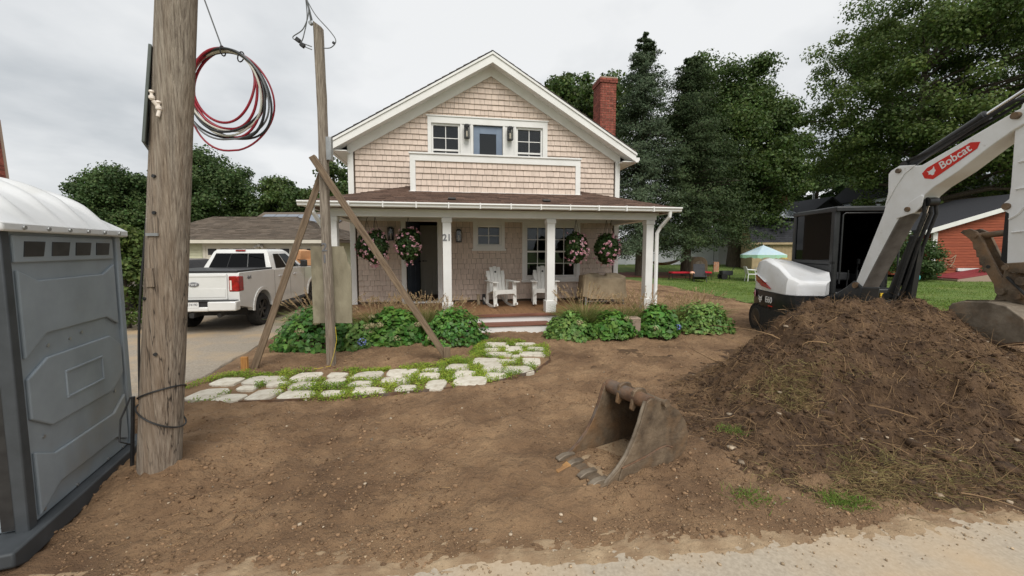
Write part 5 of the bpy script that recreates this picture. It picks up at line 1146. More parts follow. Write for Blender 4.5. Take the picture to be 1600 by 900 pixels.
# lip and teeth
lb(B().prism([(-.06, .0), (.05, .0), (.05, .03), (-.04, .022)], -BW - .01, .01, 'xz'), 'cutting_lip', 'ironwear', bevel=.004)
for i, w in enumerate((-BW + .02, -BW * .70, -BW * .36, -.04)):
    lb(B().prism([(-.10, .014), (-.02, .0), (.06, .03), (.06, .045), (-.04, .052), (-.10, .03)], w - .024, w + .024, 'xz'), 'tooth_adapter', 'ironedge', bevel=.006)
    if i == 1: lb(B().loft([[(-.18, w - .016, .0), (-.18, w + .016, .0), (-.18, w + .016, .012), (-.18, w - .016, .012)], [(-.07, w - .030, -.004), (-.07, w + .030, -.004), (-.07, w + .030, .046), (-.07, w - .030, .046)]]), 'tooth', 'ochre', bevel=.005)
# ---------------------------------------------------------------- vehicles
def wheel_parts(parent, x, y, r, w, side, spokes=6, rim='black'):
    b = B(); s = side
    b.lathe([(r * .66, -w / 2), (r * .9, -w / 2), (r * .98, -w * .4), (r, -w * .2), (r, w * .2), (r * .98, w * .4), (r * .9, w / 2), (r * .66, w / 2)], 32, (x, y, r), 'y', closed=True); wl_ = b.build('wheel', 'blackrub', parent)
    b = B(); yo = y + s * w * .36
    b.lathe([(0, yo), (r * .12, yo), (r * .14, yo - s * .03), (r * .2, yo - s * .05)], 20, (x, 0, r), 'y').lathe([(r * .58, yo - s * .02), (r * .68, yo + s * .015), (r * .69, yo - s * .1), (r * .57, yo - s * .1)], 32, (x, 0, r), 'y', closed=True)
    for i in range(spokes):
        a = 2 * math.pi * i / spokes; b.bar((x + r * .1 * math.cos(a), yo - s * .02, r + r * .1 * math.sin(a)), (x + r * .62 * math.cos(a), yo - s * .015, r + r * .62 * math.sin(a)), r * .16, .03, (0, 1, 0))
    b.build('rim', rim, wl_)
    b = B(); b.cyl((x, yo - s * .14, r), (x, yo - s * .10, r), r * .5, 24); b.build('brake_disc', 'exgrey', wl_)
def arch(xc, r, z0, n=12): return [(xc + r * math.cos(a), z0 + r * math.sin(a)) for a in np.linspace(math.pi, 0, n)]
tk = thing('pickup_truck', 'white four door pickup truck parked in the driveway', 'pickup truck', (-6.90, 9.30, -.09), R(99)); tk.scale = (.94, .86, .94)
low = .60
prof = [(-1.12, low + .05), (-1.14, .9), (-1.12, 1.36), (-1.10, 1.42), (.66, 1.42), (.70, 1.40), (2.92, 1.38), (4.2, 1.34), (4.5, 1.24), (4.62, 1.0), (4.64, .62), (4.5, .5)]
prof += [(3.68 + .52, .5)] + arch(3.68, .50, .45)[::-1] + [(3.16, .46), (.54, .46)] + arch(0, .50, .45)[::-1] + [(-.52, .52)]
b = B(); k = len(prof); rings = []
for y, dx, dz in ((-1.0, 0, 0), (-.96, 0, 0), (.96, 0, 0), (1.0, 0, 0)): rings.append([(p[0], y, p[1]) for p in prof])
b.prism(prof, -1.0, 1.0, 'xz'); body = b.build('body', 'truck', tk, bevel=.035, smooth=30, seg=3)
b = B(); b.bb(-.6, 4.3, -.85, .85, .36, .62); b.build('underbody', 'blackrub', tk)
for xc in (0, 3.68):
    for s in (-1, 1):
        b = B(); pts = arch(xc, .505, .45, 16)
        for p, q in zip(pts[:-1], pts[1:]): b.bar((p[0], s * 1.005, p[1]), (q[0], s * 1.005, q[1]), .03, .075, (0, 0, 1) if abs(q[0] - p[0]) > abs(q[1] - p[1]) else (1, 0, 0))
        b.build('wheel_arch', 'truck', body)
        wheel_parts(tk, xc, s * .86, .41, .28, s)
for s in (-1, 1): b = B(); b.bar((.7, s * .98, .42), (3.0, s * .98, .42), .12, .05); b.build('running_board', 'black', tk, bevel=.01)
# cab greenhouse
GB, GT = 1.385, 1.95
xb0, xb1, xt0, xt1, yb, yt = .68, 3.0, .93, 2.12, .95, .72
ring = lambda z, x0, x1, y: [(x0, -y, z), (x1, -y, z), (x1, y, z), (x0, y, z)]
b = B(); b.loft([ring(GB, xb0, xb1, yb), ring(GT - .07, xt0 - .015, xt1 + .08, yt + .02), ring(GT - .01, xt0 + .02, xt1 - .05, yt - .05), ring(GT, xt0 + .12, xt1 - .2, yt - .14)]); cabt = b.build('cab', 'truck', tk, bevel=.02)
lerp = lambda a, c, f: a + (c - a) * f
def gpt(u, f, s, out=.012):   # side face: u 0..1 back to front, f 0..1 belt to top
    x = lerp(lerp(xb0, xb1, u), lerp(xt0 - .015, xt1 + .08, u), f); return (x, s * (lerp(yb, yt + .02, f) + out), lerp(GB, GT - .07, f))
for s in (-1, 1):
    for quad in ([(.12, .08), (.44, .08), (.44, .88), (.20, .88)], [(.48, .08), (.88, .08), (.80, .88), (.48, .88)]):
        o_ = [gpt(u, f, s) for u, f in quad]; i_ = [gpt(u, f, s, -.01) for u, f in quad]
        b = B(); b.add(o_ + i_, [(0, 1, 2, 3), (7, 6, 5, 4), (0, 4, 5, 1), (1, 5, 6, 2), (2, 6, 7, 3), (3, 7, 4, 0)]); b.build('side_window', 'darkstuff', cabt, smooth=0)
        b = B(); g0 = [gpt(u, f, s, .014) for u, f in quad]; b.add(g0, [(0, 1, 2, 3)]); b.build('glass', 'darkglass', cabt, smooth=0)
    b = B(); b.box((2.62, s * 1.12, 1.50), (.13, .2, .22)); b.bar((2.66, s * .95, 1.42), (2.64, s * 1.05, 1.46), .06, .05); b.build('mirror', 'black', tk, bevel=.03)
    for x in (.98, 2.02): b = B(); b.bar((x, s * 1.018, 1.20), (x + .2, s * 1.018, 1.20), .03, .035); b.build('door_handle', 'chrome', body, bevel=.008)
    b = B()
    for x in (.72, 1.78, 2.95): b.bb(x - .004, x + .004, s * 1.001 - .002, s * 1.001 + .002, .56, 1.37)
    b.build('door_seam', 'black', body)
# rear window
def rpt(v, f, out=.012): return (lerp(xb0, xt0 - .015, f) - out, v * lerp(yb, yt + .02, f), lerp(GB, GT - .07, f))
for quad, m_ in (([(-.84, .1), (.84, .1), (.86, .92), (-.86, .92)], 'darkstuff'),):
    b = B(); o_ = [rpt(*q) for q in quad]; i_ = [rpt(q[0], q[1], -.01) for q in quad]; b.add(o_ + i_, [(0, 1, 2, 3), (7, 6, 5, 4), (0, 4, 5, 1), (1, 5, 6, 2), (2, 6, 7, 3), (3, 7, 4, 0)]); rw = b.build('rear_window', m_, cabt, smooth=0)
b = B(); b.add([rpt(q[0], q[1], .015) for q in ((-.84, .1), (.84, .1), (.86, .92), (-.86, .92))], [(0, 1, 2, 3)]); b.build('glass', 'darkglass', rw, smooth=0)
for v in (-.3, .3): b = B(); b.bar(rpt(v, .12, .018), rpt(v, .9, .018), .02, .012); b.build('slider_frame', 'black', rw)
b = B(); b.box((xt0 - .01, 0, GT - .035), (.05, .26, .04)); b.build('brake_lamp', 'lampred', cabt)
b = B(); b.add([(xb1 - .0, -.85, GB + .05), (xb1 - .0, .85, GB + .05), (xt1 + .13, .68, GT - .1), (xt1 + .13, -.68, GT - .1)], [(0, 1, 2, 3)]); b.build('windshield', 'darkglass', cabt)
# bed cover, tailgate, lamps, bumper
b = B(); b.bb(-1.12, .66, -.97, .97, 1.418, 1.465); b.build('bed_cover', 'black', tk, bevel=.012)
b = B(); b.bb(-1.165, -1.13, -.74, .74, .80, 1.395); tg = b.build('tailgate', 'truck', tk, bevel=.012)
b = B(); b.bb(-1.172, -1.166, -.70, .70, .86, 1.06).bb(-1.175, -1.166, -.72, .72, 1.33, 1.36); b.build('tailgate_crease', 'truck', tg, bevel=.004)
b = B(); b.lathe([(0, -1.19), (.115, -1.186), (.12, -1.17)], 28, (0, 0, 0), 'x'); b.xf(Matrix.Translation((0, 0, 1.16)) @ Matrix.Diagonal((1, 1, .42, 1))); em = b.build('oval_badge', 'numgrey', tg)
text('badge_script', 'Ford', .085, 'white', tg, frame((-1.192, 0, 1.16), (0, -1, 0), (0, 0, 1)), .002)
for s in (-1, 1):
    b = B(); b.bb(-1.15, -.93, *sorted((s * .77, s * 1.006)), .98, 1.34); b.build('tail_light', 'lampred', tk, bevel=.02)
    b = B(); b.bb(-1.156, -1.13, *sorted((s * .80, s * .84)), 1.02, 1.24); b.build('reverse_lamp', 'porcelain', tk)
    text('side_lettering', '4x4', .13, 'numgrey', body, frame((-.66, s * 1.004, 1.28), (s * -1.0, 0, 0), (0, 0, 1)) if s > 0 else frame((-.66, -1.004, 1.28), (1, 0, 0), (0, 0, 1)), .003, bold=.003)
b = B(); b.bb(-1.32, -1.1, -1.0, -.36, .56, .78).bb(-1.32, -1.1, .36, 1.0, .56, .78).bb(-1.28, -1.1, -.36, .36, .55, .66); b.build('rear_bumper', 'truck', tk, bevel=.03)
b = B(); b.bb(-1.27, -1.1, -.36, .36, .66, .80).bb(-1.30, -1.1, -.97, .97, .775, .80); b.build('bumper_step', 'black', tk, bevel=.01)
b = B(); b.bb(-1.285, -1.275, -.155, .155, .645, .79); lp_ = b.build('license_plate', 'plate', tk)
text('plate_number', '7174190', .075, 'numgrey', lp_, frame((-1.287, 0, .71), (0, -1, 0), (0, 0, 1)), .001, bold=.001)
b = B(); b.tube([(-1.2, -.55, .45), (-.6, -.55, .5)], .05, 10).bb(-1.3, -1.0, -.05, .05, .42, .52); b.build('tow_hitch', 'black', tk)
for s in (-1, 1): b = B(); b.bb(4.45, 4.63, *sorted((s * .62, s * .98)), .98, 1.18); b.build('headlight', 'porcelain', tk, bevel=.02)
# dark car beyond the truck
cr_ = thing('parked_car', 'dark grey car parked left of the white pickup truck', 'car', (-10.9, 12.2, -.09), R(98))
pf = [(-1.0, .5), (-1.05, .95), (-.9, 1.02), (3.4, .98), (3.7, .8), (3.72, .5)] + [(3.2, .35)] + arch(2.75, .36, .34, 10)[::-1] + arch(0, .36, .34, 10)[::-1] + [(-.5, .35)]
b = B(); b.prism(pf, -.9, .9, 'xz'); b.build('body', 'exgrey', cr_, bevel=.05, seg=3)
b = B(); b.loft([ring(1.0, -.85, 2.4, .82), ring(1.42, -.35, 1.55, .62), ring(1.5, -.15, 1.3, .55)]); gh = b.build('greenhouse', 'darkstuff', cr_, bevel=.04)
b = B(); b.loft([ring(1.485, -.2, 1.35, .57), ring(1.52, -.05, 1.2, .5)]); b.build('roof', 'exgrey', cr_, bevel=.02)
b = B(); b.add([(-.87, -.7, 1.06), (-.87, .7, 1.06), (-.42, .55, 1.4), (-.42, -.55, 1.4)], [(0, 1, 2, 3)]); b.build('rear_window', 'darkglass', gh)
for x in (0, 2.75):
    for s in (-1, 1): wheel_parts(cr_, x, s * .78, .33, .22, s, 5, 'metal')
for s in (-1, 1): b = B(); b.bb(-1.07, -.95, *sorted((s * .6, s * .88)), .78, .92); b.build('tail_light', 'lampred', cr_, bevel=.02)
# box trailer with cartons ahead of the truck
tr = thing('utility_trailer', 'black open utility trailer standing in front of the pickup truck', 'trailer', (-7.75, 14.9, -.09), R(100))
b = B(); b.bb(-.9, .9, -.75, .75, .55, .62).bb(-.9, -.86, -.75, .75, .62, 1.25).bb(.86, .9, -.75, .75, .62, 1.25).bb(-.86, .86, -.75, -.71, .62, 1.25).bb(-.86, .86, .71, .75, .62, 1.25); b.build('trailer_box', 'black', tr, bevel=.01)
for s in (-1, 1): wheel_parts(tr, 0, s * .88, .32, .2, s, 5, 'metal')
b = B(); b.bar((.9, 0, .5), (1.9, 0, .45), .08, .08).cyl((1.75, 0, 0), (1.75, 0, .5), .03, 8); b.build('drawbar', 'black', tr)
for i, (x, y, z, w, d, hh, a, lab) in enumerate([(-7.75, 14.75, .53, .7, .6, .85, .3, 'large cardboard carton standing in the black trailer'), (-7.85, 14.6, 1.39, .5, .45, .32, -.5, 'small tilted cardboard carton on top of the large carton')]):
    o = B().box((0, 0, hh / 2), (w, d, hh)).build('cardboard_box', 'cardboard', None, bevel=.008); o.location = (x, y, z); o.rotation_euler = (0, 0 if i == 0 else .12, a); tag(o, lab, 'carton', 'cartons in the trailer')
    b = B(); b.bb(-w / 2, w / 2, -.025, .025, hh + .0005, hh + .003); b.build('packing_tape', 'tan', o, smooth=0)
# ---------------------------------------------------------------- planting by the porch
def hydrangea(label, x, y, r, h, seed, nl=1700, blooms=6, blue=False, pale=4):
    t = thing('hydrangea_bush', label, 'shrub', (x, y, float(soil_h(x, y))), 0, 'hydrangea bushes along the porch')
    p = unit(rng.normal(0, 1, (nl, 3))); p[:, 2] = np.abs(p[:, 2]) * 1.02 - .06
    rad = rng.uniform(.6, 1.0, nl) ** .5 * (1 + .28 * fbm(p[:, 0] * 2.3 + seed * 3.1, p[:, 1] * 2.3 + p[:, 2] * 1.7, 1.3, 3, s=seed))
    C = p * rad[:, None] * np.array([r, r, h * .95]); C[:, 2] = np.maximum(C[:, 2], .02 + .05 * rng.uniform(0, 1, nl)); nn = p + np.array([0, -.1, .5])
    nobj('foliage', npmesh('foliage', *leaves(C, nn, .085 + .010 * (seed % 4), .66, .1, .42), ('hydleaf', 'hydleaf3', 'hydleaf2')[seed % 3]), t)
    b = B()
    for i in range(9): a = i * .7 + seed; b.tube([(.05 * math.cos(a), .05 * math.sin(a), -.03), (r * .45 * math.cos(a), r * .45 * math.sin(a), h * .5), (r * .62 * math.cos(a), r * .62 * math.sin(a), h * .72)], [.009, .006, .004], 5)
    b.build('stems', 'bark', t)
    def bloom(c, m_, rr_):
        q = unit(rng.normal(0, 1, (70, 3))); nobj('bloom', npmesh('bloom', *leaves(np.array(c) + q * rr_ * np.array([1, 1, .8]), q, .028, .9, .05, .3), m_), t)
    rr2 = random.Random(seed)
    for i in range(pale):
        a = rr2.uniform(3.5, 6.0); e = rr2.uniform(.15, .9); bloom((r * .97 * math.cos(a) * math.cos(e), r * .97 * math.sin(a) * math.cos(e), h * .95 * math.sin(e) + .03), 'hydbloom', .06)
    if blue: bloom((r * .55, -r * .78, h * .33), 'bluebloom', .075)
    return t
hydrangea('large hydrangea bush behind the grey board at the driveway corner', -3.52, 7.0, .72, .74, 1, 2100, pale=4)
hydrangea('hydrangea bush with one blue bloom right behind the service post', -2.78, 6.9, .36, .5, 2, 800, pale=2, blue=True)
hydrangea('hydrangea bush with faded blooms under the left porch window wall', -2.22, 7.3, .58, .66, 3, 1700, pale=6)
hydrangea('rounded hydrangea bush left of the porch steps', -1.1, 7.25, .60, .66, 4, 1800, pale=1)
hydrangea('hydrangea bush just right of the porch steps', 1.16, 7.68, .50, .56, 5, 1500, pale=1)
hydrangea('pale leaved hydrangea bush second from the porch steps on the right', 2.02, 7.82, .50, .52, 6, 1500, pale=1)
hydrangea('hydrangea bush with a bluish bloom below the right corner post', 3.0, 7.98, .48, .62, 7, 1500, pale=1, blue=True)
hydrangea('rightmost hydrangea bush, past the corner of the porch', 4.12, 8.42, .66, .64, 8, 2000, pale=0)
def fgrass(label, x, y, h, r, nb=800, npl=60):
    t = thing('fountain_grass', label, 'ornamental grass', (x, y, float(soil_h(x, y)) - .01), 0, 'fountain grasses along the porch')
    a = rng.uniform(0, 6.283, nb); P0 = np.stack([np.cos(a) * .09, np.sin(a) * .09, np.zeros(nb)], 1) * rng.uniform(0, 1, nb)[:, None]
    sp_ = rng.uniform(.1, .75, nb); D = np.stack([np.cos(a) * sp_, np.sin(a) * sp_, np.ones(nb)], 1); bend = np.stack([np.cos(a), np.sin(a), np.zeros(nb)], 1) * (.45 * sp_)[:, None]
    nobj('blades', npmesh('blades', *strips(P0, D, rng.uniform(.6, 1.0, nb) * h * 1.3, .016, .35, 4, 0, .1, bend), 'fgrass'), t)
    a = rng.uniform(0, 6.283, npl); sp_ = rng.uniform(.05, .6, npl); D = np.stack([np.cos(a) * sp_, np.sin(a) * sp_, np.ones(npl)], 1); Ln = rng.uniform(1.0, 1.5, npl) * h
    st_ = strips(np.zeros((npl, 3)), D, Ln, .005, .15, 4, 0, .8, np.stack([np.cos(a), np.sin(a), np.zeros(npl)], 1) * (.4 * sp_)[:, None])
    tip = st_[0].reshape(npl, -1, 3)[:, -1]; dirn = unit(tip - st_[0].reshape(npl, -1, 3)[:, -3])
    k = 26; C = np.repeat(tip, k, 0) + np.repeat(dirn, k, 0) * rng.uniform(-.13, .02, (npl * k, 1)); Dk = np.repeat(dirn, k, 0) + rng.normal(0, .5, (npl * k, 3))
    V, F = merge(st_); nobj('stalks', npmesh('stalks', V, F, 'plume'), t)
    nobj('plumes', npmesh('plumes', *strips(C, Dk, rng.uniform(.02, .04, npl * k), .009, .1, 1, 0, .3), 'plume'), t)
for i, (lab, x, y, h, r) in enumerate([('fountain grass at the driveway end of the left bed', -3.75, 7.5, .80, .4), ('fountain grass behind the right edge of the grey board', -2.66, 7.62, .70, .4), ('fountain grass left of the brace, against the porch', -2.2, 7.82, .72, .4), ('fountain grass below the open front door', -1.72, 7.66, .72, .4), ('fountain grass below the number twenty one post', -1.3, 7.92, .66, .35),
    ('tall fountain grass right of the porch steps', 1.50, 8.10, .82, .4), ('fountain grass below the covered grill', 2.35, 8.24, .66, .4), ('pale fountain grass left of the right corner post', 2.85, 8.42, .75, .4), ('fountain grass right of the corner post', 3.65, 8.52, .66, .4), ('fountain grass behind the rightmost hydrangea', 4.35, 8.95, .7, .4)]): fgrass(lab, x, y, h, r)
b = B(); b.bb(-.14, .14, -.12, .12, 0, .36); o = b.build('concrete_block', 'mortar', None, bevel=.02); o.location = (2.47, 7.92, .0); tag(o, 'grey concrete block standing between two hydrangeas', 'block')
# ---------------------------------------------------------------- trees
def tree(name, label, x, y, h, tr_, cz, rx, rz, ncl, per, ls, m_, clr, seed, z0=None, lobes=.35, shift=(0, 0), low=-.75, limbs=34, grp='trees around the houses', holes=0):
    z0 = gzf(x, y) if z0 is None else z0; R_ = np.random.default_rng(seed); t = thing(name, label, 'tree', (x, y, z0), 0, grp)
    p = unit(R_.normal(0, 1, (ncl * 2, 3))); p = p[p[:, 2] > low][:ncl]; n = len(p)
    rad = R_.uniform(.25, 1, n) ** .45 * (1 + lobes * 2 * fbm(p[:, 0] * 1.6 + seed, p[:, 2] * 1.6 + p[:, 1] * 1.3, 1.1, 3, s=seed))
    cc = p * rad[:, None] * np.array([rx, rx, rz]) + np.array([shift[0], shift[1], cz])
    if holes:
        kk = fbm(cc[:, 0], cc[:, 2], .42, 2, s=seed + 7) > holes - .5; cc = cc[kk]; n = len(cc); rad = rad[kk]
    q = unit(R_.normal(0, 1, (n * per, 3))); q[:, 2] = q[:, 2] * .75 + .12
    s_ = np.repeat(R_.uniform(.6, 1.25, n), per) * clr; L_ = np.repeat(cc, per, 0) + q * (s_ * R_.uniform(.35, 1.0, n * per))[:, None] * np.array([1.0, 1.0, .92])
    C = L_; nn = q + np.array([0, 0, .28])
    nobj('crown', npmesh('crown', *leaves(C, nn, ls, .72, .14, .6), m_), t)
    b = B(); topz = cz + rz * .45; lean = R_.normal(0, .03, 2)
    tp = [Vector((shift[0] * f * .5 + lean[0] * f * h, shift[1] * f * .5 + lean[1] * f * h, -.1 + topz * f)) for f in np.linspace(0, 1, 9)]
    b.tube(tp, [tr_ * (1.25 - f * 1.05 if f > 0 else 1.5) for f in np.linspace(0, 1, 9)], 12)
    b.build('trunk', 'bark', t)
    b = B(); idx = R_.choice(n, min(limbs, n), replace=False)
    for i in idx:
        e = Vector(cc[i]); f = min(.92, max(.3, (e.z - .28 * (e - Vector((0, 0, e.z))).length) / topz)); s0 = tp[0].lerp(tp[-1], f); mid = s0.lerp(e, .5) + Vector((0, 0, .08 * (e - s0).length))
        w = tr_ * (.5 - .3 * f); b.tube([s0, mid, e], [w, w * .6, w * .22], 6, cap=False)
    b.build('limbs', 'bark', t); return t
def conifer(name, label, x, y, h, tr_, rb, zlow, m_, seed, nb=210, per=170, ls=.16, droop=.25, pw=.85, spire=0, grp='trees around the houses'):
    z0 = gzf(x, y); R_ = np.random.default_rng(seed); t = thing(name, label, 'tree', (x, y, z0), 0, grp)
    f = R_.uniform(0, 1, nb) ** 1.15; z = zlow + (h - zlow) * f; a = R_.uniform(0, 6.283, nb); bl = rb * (1 - f) ** pw * R_.uniform(.55, 1.15, nb) + .10
    bl = bl * (1 + .3 * fbm(np.cos(a) * 2, z * .5 + np.sin(a) * 2, 1, 2, s=seed))
    u = R_.uniform(0, 1, (nb, per)) ** .7; up = np.where(f > .8, .35, .08)[:, None]
    px_ = np.cos(a)[:, None] * bl[:, None] * u; py_ = np.sin(a)[:, None] * bl[:, None] * u; pz_ = z[:, None] + up * bl[:, None] * u - droop * bl[:, None] * u * u
    wd = (.10 + .24 * (1 - u) * u * 4) * np.minimum(1, bl[:, None] * .6)
    C = np.stack([px_, py_, pz_], -1) + R_.normal(0, 1, (nb, per, 3)) * wd[..., None] * np.array([1, 1, .45]); C = C.reshape(-1, 3)
    dr = np.stack([np.cos(a), np.sin(a), np.full(nb, .6)], 1); nn = np.repeat(dr, per, 0)
    nobj('crown', npmesh('crown', *leaves(C, nn, ls, .42, .1, .7), m_), t)
    b = B(); b.tube([(0, 0, -.1), (.03, 0, h * .4), (0, .02, h * .97)], [tr_ * 1.2, tr_ * .75, .02], 12); b.build('trunk', 'bark', t)
    b = B()
    for i in range(0, nb, 3): e = Vector((math.cos(a[i]) * bl[i] * .8, math.sin(a[i]) * bl[i] * .8, z[i] + (.08 - droop * .64) * bl[i])); b.tube([(0, 0, z[i]), e], [.05, .012], 5, cap=False)
    b.build('limbs', 'bark', t); return t
tree('oak_tree', 'broad dense green tree at the far left behind the portable toilet', -37.4, 38, 9.4, .4, 5.2, 4.1, 4.0, 260, 260, .24, 'leafE', 1.2, 1, limbs=24, lobes=.25, low=-.95)
tree('maple_tree', 'tall round green tree behind the garage, right of the utility pole', -29.0, 38, 11.0, .4, 6.0, 3.7, 4.9, 240, 260, .24, 'leafE', 1.15, 2, limbs=24, lobes=.25, low=-.95)
tree('dark_tree', 'dark green tree behind the garage roof beside the solar roof house', -23.4, 40, 9.0, .35, 5.0, 3.1, 3.6, 150, 170, .28, 'leafB', 1.0, 3, limbs=18)
tree('purple_tree', 'small purple leaved tree above the solar roof', -21.5, 46, 7.8, .3, 5.0, 3.6, 2.6, 70, 150, .3, 'leafR', 1.0, 4, limbs=14)
tree('shade_tree', 'green tree showing between the service post and the house corner', -17.6, 40, 10.6, .35, 6.6, 2.6, 4.0, 80, 170, .28, 'leafB', 1.0, 5, limbs=16)
tree('hedge_shrub', 'tall green hedge shrub between the portable toilet and utility pole', -8.95, 9.0, 2.4, .05, 1.2, .55, 1.15, 60, 130, .09, 'leafA', .3, 6, limbs=14)
tree('elm_tree', 'dark green tree behind the brick chimney', 4.9, 31, 14.6, .4, 10.6, 3.6, 4.2, 150, 180, .28, 'leafB', 1.05, 7, limbs=20)
conifer('spruce_tree', 'tall blue grey spruce with a pointed top beside the chimney', 8.0, 24.5, 14.6, .24, 3.7, 1.6, 'leafC', 8, 440, 170, .14, .25, .72)
conifer('hemlock_tree', 'dark hemlock with wide low branches above the white fence', 10.9, 24.5, 13.2, .26, 4.2, 2.0, 'leafD', 9, 460, 190, .14, .2, .66)
tree('maple_tree', 'tall rounded dark maple right of the hemlock', 17.7, 31, 15.9, .45, 8.9, 4.1, 6.2, 400, 290, .20, 'leafB', 1.15, 10, low=-.95, limbs=40)
tree('ash_tree', 'pale green tree in the gap between the two big maples', 38, 50, 13.0, .4, 8.6, 5.2, 4.6, 110, 180, .34, 'leafE', 1.3, 11, limbs=20)
tree('maple_tree', 'huge spreading maple behind the excavator boom', 31.2, 30, 23.5, .48, 11.8, 9.2, 11.2, 900, 270, .205, 'leafA', 1.25, 12, low=-.92, limbs=90, lobes=.22, shift=(2.4, 1), holes=.27)
tree('lilac_bush', 'tall green garden shrub left of the red outbuilding', 21.6, 21.2, 2.6, .07, 1.2, 1.15, 1.15, 46, 150, .12, 'leafE', .45, 13, limbs=16, grp='garden shrubs by the red outbuilding')
tree('garden_shrub', 'low green shrub at the corner of the red outbuilding', 23.2, 21.9, 1.1, .04, .5, .75, .5, 26, 140, .10, 'leafA', .3, 14, limbs=10, grp='garden shrubs by the red outbuilding')
tree('garden_shrub', 'low green plant bed right of the maroon cellar door', 27.0, 21.0, .9, .04, .4, 1.4, .4, 34, 140, .10, 'leafE', .3, 15, limbs=10, grp='garden shrubs by the red outbuilding')
# ---------------------------------------------------------------- background buildings
def lap_wall(b, x0, x1, z0, z1, y, ex=.12, top=None):
    z = z0
    while z < z1 - .01:
        zt = min(z + ex, z1); b.add([(x0, y - .02, z), (x1, y - .02, z), (x1, y - .004, zt), (x0, y - .004, zt), (x0, y, z), (x1, y, z)], [(0, 1, 2, 3), (0, 4, 5, 1)]); z = zt
    return b
def hip(b, x0, x1, y0, y1, z0, z1, ov=.3, th=.12, hl=None):
    x0 -= ov; x1 += ov; y0 -= ov; y1 += ov; ym = (y0 + y1) / 2; hd = (y1 - y0) / 2; hl = hl or hd
    b.add([(x0, y0, z0), (x1, y0, z0), (x1, y1, z0), (x0, y1, z0), (x0 + hl, ym, z1), (x1 - hd, ym, z1), (x0, y0, z0 - th), (x1, y0, z0 - th), (x1, y1, z0 - th), (x0, y1, z0 - th)], [(0, 1, 5, 4), (1, 2, 5), (2, 3, 4, 5), (3, 0, 4), (6, 7, 1, 0), (7, 8, 2, 1), (8, 9, 3, 2), (9, 6, 0, 3), (9, 8, 7, 6)]); return (x0, x1, y0, y1, ym, hd)
def far_window(parent, x0, x1, z0, z1, y, cols=2, rows=2, m_='trim'):
    b = B(); f = .07; b.bb(x0 - f, x0, y - .05, y, z0 - f, z1 + f).bb(x1, x1 + f, y - .05, y, z0 - f, z1 + f).bb(x0, x1, y - .05, y, z1, z1 + f).bb(x0, x1, y - .05, y, z0 - f, z0)
    for i in range(1, cols): x = x0 + (x1 - x0) * i / cols; b.bb(x - .012, x + .012, y - .035, y - .01, z0, z1)
    for i in range(1, rows): z = z0 + (z1 - z0) * i / rows; b.bb(x0, x1, y - .034, y - .012, z - .02, z + .02)
    w = b.build('window', m_, parent, smooth=0); b = B(); b.bb(x0, x1, y - .03, y - .026, z0, z1); b.build('pane', 'darkglass', w, smooth=0); b = B(); b.bb(x0, x1, y - .012, y - .006, z0, z1); b.build('dark_room_sheet', 'dark', w, smooth=0); return w  # last sheet: dark colour in place of the dark room behind the pane
# garage
ga = thing('garage', 'low pale green garage with brown hip roof behind the pickup truck', 'garage', (-13.4, 17.6, -.1))
b = B(); b.bb(-3.0, 5.2, .02, 6.6, 0, 2.2); b.build('wall', 'greensid', ga, smooth=0)
b = B(); lap_wall(b, -3.0, -.55, 0, 2.12, .02, .13); tag(b.build('siding', 'greensid', ga, smooth=0), kind='stuff')
b = B(); q = hip(b, -3.0, 5.2, 0, 6.6, 2.26, 3.55, .4, hl=1.0); grf = b.build('roof', 'roofgrey', ga, smooth=0)
b = B(); x0, x1, y0, y1, ym, hd = q; ln = math.hypot(hd, 1.29)
roof_rows(b, (x0, y0 - .01, 2.265), (1, 0, 0), (0, hd, 1.29), ln, lambda v: (v / ln * 1.0, x1 - x0 - v / ln * hd), ex=.2, w=(.25, .5), th=.03)
roof_rows(b, (x1 + .01, y0, 2.265), (0, 1, 0), (-hd, 0, 1.29), ln, lambda v: (v / ln * hd, y1 - y0 - v / ln * hd), ex=.2, w=(.25, .5), th=.03)
tag(b.build('roof_shingles', 'roofgrey', grf, smooth=0), kind='stuff')
b = B(); b.bb(x0 + .02, x1 - .02, y0 - .03, y0 + .0, 2.10, 2.25); b.build('fascia', 'trim2', grf, smooth=0)
for (xa, xb) in ((-.35, 1.95), (2.3, 4.7)):
    b = B(); b.bb(xa, xb, -.03, .015, 0, 1.98); gd = b.build('garage_door', 'trim2', ga, smooth=0)
    b = B(); b.bb(xa - .12, xa, -.05, .01, 0, 2.1).bb(xb, xb + .12, -.05, .01, 0, 2.1).bb(xa, xb, -.05, .01, 1.98, 2.1); b.build('door_frame', 'trim2', gd, smooth=0)
    for i in range(4):
        w_ = (xb - xa) / 4; b = B(); b.bb(xa + w_ * i + .1, xa + w_ * (i + 1) - .1, -.036, -.029, 1.58, 1.86); b.build('pane', 'darkstuff', gd, smooth=0)
        for z in (.2, .65, 1.1): b = B(); b.bb(xa + w_ * i + .08, xa + w_ * (i + 1) - .08, -.04, -.03, z, z + .36); b.build('door_panel', 'trim2', gd, bevel=.008)
b = B(); b.box((2.12, -.1, 2.0), (.12, .14, .1)).cyl((2.02, -.1, 2.0), (1.95, -.2, 1.92), .05, 10).cyl((2.22, -.1, 2.0), (2.29, -.2, 1.92), .05, 10); b.build('flood_lamp', 'trim', ga)
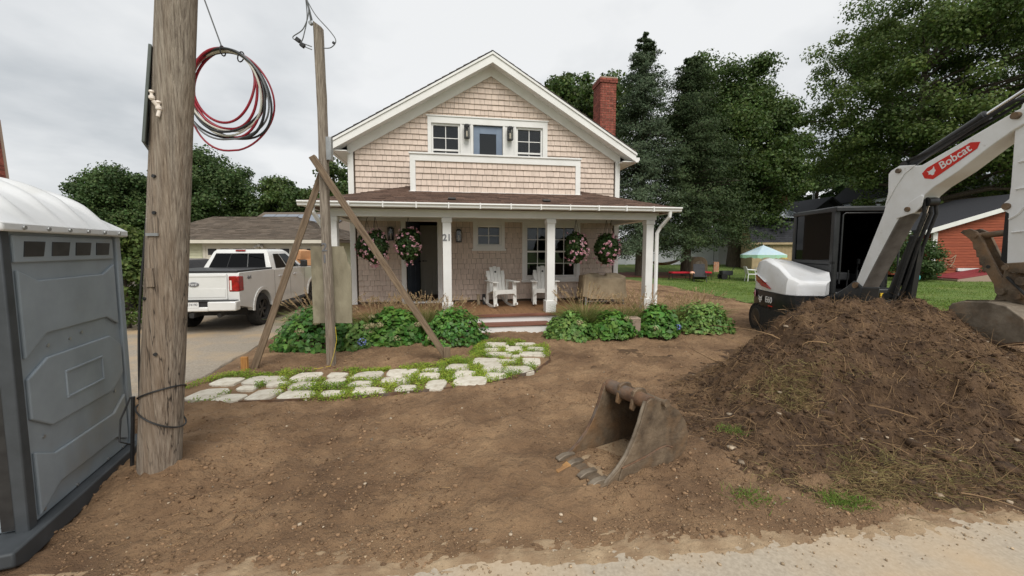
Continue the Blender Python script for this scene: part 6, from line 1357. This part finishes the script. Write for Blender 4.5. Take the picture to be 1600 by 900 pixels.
# house with solar panels beyond the garage
sh_ = thing('shingled_cottage', 'dark brown shingled house with solar panels on its roof', 'house', (-17.0, 31, 0))
b = B(); b.bb(-4.3, 6.5, 0, 7, 0, 3.1); b.build('wall', 'brownsh', sh_, smooth=0)
tag(shingle_rows(B(), -4.3, 6.5, .4, 3.0, 0, rnd=random.Random(2), ex=.2).build('siding_shingles', 'brownsh', sh_, smooth=0), kind='stuff')
b = B(); b.prism([(-.45, 3.05), (3.5, 4.95), (7.45, 3.05), (7.45, 2.95), (-.45, 2.95)], -4.7, 6.9, 'yz'); sr = b.build('roof', 'roofgrey', sh_, smooth=0)
b = B(); b.bb(-4.72, 6.92, -.5, -.455, 2.78, 3.06); b.build('fascia', 'trim2', sr, smooth=0)
b = B(); b.bb(-.48, .48, -.8, .8, 0, .05); sme = b.mesh('solar_panel', 'solar', 0); an = math.atan2(1.9, 3.95)
for r_ in range(2):
    for c_ in range(7):
        if r_ == 1 and c_ in (5,): continue
        v = 1.0 + r_ * 1.68; piece('solar_panel', sme, sr, (-3.9 + c_ * 1.0 + (.35 if r_ else 0), -.45 + v * math.cos(an) - .03, 3.05 + v * math.sin(an) + .09), (an, 0, 0))
far_window(sh_, 1.0, 1.75, 1.95, 2.72, -.02)
far_window(sh_, -3.6, -2.9, 1.9, 2.7, -.02)
# neighbour at the far left: brick chimney on a gabled house
nh = thing('brick_chimney_house', 'house with tall red brick chimney at the left edge of view', 'house', (-18.32, 13.9, 0))
b = B(); b.bb(-6, -1.2, .3, 2.9, 0, 2.6); b.build('wall', 'tan', nh, smooth=0)
b = B(); b.prism([(.0, 2.5), (1.6, 3.1), (3.2, 2.5)], -6.2, -1.1, 'yz'); b.build('roof', 'roofgrey', nh, smooth=0)
b = B(); b.loft([[(-.55, -.3, 0), (.55, -.3, 0), (.55, .3, 0), (-.55, .3, 0)], [(-.55, -.3, 2.9), (.55, -.3, 2.9), (.55, .3, 2.9), (-.55, .3, 2.9)], [(-.42, -.3, 3.6), (.38, -.3, 3.6), (.38, .3, 3.6), (-.42, .3, 3.6)], [(-.42, -.3, 6.3), (.24, -.3, 6.3), (.24, .3, 6.3), (-.42, .3, 6.3)]]); ck = b.build('chimney', 'mortar', nh, smooth=0)
b = B(); z = .02; k = 0
while z < 6.2:
    xr = float(np.interp(z, [0, 2.9, 3.6, 6.3], [.55, .55, .38, .24])); xl = -.55 if z < 2.9 else -.42; x = xl - (.1 if k % 2 else 0)
    while x < xr - .03:
        p, q_ = max(x, xl), min(x + .205, xr)
        if q_ - p > .04: b.bb(p, q_ - .01, -.312, -.29, z, z + .06)
        x += .205
    b.bb(xr - .0, xr + .012, -.3, -.06, z, z + .06); b.bb(xr, xr + .012, -.05, .2, z, z + .06); z += .07; k += 1
tag(b.build('bricks', 'brick', ck, smooth=0), kind='stuff')
# white vinyl fence
fy = 33.0; fe = thing('vinyl_fence', 'white vinyl privacy fence across the back of the lawn', 'fence', (14.5, fy, gzf(14.5, fy)))
b = B(); b.bb(-.9, .9, -.02, .02, .06, 1.75).bb(-.9, .9, -.035, .035, 1.72, 1.82).bb(-.9, .9, -.035, .035, .06, .18)
for i in range(11): x = -.82 + i * .164; b.bb(x - .004, x + .004, -.024, -.018, .18, 1.72)
pme = b.mesh('fence_panel', 'vinyl', 0); b = B(); b.bb(-.06, .06, -.06, .06, 0, 1.9).add([(-.075, -.075, 1.9), (.075, -.075, 1.9), (.075, .075, 1.9), (-.075, .075, 1.9), (0, 0, 1.98)], [(0, 1, 4), (1, 2, 4), (2, 3, 4), (3, 0, 4), (0, 3, 2, 1)]); qme = b.mesh('fence_post', 'vinyl', 0)
for i in range(-4, 5): piece('fence_panel', pme, fe, (i * 1.95, 0, 0)); piece('fence_post', qme, fe, (i * 1.95 + .975, 0, 0))
# gambrel shed
sd0 = thing('garden_shed', 'tan garden shed with dark gambrel roof behind the patio umbrella', 'shed', (17.2, 28.0, gzf(17.2, 28.0)), R(-14))
Wx, Dy = 3.4, 2.9; zz_ = .28
b = B(); b.bb(0, Wx, 0, Dy, 0, 2.05).prism([(0, 2.05), (Dy, 2.05), (Dy - .45, 2.95), (Dy / 2, 3.45), (.45, 2.95)], .02, Wx - .02, 'yz'); shw = b.build('wall', 'tan', sd0, smooth=0)
for s in (0,):
    b = B(); g1 = [(-.18, 2.0), (.40, 3.02), (Dy / 2, 3.55), (Dy - .40, 3.02), (Dy + .18, 2.0)]; g2 = [(a, z - .1) for a, z in g1]
    b.prism(g1 + g2[::-1], -.18, Wx + .12, 'yz'); srf = b.build('roof', 'roofdark', sd0, smooth=0)
    r = B(); ln = math.hypot(.58, 1.02); roof_rows(r, (-.18, -.19, 2.0), (1, 0, 0), (0, .58, 1.02), ln, lambda v: (0, Wx + .3), ex=.16); ln2 = math.hypot(Dy / 2 - .4, .53); roof_rows(r, (-.18, .40, 3.025), (1, 0, 0), (0, Dy / 2 - .4, .53), ln2, lambda v: (0, Wx + .3), ex=.16); tag(r.build('roof_shingles', 'roofdark', srf, smooth=0), kind='stuff')
b = B(); b.bb(-.19, Wx + .13, -.2, -.17, 1.86, 2.0); b.build('fascia', 'tan', srf, smooth=0)
b = B()
for i in range(17): b.bb(i * .2 + .05, i * .2 + .06, -.012, 0, 0, 2.0)
b.build('batten', 'tan', shw, smooth=0)
b = B(); b.bb(Wx, Wx + .03, .7, 2.2, .1, 1.9); b.build('double_door', 'tan', sd0, bevel=.01); b = B(); b.bb(Wx - .9, Wx - .4, -.03, -.005, 1.45, 1.58); b.build('name_board', 'woodbrown', sd0, bevel=.01)
# charcoal house with solar roof, white barn gable
bh = thing('charcoal_house', 'dark gabled house with grey solar roof behind the excavator cab', 'house', (31.0, 39.5, .3), R(8))
b = B(); b.prism([(-6.5, 0), (3.2, 0), (3.2, 4.6), (.6, 6.3), (-1.6, 4.9), (-6.5, 4.6)], 0, 7, 'xz'); b.build('wall', 'greyhouse', bh, smooth=0)
b = B(); b.prism([(.6, 6.62), (3.9, 4.5), (3.9, 4.3), (.6, 6.40), (-2.1, 4.55), (-2.1, 4.75)], -.5, 7.3, 'xz'); b.build('gable_roof', 'roofdark', bh, smooth=0)
b = B(); b.prism([(-.6, 4.35), (3.6, 6.3), (7.5, 4.4), (7.5, 4.2), (3.6, 6.1), (-.6, 4.2)], -7.2, .3, 'yz'); mr_ = b.build('main_roof', 'roofdark', bh, smooth=0)
an = math.atan2(1.95, 4.2); pm = B().bb(-.8, .8, -.48, .48, 0, .05).mesh('solar_panel', 'solar', 0)
for r_ in range(4):
    for c_ in range(3): v = .55 + r_ * .99; piece('solar_panel', pm, mr_, (-6.2 + c_ * 1.63, -.6 + v * math.cos(an) - .02, 4.35 + v * math.sin(an) + .06), (an, 0, 0))
b = B(); b.bb(-1.35, -.75, 3.4, 4.0, 5.6, 7.2); cj = b.build('chimney', 'brick', bh, smooth=0); b = B(); b.bb(-1.4, -.7, 3.35, 4.05, 7.2, 7.28); b.build('cap', 'mortar', cj)
b = B(); b.cyl((1.0, 2.0, 6.0), (1.0, 2.0, 7.35), .1, 10).cyl((1.0, 2, 7.3), (1.0, 2, 7.5), .16, 10); b.build('vent_pipe', 'metal', bh)
b = B(); b.bb(-6.4, 3.1, -.03, 0, 3.2, 3.5); b.build('frieze', 'brick', bh)
# red outbuilding
rb_ = thing('red_outbuilding', 'brick red clapboard outbuilding with white trim and sloping roof', 'outbuilding', (24.3, 22.6, .2), R(0))
b = B(); b.prism([(0, 0), (6.5, 0), (6.5, 4.5), (0, 2.55)], 0, 5, 'xz'); b.prism([(-1.45, 0), (-.0, 0), (-.0, 2.45), (-1.45, 2.3)], .9, 4.5, 'xz'); b.build('wall', 'orange', rb_, smooth=0)
z = .0
while z < 4.3:
    xs_ = max(.0, (z - 2.45) / .3)
    if xs_ < 6.2: b = B(); b.add([(xs_ + .1, -.03, z), (6.5, -.03, z), (6.5, -.006, z + .155), (xs_ + .1, -.006, z + .155), (xs_ + .1, -.002, z), (6.5, -.002, z)], [(0, 1, 2, 3), (0, 4, 5, 1)]); b.build('clapboard', 'orange', rb_, smooth=0)
    if z < 2.15: b = B(); b.add([(-1.45, .87, z), (-.1, .87, z), (-.1, .894, z + .155), (-1.45, .894, z + .155), (-1.45, .898, z), (-.1, .898, z)], [(0, 1, 2, 3), (0, 4, 5, 1)]); b.build('clapboard', 'orange', rb_, smooth=0)
    z += .155
b = B(); b.bb(-.1, .16, -.05, .06, 0, 2.5); b.build('corner_board', 'trim', rb_, smooth=0)
b = B(); b.prism([(-.9, 2.45), (6.9, 4.79), (6.9, 4.98), (-.9, 2.64)], -.36, 5.3, 'xz'); orf = b.build('roof', 'roofdark', rb_, smooth=0)
b = B(); b.prism([(-.92, 2.35), (6.9, 4.70), (6.9, 4.94), (-.92, 2.60)], -.41, -.365, 'xz').prism([(-2.4, 2.42), (-.92, 2.42), (-.92, 2.62), (-2.4, 2.56)], .4, .45, 'xz'); b.build('rake_board', 'trim', orf, smooth=0)
b = B(); b.prism([(-2.4, 2.45), (-.0, 2.52), (-.0, 2.62), (-2.4, 2.54)], .45, 4.5, 'xz'); b.build('lean_to_roof', 'roofdark', rb_, smooth=0)
b = B(); b.lathe([(0, .84), (.2, .842), (.21, .87)], 20, (-.62, 0, 1.85), 'y'); pq = b.build('round_plaque', 'bluesid', rb_); b = B(); b.lathe([(0, .83), (.12, .832), (.125, .838)], 16, (-.62, 0, 1.85), 'y'); b.build('plaque_centre', 'teal', pq)
b = B(); b.bb(1.4, 2.8, -.12, -.02, .28, .44); b.build('door_sill', 'trim', rb_)
# wire animal-face ornament on the wall
t = thing('metal_ornament', 'small pale wire animal face ornament on the red outbuilding wall', 'ornament', (25.15, 22.52, 1.05))
b = B()
for pts in ([(-.42, .35), (-.3, -.1), (-.1, -.35), (.1, -.35), (.3, -.1), (.42, .35)], [(-.42, .35), (-.15, .12), (.15, .12), (.42, .35)], [(-.25, .05), (-.08, -.02), (-.25, -.1)], [(.25, .05), (.08, -.02), (.25, -.1)], [(-.42, -.3), (-.2, -.22), (0, -.2), (.2, -.22), (.42, -.3)], [(-.35, -.38), (-.15, -.28)], [(.35, -.38), (.15, -.28)]): b.tube([(p[0], 0, p[1]) for p in pts], .018, 6)
b.build('wire_face', 'canvas', t); b = B(); b.cyl((0, 0, -.2), (0, .07, -.2), .015, 6); b.build('bracket', 'canvas', t)
# maroon cellar bulkhead
t = thing('cellar_door', 'maroon sloping cellar bulkhead door beside the red outbuilding', 'cellar door', (25.6, 20.9, gzf(25, 21)), 0)
b = B(); b.prism([(-1.9, .0), (1.5, .0), (1.5, .62), (1.3, .62), (-1.9, .12)], -.2, 1.4, 'xz'); b.build('frame', 'mortar', t, smooth=0)
for y0_, y1_ in ((-.18, .58), (.62, 1.38)): b = B(); b.prism([(-1.85, .13), (1.45, .645), (1.45, .70), (-1.85, .185)], y0_, y1_, 'xz'); b.build('door_leaf', 'bulkhead', t, bevel=.01)
# pale house far right behind the maple
wh = thing('pale_blue_house', 'pale house with blue shutters behind the red outbuilding', 'house', (42, 33.5, .4), R(-6))
b = B(); b.bb(-8.5, 7, 0, 8, 0, 6.2); b.build('wall', 'bluesid', wh, smooth=0); b = B(); lap_wall(b, -8.5, 7, .3, 6.2, 0, .18); b.build('siding', 'bluesid', wh, smooth=0)
b = B(); b.prism([(-.6, 6.0), (4, 8.4), (8.6, 6.0)], -8.9, 7.4, 'yz'); b.build('roof', 'roofdark', wh, smooth=0)
for x in (-5.4, -1.6, 2.4):
    w = far_window(wh, x, x + .9, 3.2, 4.7, -.03); 
    for sx in (x - .55, x + 1.0): b = B(); b.bb(sx, sx + .45, -.06, -.02, 3.15, 4.75); b.build('shutter', 'shutter', w, smooth=0)
# pale gable glimpsed between the trees
pg = thing('white_gable_shed', 'white gable seen over the fence between hemlock and shed', 'shed', (18.4, 36.5, .4)); b = B(); b.prism([(-1, 0), (1, 0), (1, 2.6), (0, 3.3), (-1, 2.6)], 0, 2, 'xz'); b.build('wall', 'vinyl', pg, smooth=0); b = B(); b.prism([(-1.15, 2.5), (0, 3.3), (1.15, 2.5), (1.15, 2.6), (0, 3.42), (-1.15, 2.6)], -.1, 2.1, 'xz'); b.build('roof', 'trim', pg, smooth=0)
# ---------------------------------------------------------------- things on the lawn
def gl(x, y): return gzf(x, y) + .0
um = thing('patio_umbrella', 'pale blue patio umbrella with mint green fringe on the lawn', 'umbrella', (13.6, 21.2, gl(13.6, 21.2)))
b = B(); b.cyl((0, 0, 0), (0, 0, 1.98), .02, 8).cyl((0, 0, 0), (0, 0, .06), .22, 16); b.build('pole', 'white', um)
R1 = 1.1; 
for i in range(8):
    a0, a1 = i * math.pi / 4, (i + 1) * math.pi / 4; P = lambda a, r, z: (r * math.cos(a), r * math.sin(a), z)
    b = B(); b.add([P(a0, R1, 1.44), P(a1, R1, 1.44), P(a1, .35, 1.80), P(a0, .35, 1.80), (0, 0, 1.95)], [(0, 1, 2, 3), (3, 2, 4)]); b.build('canopy_panel', 'umbA', um, smooth=0)
    b = B(); n_ = 5; vs = []
    for j in range(n_ + 1): f = j / n_; p = Vector(P(a0, R1, 1.44)).lerp(Vector(P(a1, R1, 1.44)), f); vs += [p, p - Vector((0, 0, .16 + .04 * math.sin(f * math.pi * 3)))]
    b.add(vs, [(2 * j, 2 * j + 2, 2 * j + 3, 2 * j + 1) for j in range(n_)]); b.build('fringe', 'umbB', um, smooth=0)
t = thing('patio_table', 'round white patio table under the umbrella', 'table', (13.6, 21.0, gl(13.6, 21)))
b = B(); b.lathe([(.06, .70), (.52, .70), (.53, .72), (.06, .73)], 24, closed=True); b.build('table_top', 'white', t)
for a in (.4, 2.5, 4.6): b = B(); b.tube([(.12 * math.cos(a), .12 * math.sin(a), .7), (.36 * math.cos(a), .36 * math.sin(a), 0)], .02, 8); b.build('leg', 'white', t)
def pchair(label, x, y, rz):
    t = thing('patio_chair', label, 'chair', (x, y, gl(x, y)), rz, 'white patio chairs under the umbrella')
    b = B(); b.bb(-.25, .25, -.25, .25, .40, .43); b.build('seat', 'white', t, bevel=.01)
    b = B(); b.loft([[(-.25, .22, .43), (.25, .22, .43), (.25, .25, .43), (-.25, .25, .43)], [(-.27, .34, .82), (.27, .34, .82), (.27, .37, .82), (-.27, .37, .82)]]); b.build('backrest', 'white', t, bevel=.01)
    for s in (-1, 1):
        b = B(); b.tube([(s * .27, .3, .66), (s * .29, -.2, .64), (s * .26, -.25, .42)], .022, 8); b.build('armrest', 'white', t)
        for y_ in (-.23, .23): b = B(); b.tube([(s * .23, y_, .41), (s * .26, y_ * 1.15, 0)], .02, 8); b.build('leg', 'white', t)
pchair('white patio chair on the left of the umbrella table', 12.75, 20.7, R(75)); pchair('white patio chair right of the umbrella table, beside the excavator', 14.35, 20.6, R(-70))
t = thing('flower_planter', 'dark flower pot with pale blooms in front of the patio table', 'planter', (13.15, 20.0, gl(13, 20))); b = B(); b.lathe([(.16, 0), (.24, .28), (.25, .3), (.2, .3)], 16); b.build('pot', 'exgrey', t)
q = unit(rng.normal(0, 1, (260, 3))); q[:, 2] = np.abs(q[:, 2]); nobj('flowers', npmesh('flowers', *leaves(q * np.array([.26, .26, .2]) + np.array([0, 0, .3]), q, .07), 'hydbloom'), t)
def lounger(label, x, y, rz):
    t = thing('garden_bench', label, 'bench', (x, y, gl(x, y)), rz, 'red cushioned benches on the lawn')
    b = B(); b.box((0, 0, .42), (1.05, .5, .1)); b.build('cushion', 'redcush', t, bevel=.03)
    b = B(); b.bar((-.52, -.22, .36), (.52, -.22, .36), .03, .03).bar((-.52, .22, .36), (.52, .22, .36), .03, .03); b.build('frame', 'black', t)
    for sx in (-.48, .48):
        for sy in (-.2, .2): b = B(); b.tube([(sx, sy, .37), (sx * 1.05, sy * 1.1, 0)], .016, 6); b.build('leg', 'black', t)
lounger('red cushioned bench left of the charcoal lounge chair', 9.45, 22.0, R(4)); lounger('red cushioned bench right of the charcoal lounge chair', 10.75, 22.2, R(-5))
t = thing('lounge_chair', 'charcoal folding lounge chair between the red benches', 'chair', (10.1, 21.0, gl(10, 21)), R(-20))
b = B(); b.box((0, -.3, .22), (.6, .7, .05), rot=Euler((-.25, 0, 0))); b.build('seat', 'darkstuff', t, bevel=.01); b = B(); b.box((0, .22, .55), (.58, .06, .85), rot=Euler((-.5, 0, 0))); b.build('backrest', 'darkstuff', t, bevel=.01)
for s in (-1, 1): b = B(); b.tube([(s * .3, -.62, 0), (s * .3, -.2, .45), (s * .3, .4, .5)], .018, 6).tube([(s * .3, .35, 0), (s * .3, -.2, .42)], .018, 6); b.build('leg', 'black', t)
b = B(); b.lathe([(0, -.06), (.10, -.02), (.13, .04), (.10, .1), (0, .13)], 14, (-.12, -.2, .36)); o = b.build('round_cushion', 'peach', None, smooth=60); o.location = (9.9, 21.35, gl(10, 21) + .05); tag(o, 'round peach cushion leaning on the charcoal lounge chair', 'cushion'); o.parent = None
t = thing('barrel_hutch', 'dark half round wooden hutch by the trees at the fence', 'hutch', (12.4, 26.6, gl(12.4, 26.6)), R(20))
b = B(); ring = [(.75 * math.cos(a), .55 + .55 * math.sin(a)) for a in np.linspace(0, math.pi, 14)] + [(-.75, 0), (.75, 0)]; b.prism(ring, -.45, .45, 'xz'); b.build('shell', 'woodbrown', t, smooth=30); b = B(); b.prism([(p[0] * .55, p[1] * .7 + .05) for p in ring], -.47, -.45, 'xz'); b.build('front_panel', 'wood', t)
t = thing('garden_cart', 'small dark garden cart on the lawn below the hemlock', 'cart', (12.3, 22.4, gl(12.3, 22.4))); b = B(); b.bb(-.3, .3, -.2, .2, .25, .5); b.build('tray', 'darkstuff', t, bevel=.02); b = B(); b.lathe([(.0, -.25), (.17, -.25), (.17, -.19), (0, -.19)], 16, (-.2, 0, .17), 'y').lathe([(.0, .19), (.17, .19), (.17, .25), (0, .25)], 16, (-.2, 0, .17), 'y'); b.build('wheel', 'blackrub', t); b = B(); b.tube([(.2, 0, .3), (.25, 0, 0)], .02, 6).tube([(.3, 0, .45), (.5, 0, .75)], .018, 6); b.build('handle', 'black', t)
t = thing('garden_flag', 'small peach garden flag on a thin pole on the lawn', 'flag', (13.0, 25.2, gl(13, 25.2))); b = B(); b.cyl((0, 0, 0), (0, 0, 2.3), .015, 6); b.build('pole', 'black', t); b = B(); b.bb(.02, .36, -.01, .01, .2, .85); b.build('banner', 'peach', t)
t = thing('hammock', 'pale hammock slung from the hemlock trunk', 'hammock', (9.3, 24.3, gl(9.3, 24.3))); b = B()
rings = []
for i in range(15): f = i / 14; z = 1.25 - .55 * 4 * f * (1 - f) * .9; w = .05 + .42 * math.sin(f * math.pi); rings.append([(-1.3 + f * 2.75, -w, z + .1 * math.sin(f * 3.14)), (-1.3 + f * 2.75, 0, z - .06), (-1.3 + f * 2.75, w, z + .1 * math.sin(f * 3.14)), (-1.3 + f * 2.75, 0, z - .04)])
b.loft(rings); b.build('net', 'canvas', t, smooth=60); b = B(); b.tube([(1.42, 0, 1.25), (1.6, .1, 1.6)], .012, 6).tube([(-1.28, 0, 1.25), (-1.35, .2, 1.4)], .012, 6); b.build('rope', 'canvas', t)
V, F = grid(np.arange(5.5, 14, .25), np.arange(23, 28, .25), lambda x, y: gz(x, y) + .035 + .03 * fbm(x, y, 2, 2), lambda x, y: ((x - 9.6) / 3.4) ** 2 + ((y - 25) / 1.9) ** 2 < 1 + .6 * fbm(x, y, 1, 2)); struct('mulch_bed', V, F, 'mulch')
o = B().lathe([(0, 0), (.22, 0), (.26, .5), (.24, .5), (.2, .05), (0, .05)], 16).build('blue_bucket', 'bluepl', None); o.location = (23.1, 22.4, gl(23.1, 22.4) + .75); tag(o, 'blue plastic tub by the corner of the red outbuilding', 'tub')
o.location.z = gl(23.1, 22.4); o.scale = (1, 1, 2.4)
t = thing('garden_ornament_ball', 'teal glass garden ball under the tall garden shrub', 'garden ball', (20.6, 19.9, gl(20.6, 19.9))); b = B(); b.lathe([(0, .1)] + [(.2 * math.sin(a), .3 - .2 * math.cos(a)) for a in np.linspace(.3, math.pi, 12)], 16); b.build('ball', 'teal', t); b = B(); b.lathe([(.16, 0), (.08, .12), (.1, .14)], 12); b.build('stand', 'mortar', t)
